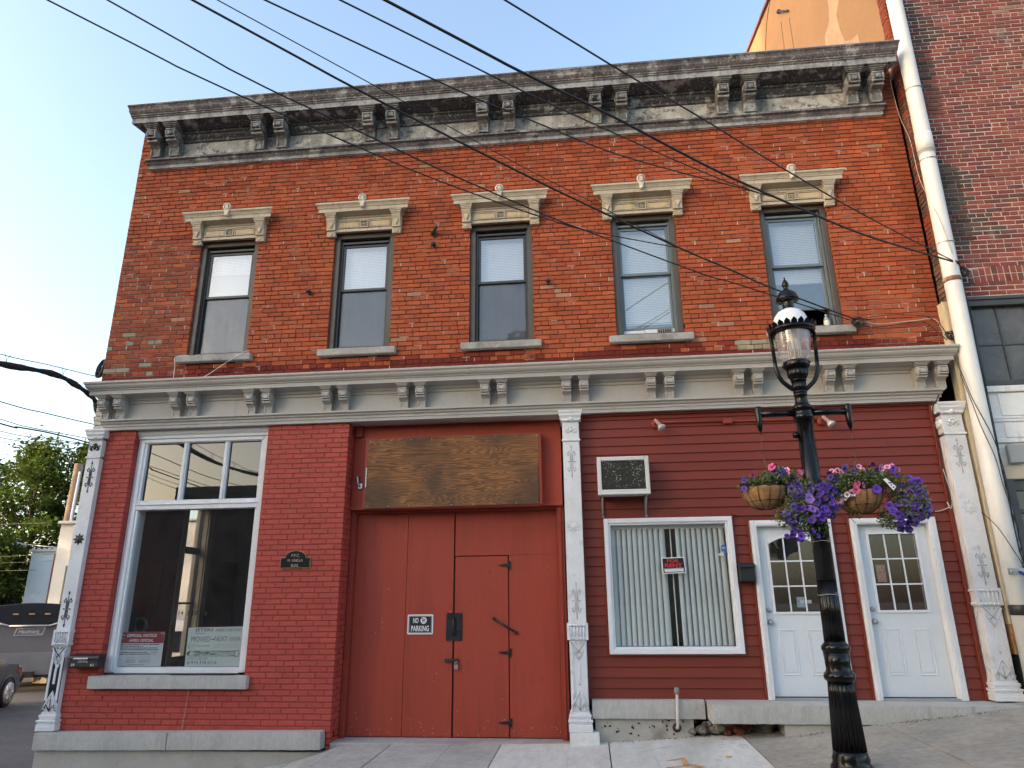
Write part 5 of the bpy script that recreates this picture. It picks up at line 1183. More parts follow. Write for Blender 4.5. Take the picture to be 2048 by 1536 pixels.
mb = MB(); mb.prism([(1.628, 2.175), (1.66, 2.163), (1.69, 2.185), (1.69, 2.225), (1.672, 2.243), (1.645, 2.243), (1.628, 2.225)], .0525, .054); mb.box(1.655, 1.70, .0525, .054, 2.118, 2.148); mb.build('badge', BLUE, t, r0)
mb = MB(); mb.text('ADT', 1.66, 2.205, .0520, .018, .04, .02); mb.box(1.585, 1.652, .0525, .054, 2.116, 2.140); mb.build('badge_print', SIGNW, t, r0)
# wall air conditioner
r0 = (.465, .0, 2.6); t = thing('wall_air_conditioner', 'old white air conditioner on brackets through the red clapboards above picture window', 'air conditioner', r0)
ACW = M('aged_white_enamel', (.66, .65, .62), .5, var=.06, dirt=[((.35, .32, .28), 8, .62, .75, .5)])
mb = MB(); mb.box(.155, .79, -.24, .28, 2.868, 3.315); mb.build('housing', ACW, t, r0, bevel=.008)
mb = MB(); frame(mb, .152, .793, 2.86, 3.322, .05, -.262, -.241); mb.box(.152, .793, -.27, -.24, 2.845, 2.872); mb.build('front_frame', ACW, t, r0, bevel=.006)
mb = MB(); mb.box(.203, .742, -.2425, -.2405, 2.912, 3.27); mb.build('coil', M('dirty_coil', (.035, .034, .03), .6, var=.4, vs=30, dirt=[((.22, .20, .15), 26, .6, .68, .8)]), t, r0)
mb = MB(); rg = random.Random(6)
for k in range(28): mb.box(.203, .742, -.250, -.243, 2.918 + k * .0126, 2.922 + k * .0126, (.05, .05, .045))
mb.build('fin', M('fin_metal', (.07, .068, .06), .5, metal=.4), t, r0)
mb = MB()
for k in range(170):
    cxk, czk = rg.choice([(.33, 3.22), (.62, 3.13), (.70, 3.0), (.52, 2.94), (.66, 3.2), (.36, 3.05)]); x = rg.gauss(cxk, .07); z = rg.gauss(czk, .05); s_ = rg.uniform(.002, .007)
    if .21 < x < .735 and 2.92 < z < 3.262: mb.add([(x - s_, -.2515, z - s_ * .5), (x + s_, -.2515, z - s_ * .7), (x + s_ * .6, -.2515, z + s_), (x - s_ * .7, -.2515, z + s_ * .6)], [(0, 1, 2, 3)])
o = mb.build('bent_fin_fleck', M('bright_fleck', (.62, .60, .50), .6), t, r0); o['kind'] = 'stuff'
for x in (.205, .745):
    mb = MB(); mb.box(x - .012, x + .012, .012, .034, 2.60, 2.87); mb.box(x - .012, x + .012, -.24, .03, 2.842, 2.862); mb.tube([(x, .02, 2.62), (x, -.2, 2.85)], .009, 5); mb.build('bracket', M('bracket_grey', (.30, .29, .28), .6), t, r0)
# floodlights
def flood(x, z, lab):
    r0 = (x, .04, z); t = thing('floodlight', lab, 'floodlight', r0, 'bulb floodlights under the shopfront cornice')
    PK = M('pinkish_holder', (.42, .27, .22), .6, var=.1) if 'pinkish_holder' not in bpy.data.materials else bpy.data.materials['pinkish_holder']
    mb = MB(); mb.lathe([(.055, 0), (.05, -.03), (.02, -.035)][::-1], (x, .035, z), 14, axis='Y'); mb.tube([(x, .0, z), (x + .01, -.05, z + .03)], .012, 6); mb.build('base', RED_TRIM, t, r0)
    d = Vector((.45, -.45, -.8)).normalized(); p = Vector((x + .01, -.055, z + .03))
    def cone(prof, m, nm):
        k = MB(); k.lathe(prof, (0, 0, 0), 16); q = d.to_track_quat('Z', 'Y').to_matrix().to_4x4(); k.xf(0, Matrix.Translation(p) @ q); k.build(nm, m, t, r0)
    cone([(.018, -.02), (.022, 0), (.024, .07), (.02, .075)], PK, 'lamp_holder')
    cone([(.022, .075), (.028, .09), (.05, .13), (.056, .145), (.05, .155), (.0005, .160)], M('reflector_glass', (.62, .61, .57), .15, spec=.8, metal=.35) if 'reflector_glass' not in bpy.data.materials else bpy.data.materials['reflector_glass'], 'bulb')
flood(.93, 3.79, 'bulb floodlight on red clapboards above and right of the wall air conditioner')
flood(3.02, 3.76, 'bulb floodlight on the red clapboards just right of the lamp post collar')
r0 = (1.86, .03, 3.78)
t = thing('junction_box', 'red-painted junction box and conduit high on the clapboards between the floodlights', 'junction box', r0)
mb = MB(); mb.box(1.80, 1.915, -.01, .045, 3.765, 3.83); mb.build('box', RED_TRIM, t, r0, bevel=.006)
mb = MB(); mb.tube([(.96, .02, 3.815), (1.80, .02, 3.805)], .012, 6); mb.tube([(1.915, .02, 3.80), (3.0, .02, 3.785)], .012, 6); mb.build('conduit', RED_TRIM, t, r0)
# vent pipe by the steps
r0 = (.93, -.13, .19); t = thing('vent_pipe', 'thin pale standpipe with a grey cap in front of the left step stone', 'pipe', r0)
mb = MB(); mb.tube([(.925, -.06, .205), (.925, -.125, .215), (.93, -.128, .25), (.945, -.13, .585)], .0175, 10); mb.build('pipe', M('pale_pvc', (.56, .53, .48), .5, var=.05), t, r0)
mb = MB(); mb.lathe([(.024, 0), (.03, .02), (.03, .055), (.02, .07)], (.945, -.13, .57), 12); mb.build('cap', M('grey_cap', (.26, .245, .23), .6, var=.15), t, r0)
mb = MB(); mb.lathe([(.05, -.004), (.045, 0)], (.925, -.034, .205), 12, axis='Y'); mb.build('wall_hole', DARK, t, r0)  # dark disc stands for the shade inside a hole; none is cut
# old iron fixings on the upper wall
def fixing(x, z, kind, lab):
    r0 = (x, -.01, z); mb = MB()
    if kind == 'stub':
        mb.tube([(x - .045, -.02, z - .02), (x + .045, -.14, z + .03)], .026, 8); mb.box(x - .03, x + .03, -.02, .004, z - .06, z + .02)
    else:
        mb.box(x - .02, x + .02, -.02, .005, z - .035, z + .03); mb.tube([(x, -.01, z), (x, -.07, z)], .012, 6); mb.lathe([(.03, 0), (.036, .015), (.03, .035), (.018, .05)], (x, -.065, z - .02), 10)
    tag(mb.build('wall_fixing', RUSTF, None, r0), lab, 'wall fixing', 'old fixings on the upper brick wall')
RUSTF = M('dark_rusty_iron', (.05, .037, .03), .7, var=.4)
fixing(-2.055, 6.79, 'stub', 'dark iron stub sticking out of the bricks left of the middle hood')
fixing(-2.065, 6.585, 'pin', 'small iron pin just below the stub beside the middle upstairs window')
fixing(-3.90, 5.94, 'pin', 'rusty insulator pin in the bricks between the first two upstairs windows')
fixing(-.41, 5.90, 'pin', 'dark insulator pin in the bricks right of the middle upstairs window')

# ================================================================ WIRES
CABLE = M('black_cable', (.012, .012, .012), .55, var=.2)
def wire(name, pts, r, lab, cat='cable', group=None, mat=None, sm=5):
    r0 = pts[-1]; mb = MB(); mb.tube(smooth_path(pts, sm), r * .85, 6); return tag(mb.build(name, mat or CABLE, None, r0), lab, cat, group)
GW = 'overhead cables crossing the facade'
wire('overhead_cable', [(-10.647, -9.141, 8.295), (-4.128, -5.0, 6.207), (-3.182, -4.399, 5.904), (-2.087, -3.561, 5.734), (-1.264, -2.846, 5.685), (-.227, -1.885, 5.751), (.254, -1.428, 5.834), (1.377, -.35, 6.137)], .0085, 'leftmost overhead cable, reaching the fourth upstairs window frame', group=GW)
wire('overhead_cable', [(-10.241, -8.337, 9.113), (-3.604, -5.0, 6.144), (-2.683, -4.537, 5.732), (-1.895, -4.088, 5.497), (-1.113, -3.59, 5.301), (-.192, -2.957, 5.145), (.097, -2.751, 5.116), (1.35, -1.819, 5.033), (1.726, -1.535, 5.04), (2.246, -1.133, 5.043), (3.518, -.12, 5.065)], .0085, 'lowest overhead cable, passing behind the lamp finial to the last sill', group=GW)
wire('overhead_cable', [(-9.507, -8.818, 8.414), (-2.884, -5.0, 6.057), (-1.746, -4.344, 5.652), (-.607, -3.565, 5.371), (.104, -3.03, 5.245), (1.074, -2.255, 5.13), (1.693, -1.744, 5.092), (2.292, -1.233, 5.059), (3.587, -.12, 5.069)], .0115, 'thick overhead cable ending in the knot of wires at the last sill', group=GW)
wire('overhead_cable', [(-8.527, -10.404, 6.8), (-2.678, -5.0, 6.033), (-1.641, -4.042, 5.897), (-.546, -2.811, 5.89), (.125, -1.991, 5.96), (1.378, -.35, 6.149)], .0055, 'thinnest overhead cable, crossing the roof cornice third bracket pair', group=GW)
wire('overhead_cable', [(-8.612, -9.871, 6.533), (-2.29, -5.0, 5.986), (-.983, -3.993, 5.873), (-.469, -3.553, 5.903), (.35, -2.809, 5.99), (1.105, -2.113, 6.169), (1.981, -1.287, 6.427), (2.69, -.6, 6.641)], .0085, 'overhead cable crossing the fourth bracket pair towards the last hood', group=GW)
wire('overhead_cable', [(-7.671, -10.316, 5.905), (-1.693, -5.0, 5.915), (-.437, -3.883, 5.917), (.345, -3.104, 6.021), (1.24, -2.162, 6.199), (2.023, -1.317, 6.408), (2.689, -.6, 6.634)], .0085, 'overhead cable just under the heavy one, meeting it at the last hood', group=GW)
wire('overhead_cable', [(-7.993, -9.172, 7.415), (-1.344, -5.0, 5.873), (-.391, -4.402, 5.652), (.327, -3.908, 5.561), (1.258, -3.205, 5.451), (2.054, -2.586, 5.433), (3.223, -1.649, 5.471), (4.76, -.42, 5.679)], .0135, 'heaviest overhead cable, ending at the white drainpipe', group=GW)
wire('overhead_cable', [(-6.755, -9.796, 6.832), (-.442, -5.0, 5.764), (.403, -4.358, 5.621), (1.151, -3.742, 5.563), (1.966, -3.018, 5.521), (3.126, -1.953, 5.544), (4.762, -.42, 5.693)], .0085, 'rightmost overhead cable, crossing above the last upstairs window', group=GW)
rg = random.Random(9)
def scrib(c, r, n, thick, seed, name, lab, stretch=(1, .5, 1)):
    rg = random.Random(seed); mb = MB()
    for k in range(n):
        P = []; a0 = rg.uniform(0, 6.28); rr_ = r * rg.uniform(.5, 1.1); tx = rg.uniform(-.6, .6)
        for q in range(12):
            a = a0 + q * .62; P.append((c[0] + rr_ * math.cos(a) * stretch[0] + rg.uniform(-.008, .008), c[1] - .02 + rr_ * .5 * math.sin(a + tx) * stretch[1], c[2] + rr_ * math.sin(a) * stretch[2]))
        mb.tube(smooth_path(P, 3), thick, 4)
    mb.ball(c, r * .35, 7, 5); return tag(mb.build(name, CABLE, None, c), lab, 'wire tangle')
scrib((3.62, -.10, 5.03), .085, 11, .0045, 3, 'wire_tangle', 'knot of looped black wires at the right end of the last sill')
wire('loose_wire', [(3.635, -.06, 5.06), (3.80, -.05, 5.12), (4.11, -.045, 5.137), (4.48, -.05, 5.095), (4.64, -.06, 4.961), (4.70, -.10, 4.75)], .006, 'upper black wire arching from the wire knot to the drainpipe', group='loose wires on the right end of the wall')
wire('loose_wire', [(3.64, -.06, 5.04), (3.76, -.05, 4.985), (3.90, -.05, 4.978), (4.153, -.045, 5.0), (4.46, -.05, 5.012), (4.616, -.06, 4.837), (4.69, -.08, 4.73)], .007, 'lower thick black wire from the wire knot down to the ledge end', group='loose wires on the right end of the wall')
PALEW = M('pale_wire', (.52, .46, .38), .6); WHITEW = M('white_cord', (.66, .64, .60), .6)
wire('loose_wire', [(3.63, -.06, 5.08), (3.80, -.04, 5.04), (3.95, -.04, 5.022), (4.345, -.04, 5.045), (4.585, -.05, 5.05), (4.65, -.06, 4.9), (4.69, -.08, 4.70)], .006, 'pale wire running between the two black wires beside the last sill', group='loose wires on the right end of the wall', mat=PALEW)
wire('loose_wire', [(3.58, -.08, 4.98), (3.535, -.05, 4.86), (3.586, -.04, 4.74), (3.70, -.05, 4.67), (3.78, -.12, 4.63)], .005, 'thin black loop hanging below the last sill to the ledge', group='loose wires on the right end of the wall')
scrib((4.70, -.13, 4.78), .06, 6, .006, 8, 'wire_tangle', 'small clump of wires where the ledge meets the cream trim')
wire('downlead', [(4.68, -.05, 8.90), (4.671, -.03, 8.73), (4.695, -.03, 8.206), (4.71, -.14, 7.699), (4.725, -.15, 7.046), (4.74, -.37, 6.342), (4.80, -.38, 5.812)], .005, 'thin pale wire dropping beside the upper drainpipe', mat=PALEW)
wire('cable_bundle', [(4.80, -.42, 5.69), (4.93, -.25, 5.66), (5.00, -.10, 5.52), (5.035, -.05, 5.16), (5.01, -.05, 4.75), (5.02, -.05, 4.2), (5.01, -.05, 3.56), (5.0, -.06, 3.12), (5.01, -.06, 2.76), (4.99, -.06, 2.23), (4.95, -.2, 1.9)], .009, 'black cables dropping beside the wide grey window of the tall building')
wire('cable_bundle', [(4.82, -.42, 5.68), (4.95, -.22, 5.70), (5.03, -.06, 5.45), (5.05, -.05, 5.1), (5.025, -.05, 4.6), (5.035, -.05, 4.1), (5.02, -.05, 3.3)], .006, 'second thinner cable beside the wide grey window of the tall building')
scrib((4.96, -.2, 5.62), .08, 8, .006, 5, 'wire_tangle', 'coil of black wires wrapped round the drainpipe above its rusted band')
wire('loose_wire', [(4.60, -.30, 4.44), (4.616, -.37, 4.179), (4.669, -.38, 3.86), (4.80, -.37, 3.424), (4.85, -.36, 3.064), (4.86, -.35, 2.657), (4.88, -.33, 2.3)], .0065, 'longer black wire curving across the white drainpipe', group='wires across the drainpipe')
wire('loose_wire', [(4.62, -.32, 4.21), (4.657, -.37, 3.829), (4.692, -.38, 3.55), (4.779, -.375, 3.155), (4.80, -.37, 2.85), (4.84, -.36, 2.6)], .0055, 'shorter inner black wire curving across the white drainpipe', group='wires across the drainpipe')
wire('loose_wire', [(4.62, -.15, 2.55), (4.64, -.3, 2.42), (4.68, -.37, 2.28), (4.80, -.375, 1.99), (4.88, -.33, 1.8)], .0055, 'lowest black wire crossing the white drainpipe above the clamp bar', group='wires across the drainpipe')
wire('blue_rope', [(4.76, -.385, 1.86), (4.80, -.39, 1.84), (4.83, -.39, 1.70), (4.85, -.39, 1.55), (4.89, -.38, 1.42)], .014, 'blue rope tied to the drainpipe clamp bar', 'rope', mat=M('blue_rope_fibre', (.015, .06, .32), .7, var=.3, vs=60))
wire('loose_wire', [(4.47, -.06, 4.06), (4.39, -.1, 3.94), (4.35, -.06, 3.86), (4.367, .0, 3.654), (4.372, .01, 3.336), (4.36, .012, 2.964), (4.37, .01, 2.74), (4.345, .0, 2.66)], .007, 'black and pale wire hugging the corner of the clapboards beside the right pilaster', group='loose wires on the clapboards')
wire('loose_wire', [(4.36, .0, 3.1), (4.385, .0, 2.9), (4.40, .0, 2.75), (4.36, .0, 2.62), (4.33, .0, 2.70), (4.345, .0, 2.64), (4.25, .012, 2.60), (4.18, .012, 2.59)], .005, 'pale curled wire end above the right-hand door', group='loose wires on the clapboards', mat=WHITEW)
wire('loose_wire', [(1.79, .012, 2.62), (1.95, .01, 2.58), (2.9, .005, 2.565), (3.17, .012, 2.575)], .005, 'dark wire stapled along the top of the arched-light door', group='loose wires on the clapboards')
wire('slack_cord', [(-4.72, .04, 5.08), (-4.75, -.095, 5.03), (-4.95, -.1, 4.911), (-5.154, -.12, 4.756), (-5.279, -.2, 4.62)], .006, 'white cord slanting down from the first upstairs sill to the ledge', 'cord', mat=WHITEW)
wire('slack_cord', [(-5.66, .02, 5.06), (-5.785, -.09, 5.0), (-5.775, -.09, 4.86), (-5.765, -.1, 4.64)], .005, 'white cord hanging straight down from the left end of the first sill', 'cord', mat=WHITEW)
# cables leaving the corner straight out across the street on the left
GL = 'cables running out from the left corner'
wire('span_cable', [(-8.0, -13, 6.0), (-7.5, -6.5, 4.62), (-7.35, -4.5, 4.47), (-7.25, -3, 4.48), (-7.208, -1.5, 4.603), (-7.147, -.839, 4.696), (-7.09, .05, 4.815), (-6.95, .12, 4.83)], .0065, 'thin carrier cable just above the thick bundle on the left', group=GL)
mb = MB(); P = smooth_path([(-8.0, -13, 5.8), (-7.7, -9, 4.92), (-7.45, -6, 4.47), (-7.33, -4, 4.33), (-7.22, -2.5, 4.36), (-7.181, -1.5, 4.475), (-7.113, -1.103, 4.535), (-7.068, -.816, 4.573), (-7.036, -.576, 4.572), (-7.021, -.392, 4.543), (-7.01, -.194, 4.507), (-7.002, -.05, 4.47), (-7.0, .05, 4.40), (-6.97, .08, 4.25)], 8)
mb.tube(P, [.037 + .008 * math.sin(k * .45 + 1) + .002 * math.sin(k * 1.7) for k in range(len(P))], 10)
tag(mb.build('cable_bundle', CABLE, None, (-7, .05, 4.4)), 'thick lumpy black cable bundle joining the corner under the storefront cornice', 'cable', GL)
for k_, (x, y, z) in enumerate(((-7.175, -1.42, 4.50), (-7.04, -.62, 4.58), (-7.25, -2.8, 4.36), (-7.3, -3.6, 4.34), (-7.36, -4.6, 4.36))):
    mb = MB(); zt = z + .135
    mb.tube([(x, y - .05, zt), (x, y, z + .05), (x - .03, y, z - .045), (x + .03, y, z - .045), (x, y, z + .05), (x, y + .05, zt)], .0035, 4)
    tag(mb.build('cable_hanger', CABLE, None, (x, y, zt)), ['wire hanger nearest the left photo edge on the thick cable bundle', 'wire hanger nearest the cornice on the thick cable bundle', 'cable bundle hanger reflected leftmost in the transom panes', 'cable bundle hanger reflected near the first transom mullion', 'cable bundle hanger reflected in the middle transom pane'][k_], 'cable hanger', 'hangers on the thick cable bundle')
wire('span_cable', [(-8.0, -13, 5.6), (-7.6, -8, 4.4), (-7.2, -4, 3.97), (-7.064, -1.5, 3.98), (-7.025, -.816, 4.017), (-6.995, .05, 4.086), (-6.93, .1, 4.09)], .008, 'single cable below the bundle, reaching the wall beside the lower moulding', group=GL)
wire('span_cable', [(-8.3, -13, 5.3), (-7.5, -8, 4.2), (-7.1, -4, 3.78), (-7.013, -1.5, 3.757), (-6.994, -1.043, 3.765), (-6.969, .05, 3.865)], .006, 'upper cable of the fan meeting the corner pilaster capital', group=GL)
wire('span_cable', [(-8.3, -13, 5.0), (-7.5, -8, 4.05), (-7.1, -4, 3.70), (-7.0, -1.5, 3.701), (-6.991, -1.244, 3.72), (-6.978, -.721, 3.769), (-6.974, .05, 3.807)], .011, 'thickest cable of the fan meeting the corner pilaster capital', group=GL)
wire('span_cable', [(-8.6, -13, 4.9), (-7.5, -8, 3.95), (-7.05, -4, 3.6), (-6.979, -1.5, 3.607), (-6.967, -.801, 3.682), (-6.97, .05, 3.785)], .005, 'third cable down in the fan at the corner pilaster capital', group=GL)
wire('span_cable', [(-8.6, -13, 4.7), (-7.5, -8, 3.8), (-7.0, -4, 3.5), (-6.96, -1.5, 3.526), (-6.958, -.716, 3.655), (-6.968, .05, 3.778)], .005, 'lowest cable of the fan, skimming the treetops', group=GL)
wire('span_cable', [(-7.02, .1, 4.42), (-7.06, .2, 4.25), (-7.09, .25, 4.1), (-8.8, 3.3, 3.78), (-11.6, 7.0, 3.5), (-15.2, 12.5, 3.0)], .014, 'pale line slanting down from the corner past the wooden pole', mat=PALEW)
scrib((-7.02, .08, 4.93), .09, 6, .014, 4, 'wire_tangle', 'coiled black cable at the building corner above the storefront ledge', stretch=(.5, 1, 1.6))
# ================================================================ STREET LAMP
LX, LY, LZ = 2.18, -2.0, .155
r0 = (LX, LY, LZ); lamp = thing('street_lamp', 'black ornamental street lamp with clear globe on the sidewalk before the white doors', 'street lamp', r0)
def lp(mb, name, mat, parent=None, bevel=0.0): return mb.build(name, mat, parent or lamp, r0, bevel)
c0 = (LX, LY, 0)
mb = MB(); mb.lathe([(.175, .14), (.175, .20), (.165, .22), (.150, .24), (.155, .27), (.142, .30), (.139, .33)], c0, 32)
mb.lathe([(.139, .33), (.112, .80), (.108, .88)], c0, 100, flute=20, fdepth=.10)
mb.lathe([(.108, .88), (.128, .90), (.134, .925), (.128, .95), (.112, .965), (.105, .985), (.107, 1.04), (.113, 1.13)], c0, 32)
mb.lathe([(.113, 1.13), (.122, 1.15), (.122, 1.175), (.112, 1.19), (.095, 1.205), (.092, 1.22)], c0, 32)
lp(mb, 'base', LAMP_BLACK)
mb = MB(); mb.lathe([(.090, 1.22), (.085, 1.75)], c0, 100, flute=20, fdepth=.07); mb.lathe([(.0865, 1.75), (.078, 3.30)], c0, 32); lp(mb, 'shaft', LAMP_BLACK)
mb = MB(); mb.lathe([(.080, 3.27), (.094, 3.285), (.098, 3.30), (.098, 3.325), (.088, 3.335), (.088, 3.375), (.100, 3.385), (.100, 3.415), (.088, 3.425), (.070, 3.44), (.062, 3.46), (.058, 3.52), (.066, 3.53), (.066, 3.545), (.056, 3.555)], c0, 28)
for q in range(8): a = q * math.pi / 4; mb.ball((LX + .098 * math.cos(a), LY + .098 * math.sin(a), 3.40), .010, 6, 4)
lp(mb, 'collar', LAMP_BLACK)
mb = MB(); mb.lathe([(.055, 3.545), (.066, 3.56), (.066, 3.575)], c0, 24); mb.lathe([(.066, 3.575), (.070, 3.68)], c0, 80, flute=16, fdepth=.12); mb.lathe([(.070, 3.68), (.078, 3.69), (.072, 3.70)], c0, 24)
mb.lathe([(.072, 3.70), (.098, 3.74), (.104, 3.82)], c0, 90, flute=18, fdepth=.08); mb.lathe([(.104, 3.82), (.126, 3.83), (.130, 3.845), (.130, 3.88), (.122, 3.89)], c0, 28)
for q in range(6): a = q * math.pi / 3 + .5; mb.ball((LX + .135 * math.cos(a), LY + .135 * math.sin(a), 3.865), .012, 6, 4)
lp(mb, 'lantern_cup', LAMP_BLACK)
gg = glass('lamp_globe', tint=(.93, .92, .93), boost=.05, haze=.26, hazec=(.78, .74, .76))
mb = MB(); mb.lathe([(.112, 3.885), (.135, 3.93), (.155, 4.0), (.167, 4.10), (.172, 4.17), (.173, 4.215)], c0, 32, cap=False); lp(mb, 'globe', gg)
mb = MB(); mb.lathe([(.05, 3.89), (.05, 3.93), (.038, 3.945), (.038, 3.99)], c0, 18); lp(mb, 'lamp_socket', M('brass_socket', (.55, .42, .22), .4, metal=.4), None)
mb = MB(); mb.lathe([(.036, 3.99), (.05, 4.03), (.052, 4.10), (.040, 4.17), (.030, 4.22), (.0005, 4.25)], c0, 18); lp(mb, 'lamp_bulb', M('frosted_bulb', (.74, .73, .72), .25, spec=.7))
mb = MB()
for q in range(10): a = q * 2 * math.pi / 10; mb.box(LX + .062 * math.cos(a) - .004, LX + .062 * math.cos(a) + .004, LY + .062 * math.sin(a) - .004, LY + .062 * math.sin(a) + .004, 3.93, 4.10)
mb.lathe([(.16, 4.205), (.165, 4.225)], c0, 24); lp(mb, 'inner_reflector', M('pale_refractor', (.72, .69, .66), .3, var=.1))
CZ_ = -.125
mb = MB(); mb.lathe([(.178, 4.315 + CZ_), (.215, 4.325 + CZ_), (.228, 4.34 + CZ_), (.228, 4.362 + CZ_), (.205, 4.365 + CZ_), (.18, 4.36 + CZ_)], c0, 40)
npt = 22      # crown of leaf points
for q in range(npt):
    a = q * 2 * math.pi / npt; da = math.pi / npt * .98
    def cp(r, aa, z): return (LX + r * math.cos(aa), LY + r * math.sin(aa), z + CZ_)
    V = [cp(.224, a - da, 4.355), cp(.224, a + da, 4.355), cp(.240, a + da * .85, 4.390), cp(.252, a, 4.418), cp(.240, a - da * .85, 4.390), cp(.216, a - da, 4.355), cp(.216, a + da, 4.355), cp(.230, a + da * .8, 4.385), cp(.230, a - da * .8, 4.385)]
    mb.add(V, [(0, 1, 2, 3, 4), (6, 5, 8, 3, 7), (1, 6, 7, 3, 2), (5, 0, 4, 3, 8)])
lp(mb, 'crown_ring', LAMP_BLACK)
mb = MB(); mb.lathe([(.178, 4.235), (.180, 4.28), (.172, 4.335), (.152, 4.39), (.118, 4.435), (.062, 4.468)], c0, 32); lp(mb, 'white_dome', M('white_dome_enamel', (.80, .81, .84), .35, var=.03))
mb = MB(); mb.lathe([(.068, 4.458), (.064, 4.475), (.056, 4.49), (.056, 4.57), (.066, 4.58), (.066, 4.59)], c0, 24); mb.lathe([(.114, 4.568), (.116, 4.578), (.110, 4.60), (.092, 4.64), (.066, 4.668), (.036, 4.688), (.026, 4.70), (.022, 4.712), (.030, 4.73), (.035, 4.752), (.030, 4.775), (.018, 4.795), (.009, 4.81), (.006, 4.835), (.0005, 4.845)], c0, 28); lp(mb, 'cap_finial', LAMP_BLACK)
for sx in (-1, 1):
    mb = MB()
    P = [(LX + sx * .218, LY, 4.21), (LX + sx * .214, LY, 4.08), (LX + sx * .206, LY, 3.88)]
    mb.tube(P, .0165, 8)
    for q in range(2):     # twist
        mb.tube([(LX + sx * (.218 - .012 * t_ / 46) + .0165 * math.cos(t_ * .9 + q * math.pi), LY + .0165 * math.sin(t_ * .9 + q * math.pi), 4.21 - t_ * .33 / 46) for t_ in range(47)], .006, 4)
    mb.tube(smooth_path([(LX + sx * .206, LY, 3.89), (LX + sx * .200, LY, 3.80), (LX + sx * .165, LY, 3.70), (LX + sx * .105, LY, 3.635), (LX + sx * .062, LY, 3.60)], 5), [.019 + .006 * k / 20 for k in range(21)], 8)
    lp(mb, 'cage_rod', LAMP_BLACK)
    mb = MB(); mb.tube([(LX + sx * .08, LY, 3.355), (LX + sx * .42, LY, 3.355)], .034, 10)
    xa = LX + sx * .43; mb.lathe([(.0005, 3.165), (.012, 3.175), (.022, 3.20), (.030, 3.25), (.033, 3.30), (.033, 3.41), (.028, 3.43), (.0005, 3.435)], (xa, LY, 0), 16); mb.tube([(xa, LY, 3.17), (xa, LY, 3.15), (xa + .008, LY, 3.143), (xa, LY, 3.137)], .004, 5)
    lp(mb, 'basket_arm', LAMP_BLACK)
mb = MB(); mb.lathe([(.03, -.12), (.034, -.10), (.034, -.085), (.026, -.08)], (LX, LY, 3.13), 12, axis='X'); mb.tube([(LX - .08, LY, 3.13), (LX - .10, LY, 3.13)], .02, 8); lp(mb, 'photocell', LAMP_BLACK)
mb = MB()
for (z, r_) in ((2.10, .0865), (1.62, .0885)):
    mb.tube([(LX + r_ * math.cos(q * .32), LY + r_ * math.sin(q * .32), z + .004 * math.sin(q)) for q in range(20)], .003, 4, closed=True); mb.tube([(LX + .02, LY - .09, z), (LX + .06, LY - .10, z + .03), (LX + .03, LY - .11, z - .02)], .002, 3)
lp(mb, 'cable_tie', PALEW)

# ================================================================ HANGING BASKETS
COIR = M('coir_liner', (.31, .165, .068), .95, var=.3, vs=10, bump=1.0, bs=90, fine=1.2, dirt=[((.16, .085, .04), 14, .56, .72, .7)])
LEAF = M('leaf_green', None, .6, attr=True, var=.2, vs=9)
PETAL = M('petal', None, .6, attr=True, var=.12, vs=20)
def petunia(kind):
    out_, mid, thr = {'violet': ((.13, .045, .46), (.085, .025, .34), (.02, .005, .08)), 'deep': ((.045, .018, .17), (.03, .012, .12), (.01, .004, .04)), 'faded': ((.20, .12, .42), (.13, .06, .32), (.03, .01, .10)), 'pink': ((.80, .40, .55), (.62, .10, .26), (.10, .01, .04)), 'rose': ((.72, .13, .30), (.60, .09, .25), (.2, .02, .06)), 'white': ((.78, .72, .75), (.45, .2, .28), (.02, .005, .02))}[kind]
    mb = MB(); n = 15
    ring = lambda r, z, w: [(r * (1 + w * math.cos(5 * 2 * math.pi * q / n)) * math.cos(2 * math.pi * q / n), r * (1 + w * math.cos(5 * 2 * math.pi * q / n)) * math.sin(2 * math.pi * q / n), z + w * .02 * math.cos(10 * math.pi * q / n)) for q in range(n)]
    A, B_, C_ = ring(1.0, .0, .13), ring(.62, -.04, .06), ring(.24, -.22, 0)
    for (P, Q, c) in ((A, B_, out_), (B_, C_, mid)):
        mb.add(P + Q, [(q, (q + 1) % n, n + (q + 1) % n, n + q) for q in range(n)], c, 0, True)
    mb.add(C_ + [(0, 0, -.7)], [(q, (q + 1) % n, n) for q in range(n)], thr, 0, True)
    return mb.build('flower', PETAL, mesh_only=True)
PET = {k: petunia(k) for k in ('violet', 'deep', 'pink', 'rose', 'white', 'faded')}
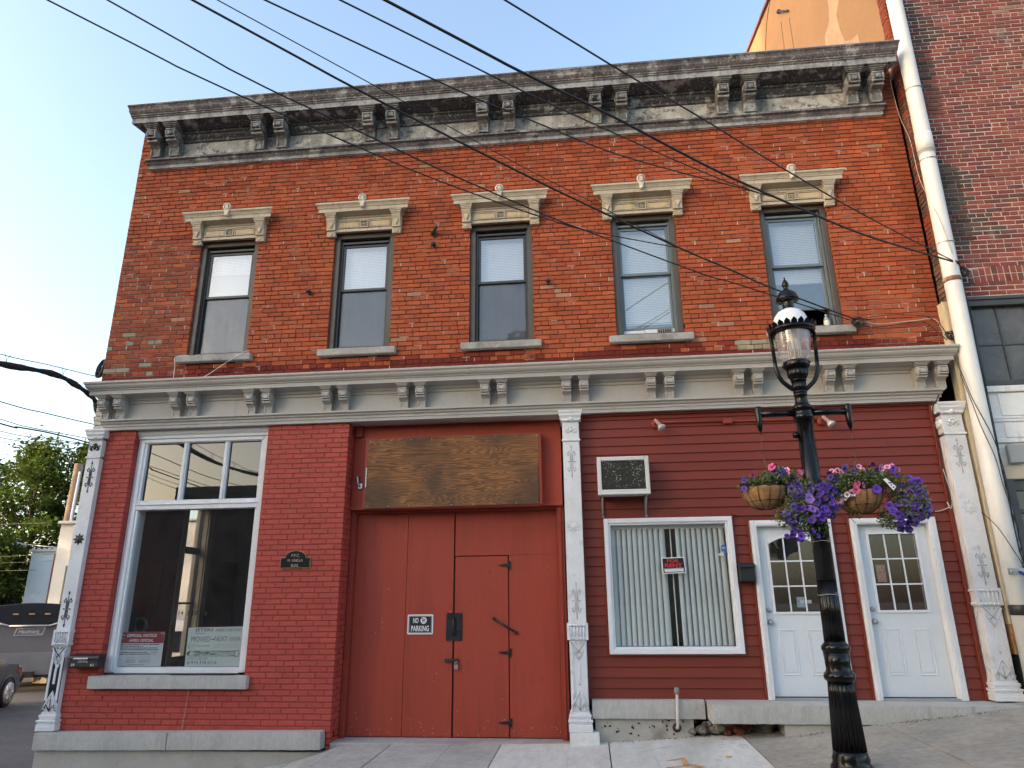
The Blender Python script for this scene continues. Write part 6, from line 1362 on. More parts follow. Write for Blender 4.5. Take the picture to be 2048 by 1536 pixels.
def basket(cx, top, hang, seed, lab, leafs, flowers, strands):
    rg = random.Random(seed); r0 = (cx, LY, top - .21)
    t = thing('hanging_basket', lab, 'flower basket', r0, None)
    R_ = .208; h = .205; mb = MB(); n = 40
    prof = []
    for k in range(9): a = math.pi / 2 * k / 8; prof.append((max(.004, R_ * math.sin(a) ** .8), -h * math.cos(a)))
    mb.lathe(prof + [(R_ * .93, .004), (R_ * .9, -.03)], (cx, LY, top), n)
    mb.v = [(x + rg.uniform(-.004, .004) - .010 * (x - cx) / R_ * (1 if int((math.atan2(y - LY, x - cx) + 3.1416) / .5236 + .5) % 1 else 0), y + rg.uniform(-.004, .004), z + rg.uniform(-.004, .004)) for x, y, z in mb.v]
    for i, v in enumerate(mb.v):      # liner bulges between the ribs
        a = math.atan2(v[1] - LY, v[0] - cx); b = 1 + .055 * abs(math.sin(a * 6)) - .02
        mb.v[i] = (cx + (v[0] - cx) * b, LY + (v[1] - LY) * b, v[2])
    mb.build('coir_liner', COIR, t, r0)
    mb = MB()
    for k in range(12):
        a = k * math.pi / 6; mb.tube([(cx + (R_ + .003) * math.sin(q * math.pi / 16) ** .8 * math.cos(a), LY + (R_ + .003) * math.sin(q * math.pi / 16) ** .8 * math.sin(a), top - (h + .003) * math.cos(q * math.pi / 16)) for q in range(9)], .003, 4)
    for f in (1.0, .8): mb.tube([(cx + (R_ + .004) * f * math.cos(q * .262), LY + (R_ + .004) * f * math.sin(q * .262), top - (h * math.sqrt(max(0, 1 - f ** 2.5)))) for q in range(24)], .0035, 4, closed=True)
    mb.build('wire_frame', CABLE, t, r0)
    mb = MB()
    for k in range(3): a = k * 2.094 + .6; mb.tube([(hang, LY, 3.14), (hang + (cx - hang) * .4, LY, 2.95)] if k == 0 else [(hang + (cx - hang) * .4, LY, 2.95), (hang + (cx - hang) * .4 + .001, LY, 2.949)], .003, 4); mb.tube([(hang + (cx - hang) * .4, LY, 2.95), (cx + R_ * math.cos(a), LY + R_ * math.sin(a), top)], .0022, 4)
    mb.build('chain', M('rusty_chain', (.16, .07, .04), .7) if 'rusty_chain' not in bpy.data.materials else bpy.data.materials['rusty_chain'], t, r0)
    mb = MB()
    for (ex, ey, ez, rx, ry, rz, cnt) in leafs:
        for _ in range(cnt):
            u = Vector((rg.gauss(0, 1), rg.gauss(0, 1), rg.gauss(0, 1))).normalized() * rg.random() ** .45
            p = Vector((ex + u.x * rx, LY + ey + u.y * ry, ez + u.z * rz)); s_ = rg.uniform(.010, .023)
            d = Vector((rg.uniform(-1, 1), rg.uniform(-1, 1), rg.uniform(-.4, 1))).normalized(); e = d.cross(Vector((rg.uniform(-1, 1), rg.uniform(-1, 1), rg.uniform(-1, 1)))).normalized() * s_ * .5
            g = rg.uniform(.6, 1.35); c = (.075 * g, .125 * g, .028 * g) if rg.random() < .8 else (.17 * g, .19 * g, .06 * g)
            if rg.random() < .06: c = (.22, .16, .09)
            mb.add([p, p + d * s_ * .6 + e, p + d * s_ * 1.6, p + d * s_ * .6 - e], [(0, 1, 2, 3)], c)
    for (P) in strands: mb.tube(smooth_path(P, 4), .003, 4, (.12, .13, .05))
    o = mb.build('foliage', LEAF, t, r0); o['kind'] = 'stuff'
    for (ex, ey, ez, rx, ry, rz, cnt, kinds, fr) in flowers:
        for _ in range(cnt):
            a = rg.uniform(0, 6.28); q = rg.random() ** .5
            x = ex + rx * q * math.cos(a); z = ez + rz * q * math.sin(a); y = ey - ry * math.sqrt(max(.05, 1 - q * q)) * rg.uniform(.7, 1.05)
            n_ = Vector((math.cos(a) * q * .8 + rg.uniform(-.35, .35), -1.0 + rg.uniform(-.1, .4), rg.uniform(-.55, .5) + .3 * math.sin(a) * q)).normalized()
            put('flower', PET[rg.choice(kinds)], t, Vector((x, LY + y, z)) - Vector(r0), (n_.to_track_quat('Z', 'Y')).to_euler(), (fr * rg.uniform(.8, 1.2),) * 3)
    return t
V_ = ['violet', 'violet', 'deep', 'faded']
basket(1.72, 2.615, 1.755, 5, 'coir basket hanging left of the lamp post, its liner bare on the left side',
    [(1.66, -.04, 2.64, .20, .18, .05, 900), (1.86, -.04, 2.70, .20, .2, .10, 900), (2.03, -.08, 2.52, .17, .17, .17, 1300), (1.92, -.10, 2.33, .18, .15, .14, 900), (2.10, -.06, 2.25, .16, .15, .14, 500), (2.24, -.16, 2.45, .12, .07, .17, 800), (2.02, -.18, 2.45, .18, .06, .24, 700), (1.70, -.16, 2.66, .2, .08, .05, 300), (1.55, -.05, 2.60, .06, .1, .06, 120)],
    [(2.02, -.08, 2.54, .15, .14, .12, 20, V_, .036), (1.94, -.10, 2.34, .14, .12, .12, 13, V_, .036), (2.12, -.16, 2.42, .14, .10, .16, 26, V_, .034), (2.24, -.17, 2.47, .11, .06, .17, 44, ['deep', 'violet', 'deep'], .028), (1.86, -.06, 2.71, .15, .14, .08, 9, ['deep'], .034), (1.97, -.08, 2.73, .10, .12, .05, 5, ['pink', 'rose'], .030), (2.07, -.18, 2.43, .05, .05, .06, 3, ['pink'], .034), (2.0, -.08, 2.16, .16, .12, .06, 12, ['deep', 'violet'], .030), (1.515, -.12, 2.64, .03, .03, .06, 6, V_, .028), (1.82, -.05, 2.82, .03, .03, .02, 2, ['rose'], .034), (1.60, -.08, 2.72, .01, .03, .01, 1, ['rose'], .04)],
    [[(2.02, -2.1, 2.25), (2.07, -2.14, 2.12), (2.05, -2.12, 2.0)], [(1.86, -2.0, 2.7), (1.9, -2.02, 2.8), (1.94, -2.05, 2.85)]])
rb = basket(2.585, 2.555, 2.61, 6, 'coir basket right of the lamp post with a dotted white plant tag',
    [(2.60, -.02, 2.66, .26, .2, .12, 1700), (2.40, -.08, 2.60, .16, .17, .13, 800), (2.86, -.04, 2.62, .17, .17, .13, 800), (2.99, -.05, 2.45, .16, .16, .18, 1300), (2.82, -.04, 2.30, .12, .12, .12, 500), (2.38, -.1, 2.50, .10, .1, .07, 250), (2.52, -.03, 2.36, .1, .05, .06, 60), (3.0, -.18, 2.44, .15, .05, .2, 550), (2.62, -.20, 2.66, .24, .05, .08, 500)],
    [(3.02, -.08, 2.42, .14, .13, .19, 46, ['violet', 'violet', 'faded', 'deep'], .036), (3.06, -.05, 2.62, .08, .1, .05, 8, ['violet'], .034), (2.90, -.08, 2.36, .12, .1, .13, 14, ['violet', 'violet', 'deep'], .034), (2.62, -.08, 2.74, .24, .12, .07, 20, ['deep', 'violet', 'deep', 'pink'], .028), (2.88, -.04, 2.74, .09, .1, .06, 10, ['violet', 'pink'], .026), (2.36, -.10, 2.68, .10, .1, .07, 10, ['deep', 'pink'], .026), (2.41, -.16, 2.53, .10, .05, .05, 6, ['pink', 'white'], .030), (2.54, -.2, 2.57, .05, .02, .05, 4, ['pink', 'rose'], .033), (2.66, -.22, 2.57, .035, .02, .03, 2, ['violet'], .038), (2.33, -.13, 2.45, .05, .05, .05, 5, ['pink'], .03), (2.30, -.14, 2.56, .06, .05, .1, 8, ['deep'], .034), (2.93, -.05, 2.22, .08, .08, .04, 8, ['violet', 'deep'], .032)],
    [[(2.80, -2.05, 2.32), (2.78, -2.08, 2.22), (2.84, -2.08, 2.19)], [(2.50, -2.05, 2.38), (2.46, -2.05, 2.32), (2.5, -2.05, 2.26)], [(2.58, -2.0, 2.75), (2.60, -2.0, 2.86)]])
mb = MB(); r0b = (2.585, LY, 2.555 - .21); mb.prism([(2.735, 2.635), (2.762, 2.642), (2.838, 2.562), (2.810, 2.528)], LY - .245, LY - .238); mb.build('plant_tag', PAPERW, rb, r0b)
mb = MB()
for (x, z) in ((2.778, 2.600), (2.796, 2.578), (2.792, 2.598), (2.812, 2.558)): mb.lathe([(.007, -.0008), (.007, 0)], (x, LY - .246, z), 8, axis='Y')
mb.build('tag_spot', INK, rb, r0b)

# ================================================================ THINGS INSIDE THE SHOP
mb = MB(); WD = M('black_side_window', (.02, .02, .02), .5)
r = (-6.83, 2.68, .75)
for (ya, yb, za, zb) in ((2.33, 2.375, .75, 3.25), (2.975, 3.02, .75, 3.25), (2.375, 2.975, 2.45, 2.56), (2.375, 2.975, .75, .80), (2.375, 2.975, 1.62, 1.655)): mb.box(-6.86, -6.80, ya, yb, za, zb)
sdw = part(mb, 'side_window', WD)
mb = MB(); mb.box(-6.835, -6.83, 2.375, 2.975, .8, 3.25); part(mb, 'glass_pane', glass('clear_side_glass', (.95, .95, .95)), sdw)
mb = MB(); mb.box(-6.71, -6.68, 3.0, 3.16, .6, 3.3); mb.box(-6.71, -6.68, 2.20, 2.32, .6, 3.3); mb.box(-6.798, -6.712, 2.985, 3.019, .76, 3.24); mb.box(-6.93, -6.862, 2.985, 3.019, .76, 3.24); part(mb, 'inner_casing', CREAM, sdw)
r0 = (-6.4, 1.1, .4); t = thing('round_fan', 'grey round machine with dark centre standing inside the left shop window', 'fan', r0)
mb = MB(); mb.lathe([(.105, -.08), (.115, -.12), (.082, -.14), (.078, -.10)][::-1], (-6.40, 1.05, 1.33), 22, axis='Y'); mb.build('ring', M('dull_grey_plastic', (.16, .155, .14), .5), t, r0)
mb = MB(); mb.lathe([(.08, -.10), (.05, -.075), (.0005, -.07)][::-1], (-6.40, 1.05, 1.33), 18, axis='Y'); mb.build('grille', DARK, t, r0)
mb = MB(); mb.box(-6.5, -6.3, 1.0, 1.3, .4, 1.225); mb.build('stand', DARK, t, r0)
CARD = M('cardboard', (.16, .115, .075), .8, var=.12)
r0 = (-5.35, .75, .4); mb = MB(); s_ = 0; mb.box(-.25, .25, -.18, .18, 0, .62); mb.xf(0, Matrix.Translation((-5.28, .75, .55)) @ Matrix.Rotation(RAD(32), 4, 'Y')); tag(mb.build('cardboard_box', CARD, None, r0), 'tilted brown cardboard box between the two notices in the shop window', 'box')
r0 = (-6.56, .68, .4); mb = MB(); mb.box(-6.70, -6.42, .50, .85, .4, 1.55); mb.box(-6.68, -6.44, .485, .499, .5, 1.50); tag(mb.build('cabinet', M('navy_cabinet', (.02, .024, .04), .5), None, r0), 'dark bluish cabinet in the gloom at the left of the shop interior', 'cabinet')
r0 = (-4.53, .6, .4); mb = MB(); mb.lathe([(.04, .4), (.04, 1.38), (.03, 1.42)], (-4.53, .6, 0), 12); tag(mb.build('yellow_roll', M('dull_yellow', (.13, .115, .05), .6), None, r0), 'dull yellow upright roll at the right side inside the shop window', 'roll')

# ================================================================ PARKING LOT AND BACKGROUND ON THE LEFT
LOT = -.735
# cargo trailer
def rotz(mb, c, a): mb.xf(0, Matrix.Translation(c) @ Matrix.Rotation(a, 4, 'Z') @ Matrix.Translation((-c[0], -c[1], -c[2])))
TC = (-16.75, 11.6, LOT); TA = RAD(22)
tr = thing('cargo_trailer', 'grey enclosed cargo trailer with black domed top cap parked behind the corner', 'trailer', TC)
def tp(mb, name, mat, parent=None, bevel=0.0): rotz(mb, TC, TA); return mb.build(name, mat, parent or tr, TC, bevel)
X0, Y0, Z0 = TC; hw = 1.18
def arc_top(x): return 2.36 + .13 * (1 - (x / hw) ** 2)
mb = MB(); P = [(X0 - hw, Z0 + .50), (X0 + hw, Z0 + .50), (X0 + hw, Z0 + 2.2)] + [(X0 + hw * (1 - k / 8), Z0 + arc_top(hw * (1 - k / 8)) - .08) for k in range(17)] + [(X0 - hw, Z0 + 2.2)]
mb.prism(P, Y0 + .02, Y0 + 4.8); tp(mb, 'body', M('trailer_grey', (.20, .202, .208), .4, var=.06, vs=1, streak=((.16, .155, .15), 6, .55, .8, .4)))
mb = MB(); lo = [(-1, 1.98), (-.78, 1.98), (-.45, 1.87), (.45, 1.87), (.78, 2.0), (1, 2.02)]
P = [(X0 + a * hw * 1.005, Z0 + z) for a, z in lo] + [(X0 + hw * 1.005 * (1 - k / 8), Z0 + arc_top(hw * (1 - k / 8))) for k in range(17)]
mb.prism(P, Y0 - .10, Y0 + .5); tp(mb, 'top_cap', M('trailer_black', (.015, .016, .022), .35), None, .02)
mb = MB()
for (a, z), (b_, z2) in zip(lo[:-1], lo[1:]): mb.tube([(X0 + a * hw, Y0 - .105, Z0 + z - .03), (X0 + b_ * hw, Y0 - .105, Z0 + z2 - .03)], .024, 5)
tp(mb, 'white_trim', WHITE_CLEAN)
AMB = M('amber_lens', (.75, .42, .20), .3)
for k in (-.42, 0, .42):
    mb = MB(); mb.box(X0 + k - .075, X0 + k + .075, Y0 - .13, Y0 - .10, Z0 + 2.15, Z0 + 2.19); tp(mb, 'marker_light', AMB, None, .008)
ALU = M('tread_plate', (.40, .39, .385), .35, metal=.55, var=.1, bump=.9, bs=35)
mb = MB(); mb.box(X0 - hw, X0 + hw, Y0 - .03, Y0 + .02, Z0 + .46, Z0 + 1.08)
for i in range(38):
    for j in range(11): x = X0 - hw + .05 + i * .062; z = Z0 + .50 + j * .054; mb.box(x, x + .03, Y0 - .034, Y0 - .03, z, z + .008)
tp(mb, 'stone_guard', ALU)
mb = MB(); x, z = X0 - .02, Z0 + 1.68
mb.prism([(x - .40, z - .12), (x + .36, z - .12), (x + .42, z + .10), (x - .34, z + .10)], Y0 + .0, Y0 + .0195); mb.prism([(x - .375, z - .10), (x + .335, z - .10), (x + .39, z + .08), (x - .32, z + .08)], Y0 - .004, Y0 + .0, m=1)
mb.text('Haulmark', x, z - .005, Y0 - .005, .11, .56, .015, shear=.25); mb.box(x + .17, x + .33, Y0 - .006, Y0 - .004, z - .085, z - .07)
tp(mb, 'logo', [SIGNW, bpy.data.materials['trailer_grey']])
mb = MB(); mb.box(X0 - hw + .9, X0 + .32, Y0 - .25, Y0 - .05, Z0 + .42, Z0 + .56); mb.box(X0 - .1, X0 + .1, Y0 - 1.2, Y0 - .2, Z0 + .40, Z0 + .50); mb.box(X0 - hw, X0 + hw, Y0 + .05, Y0 + 4.7, Z0 + .38, Z0 + .5); tp(mb, 'chassis', M('brown_steel', (.07, .055, .045), .6))
for sx in (-1, 1):
    for yy in (2.2, 3.0):
        mb = MB(); mb.lathe([(.33, -.1), (.35, -.08), (.35, .08), (.33, .1)], (X0 + sx * (hw - .15), Y0 + yy, Z0 + .35), 20, axis='X'); tp(mb, 'wheel', CABLE)
# white van seen through the shop's side window
r0 = (-10.9, 9.6, LOT); van = thing('white_van', 'white van with a red tail lamp glimpsed through the shop side window', 'van', r0)
VANW = M('white_van_paint', (.74, .75, .75), .35, var=.03)
x_, y_, z_ = r0
mb = MB(); mb.prismx([(y_ - 1.0, z_ + .35), (y_ + 3.6, z_ + .35), (y_ + 3.65, z_ + .9), (y_ + 2.9, z_ + 1.15), (y_ + 2.2, z_ + 1.95), (y_ - .85, z_ + 2.0), (y_ - 1.0, z_ + 1.9)][::-1], x_ - .95, x_ + .95); mb.build('body', VANW, van, r0, bevel=.06)
mb = MB(); mb.box(x_ - .7, x_ + .7, y_ - 1.012, y_ - .99, z_ + 1.25, z_ + 1.75); mb.build('rear_window', M('van_glass', (.015, .017, .02), .1), van, r0)
mb = MB(); mb.box(x_ - .98, x_ + .98, y_ - 1.1, y_ - .98, z_ + .35, z_ + .55); mb.box(x_ - .93, x_ + .93, y_ - 1.015, y_ - .99, z_ + 1.02, z_ + 1.035); mb.build('bumper', STEEL, van, r0, bevel=.02)
for sx in (-1, 1):
    mb = MB(); mb.box(x_ + sx * .78, x_ + sx * .93, y_ - 1.03, y_ - .98, z_ + 1.62, z_ + 1.72); mb.build('tail_lamp', M('van_lamp_red', (.30, .05, .04), .3) if 'van_lamp_red' not in bpy.data.materials else bpy.data.materials['van_lamp_red'], van, r0, bevel=.01)
    for yy in (-.2, 2.6):
        mb = MB(); mb.lathe([(.32, -.1), (.34, -.08), (.34, .08), (.32, .1)], (x_ + sx * .86, y_ + yy, z_ + .34), 20, axis='X'); mb.build('wheel', CABLE, van, r0)
# sedan, rear quarter towards the camera
CC = (-14.98, 6.84, LOT)
car = thing('sedan', 'dark grey sedan with silver wheel, only its rear end in the photo edge', 'car', CC)
def cpb(mb, name, mat, parent=None, bevel=0.0): rotz(mb, CC, RAD(106)); return mb.build(name, mat, parent or car, CC, bevel)
CARP = M('dark_grey_car_paint', (.045, .052, .062), .35, var=.0, spec=.5, coat=.15); TINT = M('car_window_tint', (.01, .012, .014), .08, spec=.8)
X0, Y0, Z0 = CC; L_ = 2.0
mb = MB()        # side outline lofted across the width (car points to -X)
outl = [(-2.35, .35), (-2.38, .55), (-2.2, .72), (-1.2, .88), (-.95, .92), (.95, .98), (1.35, 1.02), (1.78, .98), (1.92, .93), (1.98, .80), (1.97, .62), (2.02, .52), (1.98, .34), (1.75, .26), (-2.1, .24)]
ws = [(-.90, .93), (-.86, .985), (-.80, 1.0), (.80, 1.0), (.86, .985), (.90, .93)]
rows = []
for w, k in ws: rows.append([(X0 + x * (.985 if k < 1 else 1), Y0 + w, Z0 + (z if z < .5 else .5 + (z - .5) * k)) for x, z in outl])
n_ = len(outl); V = [p for r_ in rows for p in r_]
mb.add(V, [(i * n_ + j, i * n_ + (j + 1) % n_, (i + 1) * n_ + (j + 1) % n_, (i + 1) * n_ + j) for i in range(len(ws) - 1) for j in range(n_)] + [tuple(range(n_)), tuple(range(len(V) - 1, len(V) - n_ - 1, -1))], (1, 1, 1), 0, False)
cpb(mb, 'body', CARP, None, .02)
mb = MB(); roof = [(-1.0, .93), (-.25, 1.36), (.35, 1.42), (.85, 1.36), (1.5, 1.0)]
rows = [[(X0 + x, Y0 + s * (.84 - max(0, z - .95) * .45), Z0 + z) for x, z in roof] for s in (-1, 1)]
mb.add(rows[0] + rows[1], [(0, 1, 2, 3, 4), (9, 8, 7, 6, 5), (0, 5, 6, 1), (1, 6, 7, 2), (2, 7, 8, 3), (3, 8, 9, 4)]); cpb(mb, 'cabin', CARP, None, .03)
mb = MB()
for s in (-1, 1):
    for poly in ([(-.75, 1.0), (-.2, 1.31), (.28, 1.35), (.28, 1.0)], [(.34, 1.0), (.34, 1.35), (.78, 1.30), (1.18, 1.05), (1.1, 1.0)]):
        V = [(X0 + x, Y0 + s * (.852 - max(0, z - .95) * .45), Z0 + z) for x, z in poly] + [(X0 + x, Y0 + s * (.84 - max(0, z - .95) * .45), Z0 + z) for x, z in poly]; k_ = len(poly)
        mb.add(V, [tuple(range(k_)), tuple(range(2 * k_ - 1, k_ - 1, -1))])
V = [(X0 + x, Y0 + s * w, Z0 + z + .012) for (x, z, w) in ((.92, 1.33, .60), (1.46, 1.035, .68)) for s in (-1, 1)]; mb.add(V, [(0, 2, 3, 1)])
cpb(mb, 'window_glass', TINT)
for wx in (-1.42, 1.38):
    for s in (-1, 1):
        mb = MB(); yy = Y0 + s * .84; mb.lathe([(.31, -.11), (.33, -.09), (.33, .09), (.31, .11)], (X0 + wx, yy, Z0 + .33), 28, axis='Y'); wh = cpb(mb, 'wheel', M('tyre_rubber', (.02, .02, .021), .8) if 'tyre_rubber' not in bpy.data.materials else bpy.data.materials['tyre_rubber'])
        mb = MB(); yo = yy + s * .112
        mb.lathe([(.245, -.01), (.25, 0), (.235, .012)], (X0 + wx, yo, Z0 + .33), 28, axis='Y'); mb.lathe([(.05, -.012), (.05, .012)], (X0 + wx, yo, Z0 + .33), 12, axis='Y')
        for q in range(10):
            a = q * math.pi / 5; a2 = a + .12
            mb.tube([(X0 + wx + .04 * math.cos(a), yo + s * .004, Z0 + .33 + .04 * math.sin(a)), (X0 + wx + .235 * math.cos(a2), yo + s * .006, Z0 + .33 + .235 * math.sin(a2))], .017, 5)
        cpb(mb, 'rim', M('silver_rim', (.55, .55, .56), .3, metal=.5) if 'silver_rim' not in bpy.data.materials else bpy.data.materials['silver_rim'], wh)
        mb = MB(); P = [(X0 + wx + .40 * math.cos(RAD(a)), Y0 + s * .908, Z0 + .33 + .39 * math.sin(RAD(a))) for a in range(-8, 189, 14)]; mb.tube(P, .022, 6); cpb(mb, 'wheel_arch', CARP)
for s in (-1, 1):
    mb = MB(); mb.prism([(X0 + 1.72, Z0 + .78), (X0 + 1.975, Z0 + .72), (X0 + 1.975, Z0 + .90), (X0 + 1.80, Z0 + .92)], Y0 + s * .88 - .035, Y0 + s * .88 + .035); cpb(mb, 'tail_light', M('tail_light_red', (.16, .012, .012), .2, spec=.7) if 'tail_light_red' not in bpy.data.materials else bpy.data.materials['tail_light_red'], None, .01)
mb = MB(); mb.tube([(X0 + 1.72, Y0 - .925, Z0 + .93), (X0 + 1.98, Y0 - .90, Z0 + .90), (X0 + 2.0, Y0 - .89, Z0 + .70), (X0 + 1.97, Y0 - .9, Z0 + .60)], .012, 5); mb.box(X0 + .1, X0 + .28, Y0 - .93, Y0 - .90, Z0 + .86, Z0 + .89); cpb(mb, 'bright_trim', STEEL)
# white rendered building behind the corner
RENDER = M('off_white_render', (.66, .65, .62), .85, var=.06, vs=.6, bump=.3, bs=20, streak=((.50, .48, .44), 2, .55, .8, .5))
r0 = (-17.0, 18, LOT); wb = thing('white_building', 'plain white rendered building with one tall grey window behind the corner pilaster', 'building', r0)
mb = MB(); mb.box(-18.28, -13.0, 14.0, 20.0, -1.0, 4.40); mb.box(-17.75, -13.0, 13.93, 13.998, -1.0, 4.36); mb.build('wall', RENDER, wb, r0, bevel=.01)
mb = MB(); mb.box(-18.32, -12.95, 13.86, 20.05, 4.402, 4.50); mb.build('parapet_cap', RENDER, wb, r0, bevel=.02)
mb = MB(); frame(mb, -17.72, -16.7, .2, 2.98, .09, 13.86, 13.925); w_ = mb.build('window', M('grey_window_frame', (.10, .115, .13), .5), wb, r0)
mb = MB(); mb.box(-17.63, -16.79, 13.90, 13.91, .29, 2.89); mb.build('window_pane', TINT, w_, r0)
# pale blue wall further back
r0 = (-27, 27, -.7); bw = thing('pale_blue_building', 'narrow pale blue flat-roofed wall between the trees and the white building', 'building', r0)
mb = MB(); mb.box(-28.35, -24.0, 25.0, 31, -1, 4.40); mb.build('wall', M('pale_blue_render', (.60, .70, .78), .8, var=.05, vs=.8, bump=.2, bs=12), bw, r0)
mb = MB(); mb.box(-28.45, -23.9, 24.9, 31.1, 4.40, 4.52)
rg = random.Random(3)
for k in range(14): x = -28.3 + k * .3; mb.ball((x, 25.0, 4.53), rg.uniform(.06, .14), 6, 4, sz=.7)
mb.build('roof_edge', M('pale_roof_edge', (.55, .58, .60), .7), bw, r0)
mb = MB(); mb.box(-27.05, -26.9, 24.93, 24.99, -1, 4.3); mb.build('downpipe', M('reddish_pipe', (.22, .07, .05), .6), bw, r0)
# wooden pole, street light
r0 = (-18.85, 15.2, -.7); pole = thing('utility_pole', 'sawn-off wooden utility pole rising behind the white building', 'utility pole', r0)
WOODP = M('weathered_pole_wood', (.25, .175, .115), .85, var=.25, vs=2, stretch=(6, 6, .4), bump=.8, bs=20, dirt=[((.14, .09, .055), 6, .58, .7, .7)])
mb = MB(); mb.tube([(-18.82, 14.9, -.8), (-18.72, 14.9, 6.72)], [.17, .145], 14); mb.build('shaft', WOODP, pole, r0)
mb = MB(); mb.tube([(-18.60, 14.72, -.5), (-18.51, 14.74, 6.4)], .04, 6); mb.build('conduit', WHITE, pole, r0)
r0 = (-28.6, 24.6, 4.5); sl_ = thing('street_light_head', 'grey cobra-head street light beside the top of the pale blue wall', 'street light', r0)
mb = MB(); mb.lathe([(.0005, -.42), (.10, -.34), (.15, -.15), (.13, .05), (.06, .22), (.04, .5)], (-28.75, 24.5, 4.72), 14, axis='X'); mb.build('head', M('lamp_grey', (.33, .35, .38), .4), sl_, r0)
mb = MB(); mb.tube([(-28.3, 24.5, 4.72), (-27.2, 24.6, 4.6), (-26.0, 24.7, 4.5)], .035, 6); mb.build('arm', STEEL, sl_, r0)
for k, (a, b_) in enumerate((((-31, 20, 5.5), (-19.5, 15.2, 4.62)), ((-31.5, 21, 4.1), (-20, 16, 3.55)), ((-32, 22, 3.9), (-20, 16, 3.3)), ((-31, 20, 3.55), (-21, 16.5, 3.0)))):
    m_ = ((a[0] + b_[0]) / 2, (a[1] + b_[1]) / 2, (a[2] + b_[2]) / 2 - .15)
    wire('distant_wire', [a, m_, b_], .011, ['thin distant wire, the highest in front of the trees', 'thin distant wire, second down in front of the trees', 'thin distant wire, third down in front of the trees', 'thin distant wire, lowest in front of the trees'][k], 'wire', 'distant wires before the trees')

# ---------------------------------------------------------------- trees
TL = bpy.data.materials.new('tree_leaf'); TL.use_nodes = True
nt = TL.node_tree; N = nt.nodes; L = nt.links; N.clear()
at = N.new('ShaderNodeAttribute'); at.attribute_name = 'Col'; df = N.new('ShaderNodeBsdfDiffuse'); tl = N.new('ShaderNodeBsdfTranslucent'); mx = N.new('ShaderNodeMixShader'); mx.inputs[0].default_value = .42; ou = N.new('ShaderNodeOutputMaterial')
L.new(at.outputs['Color'], df.inputs[0]); L.new(at.outputs['Color'], tl.inputs[0]); L.new(df.outputs[0], mx.inputs[1]); L.new(tl.outputs[0], mx.inputs[2]); L.new(mx.outputs[0], ou.inputs['Surface'])
BARK = M('bark', (.075, .058, .042), .9, var=.3, bump=.8, bs=12)
def tree(x, y, h, rad, seed, lab, nclump=42, nleaf=150, tone=(.075, .115, .028), base=-.75, low=.25):
    rg = random.Random(seed); r0 = (x, y, base); t = thing('tree', lab, 'tree', r0, 'trees beyond the parking lot')
    mb = MB(); top = base + h; P = [(x, y, base)]
    for k in range(1, 6): P.append((x + rg.uniform(-.25, .25) * k * .5, y + rg.uniform(-.2, .2) * k * .5, base + h * .85 * k / 5))
    mb.tube(smooth_path(P, 3), [.22 * (1 - i / 17) + .03 for i in range(16)], 7)
    clumps = []
    for k in range(nclump):
        f = low + (1 - low) * rg.random() ** .8; rr_ = rad * (1.0 - .75 * max(0, (f - .55) / .45) ** 1.6) * rg.random() ** .5; a = rg.uniform(0, 6.28)
        c = Vector((x + rr_ * math.cos(a), y + rr_ * math.sin(a), base + h * f)); clumps.append((c, rg.uniform(.45, 1.0)))
        if k % 2 == 0:
            s_ = Vector(P[min(5, 1 + int(f * 4))]); mb.tube([s_, s_.lerp(c, .5) + Vector((0, 0, .25)), c], [.06, .035, .012], 5)
    mb.build('trunk', BARK, t, r0)
    mb = MB()
    for c, cr in clumps:
        g0 = rg.uniform(.6, 1.45); yl = rg.random() < .25
        for _ in range(int(nleaf * 1.5)):
            u = Vector((rg.gauss(0, .55), rg.gauss(0, .55), rg.gauss(0, .38))) * cr
            p = c + u; s_ = rg.uniform(.07, .15); d = Vector((rg.uniform(-1, 1), rg.uniform(-1, 1), rg.uniform(-1, .6))).normalized(); e = d.cross(Vector((rg.uniform(-1, 1), rg.uniform(-1, 1), rg.uniform(-1, 1)))).normalized() * s_ * .55
            g = .82 * g0 * rg.uniform(.75, 1.25); cc = (tone[0] * g * (1.35 if yl else 1), tone[1] * g * (1.15 if yl else 1), tone[2] * g)
            mb.add([p - d * s_, p + e, p + d * s_, p - e], [(0, 1, 2, 3)], cc)
    mb.build('crown', TL, t, r0)
tree(-34.2, 27.5, 10.4, 3.0, 1, 'loose airy tree at the left photo edge with sky showing through', 46, 120, (.065, .10, .026))
tree(-30.2, 26.5, 11.2, 2.5, 2, 'tallest tree, its thin top twigs standing above the others left of the wooden pole', 50, 150, (.08, .125, .028))
tree(-27.6, 27.5, 11.0, 2.4, 3, 'dense dark tree directly behind the wooden pole', 52, 170, (.05, .085, .022))
tree(-25.2, 26.5, 10.6, 2.4, 4, 'dense tree partly hidden behind the corner pilaster', 46, 150, (.055, .09, .024))
tree(-33.0, 25.0, 6.2, 2.6, 5, 'lower yellow-green tree in front of the airy one', 40, 150, (.10, .13, .03), low=.15)
tree(-30.2, 24.0, 6.0, 2.0, 6, 'lower bright green tree left of the pale blue wall', 38, 150, (.095, .135, .03), low=.12)
tree(-37.5, 29.0, 9.2, 3.2, 7, 'broad tree beyond the left photo edge', 42, 120, (.06, .095, .026))
tree(-35.5, 23.5, 5.0, 2.6, 8, 'small dark bushy tree low behind the trailer', 38, 150, (.045, .07, .02), low=.08)
mb = MB(); rg = random.Random(17)
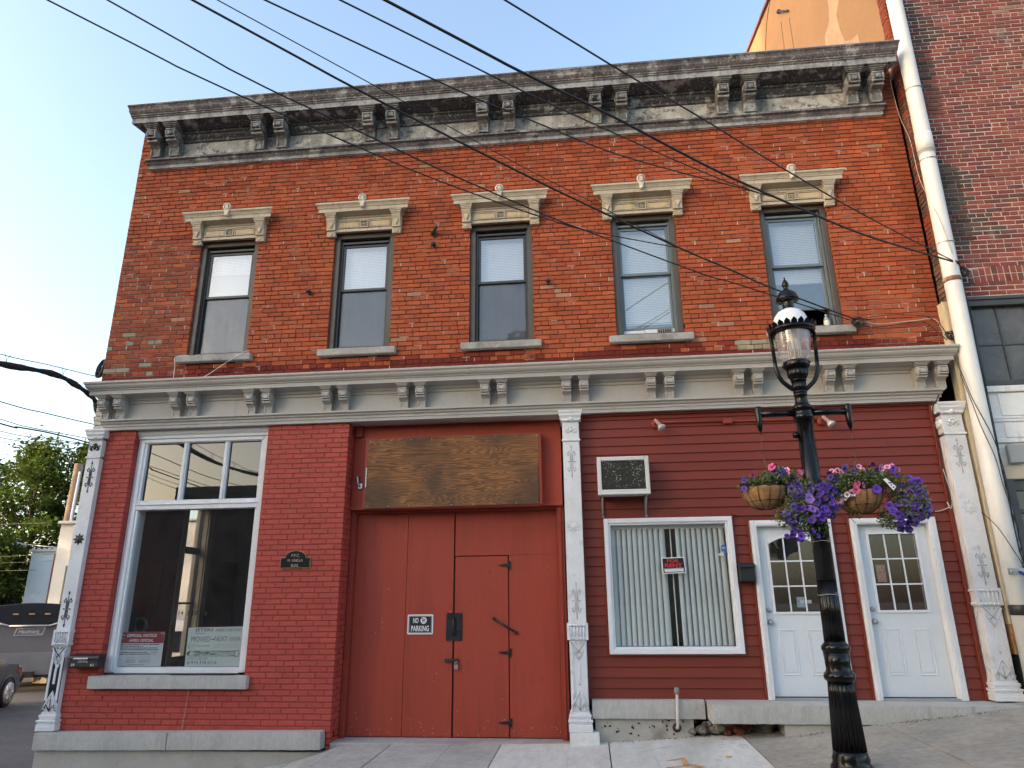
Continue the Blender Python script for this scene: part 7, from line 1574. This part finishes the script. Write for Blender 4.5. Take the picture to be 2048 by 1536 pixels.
for k in range(9000):
    x = rg.uniform(-52, -22); y = 33 + rg.uniform(-1.5, 3); z = -.8 + rg.random() ** .8 * (4.8 + 1.0 * math.sin(x * .7)); s_ = rg.uniform(.14, .3)
    d = Vector((rg.uniform(-1, 1), rg.uniform(-1, 1), rg.uniform(-1, 1))).normalized(); e = d.cross(Vector((rg.uniform(-1, 1), rg.uniform(-1, 1), rg.uniform(-1, 1)))).normalized() * s_ * .6; g = rg.uniform(.5, 1.3)
    p = Vector((x, y, z)); mb.add([p - d * s_, p + e, p + d * s_, p - e], [(0, 1, 2, 3)], (.05 * g, .08 * g, .022 * g))
o = mb.build('undergrowth', TL, None, (-36, 34, -.8)); o['kind'] = 'stuff'
mb = MB(); mb.tube([(-32.3, 23.0, .2), (-30.0, 23.2, 3.4)], .05, 5); tag(mb.build('guy_wire', M('green_guard', (.06, .075, .03), .7), None, (-32.3, 23, .2)), 'slanting green-sleeved guy wire among the lower trees', 'guy wire')
# distant wooded rise closing the view
mb = MB(); xs = [-220 + 12 * k for k in range(37)]; V = []
for k, x in enumerate(xs): V += [(x, 95, -2), (x, 95, 5 + 2.5 * math.sin(k * .7) + 1.5 * math.sin(k * 1.9)), (x, 140, 9 + 3 * math.sin(k * .5))]
mb.add(V, [(3 * k, 3 * k + 3, 3 * k + 4, 3 * k + 1) for k in range(36)] + [(3 * k + 1, 3 * k + 4, 3 * k + 5, 3 * k + 2) for k in range(36)], (1, 1, 1), 0, True)
o = mb.build('hills', M('wooded_hill', (.045, .065, .025), .95, var=.4, vs=.4)); o['kind'] = 'structure'

# ================================================================ ACROSS THE STREET (seen only as reflections in the glass)
r0 = (-8, -19, 0); ac = thing('facing_building', 'low dark brick building reflected in the transom panes of the left shop window', 'building', r0)
mb = MB(); mb.box(-30, -3.2, -26, -16.5, -1, 5.4); mb.box(-16, -12, -24, -16.6, 5.4, 6.1); mb.build('wall', M('dark_facing_brick', (.10, .055, .045), .9, var=.2), ac, r0)
mb = MB()
for k in range(9): x = -29 + k * 2.9; mb.box(x, x + 1.4, -16.52, -16.44, 1.0, 3.2)
mb.build('window', TINT, ac, r0)
r0 = (3, -22, 0); ac2 = thing('facing_house', 'pale rendered building with dark cornice reflected in the upstairs window panes', 'building', r0)
mb = MB(); mb.box(-3.0, 6.0, -27, -20, -1, 12.2); mb.box(-3.9, -3.0, -25, -20.5, -1, 10.0); mb.build('wall', M('facing_render', (.60, .50, .36), .85, var=.08), ac2, r0)
mb = MB(); mb.box(-3.4, 6.4, -27, -19.6, 12.2, 12.9); mb.box(-4.2, -3.0, -25, -20.3, 10.0, 10.5); mb.build('cornice', M('facing_cornice', (.16, .13, .11), .8), ac2, r0)
mb = MB()
for k in range(3):
    for j in range(3): x = -1.9 + k * 2.8; mb.box(x, x + 1.3, -20.03, -19.95, 1.5 + j * 3.5, 3.8 + j * 3.5)
mb.build('window', TINT, ac2, r0)
# ================================================================ OFF TO THE LEFT, UNSEEN: blockers added to keep the low sun off the front and the lot
r0 = (-40, -17.5, -.7); cb = thing('corner_building', 'tall plain building down the street whose shade covers the brick front', 'building', r0)
mb = MB(); mb.box(-46, -34, -18.25, -8.5, -1, 17.6); mb.box(-46, -34.02, -27, -18.25, -1, 29); mb.build('wall', M('corner_brick', (.22, .12, .09), .9, var=.15), cb, r0)  # taller part shaped to keep the sun off the neighbour's upper front
mb = MB()
for k in range(4):
    for j in range(4): mb.box(-34.02, -33.97, -26 + k * 4.2, -24.2 + k * 4.2, 1 + j * 4, 3.2 + j * 4)
mb.build('window', TINT, cb, r0)
for k, (x, y, h) in enumerate(((-36, -5.5, 13), (-35, -.5, 12), (-37, 4.5, 13), (-39, 10.0, 13))):  # out-of-view trees added to block the low sun
    tree(x, y, h, 3.6, 30 + k, ['street tree nearest the tall corner building', 'shortest of the street trees along the lot', 'third street tree from the tall corner building', 'street tree farthest from the tall corner building'][k], 60, 110, (.06, .095, .026), low=.12)
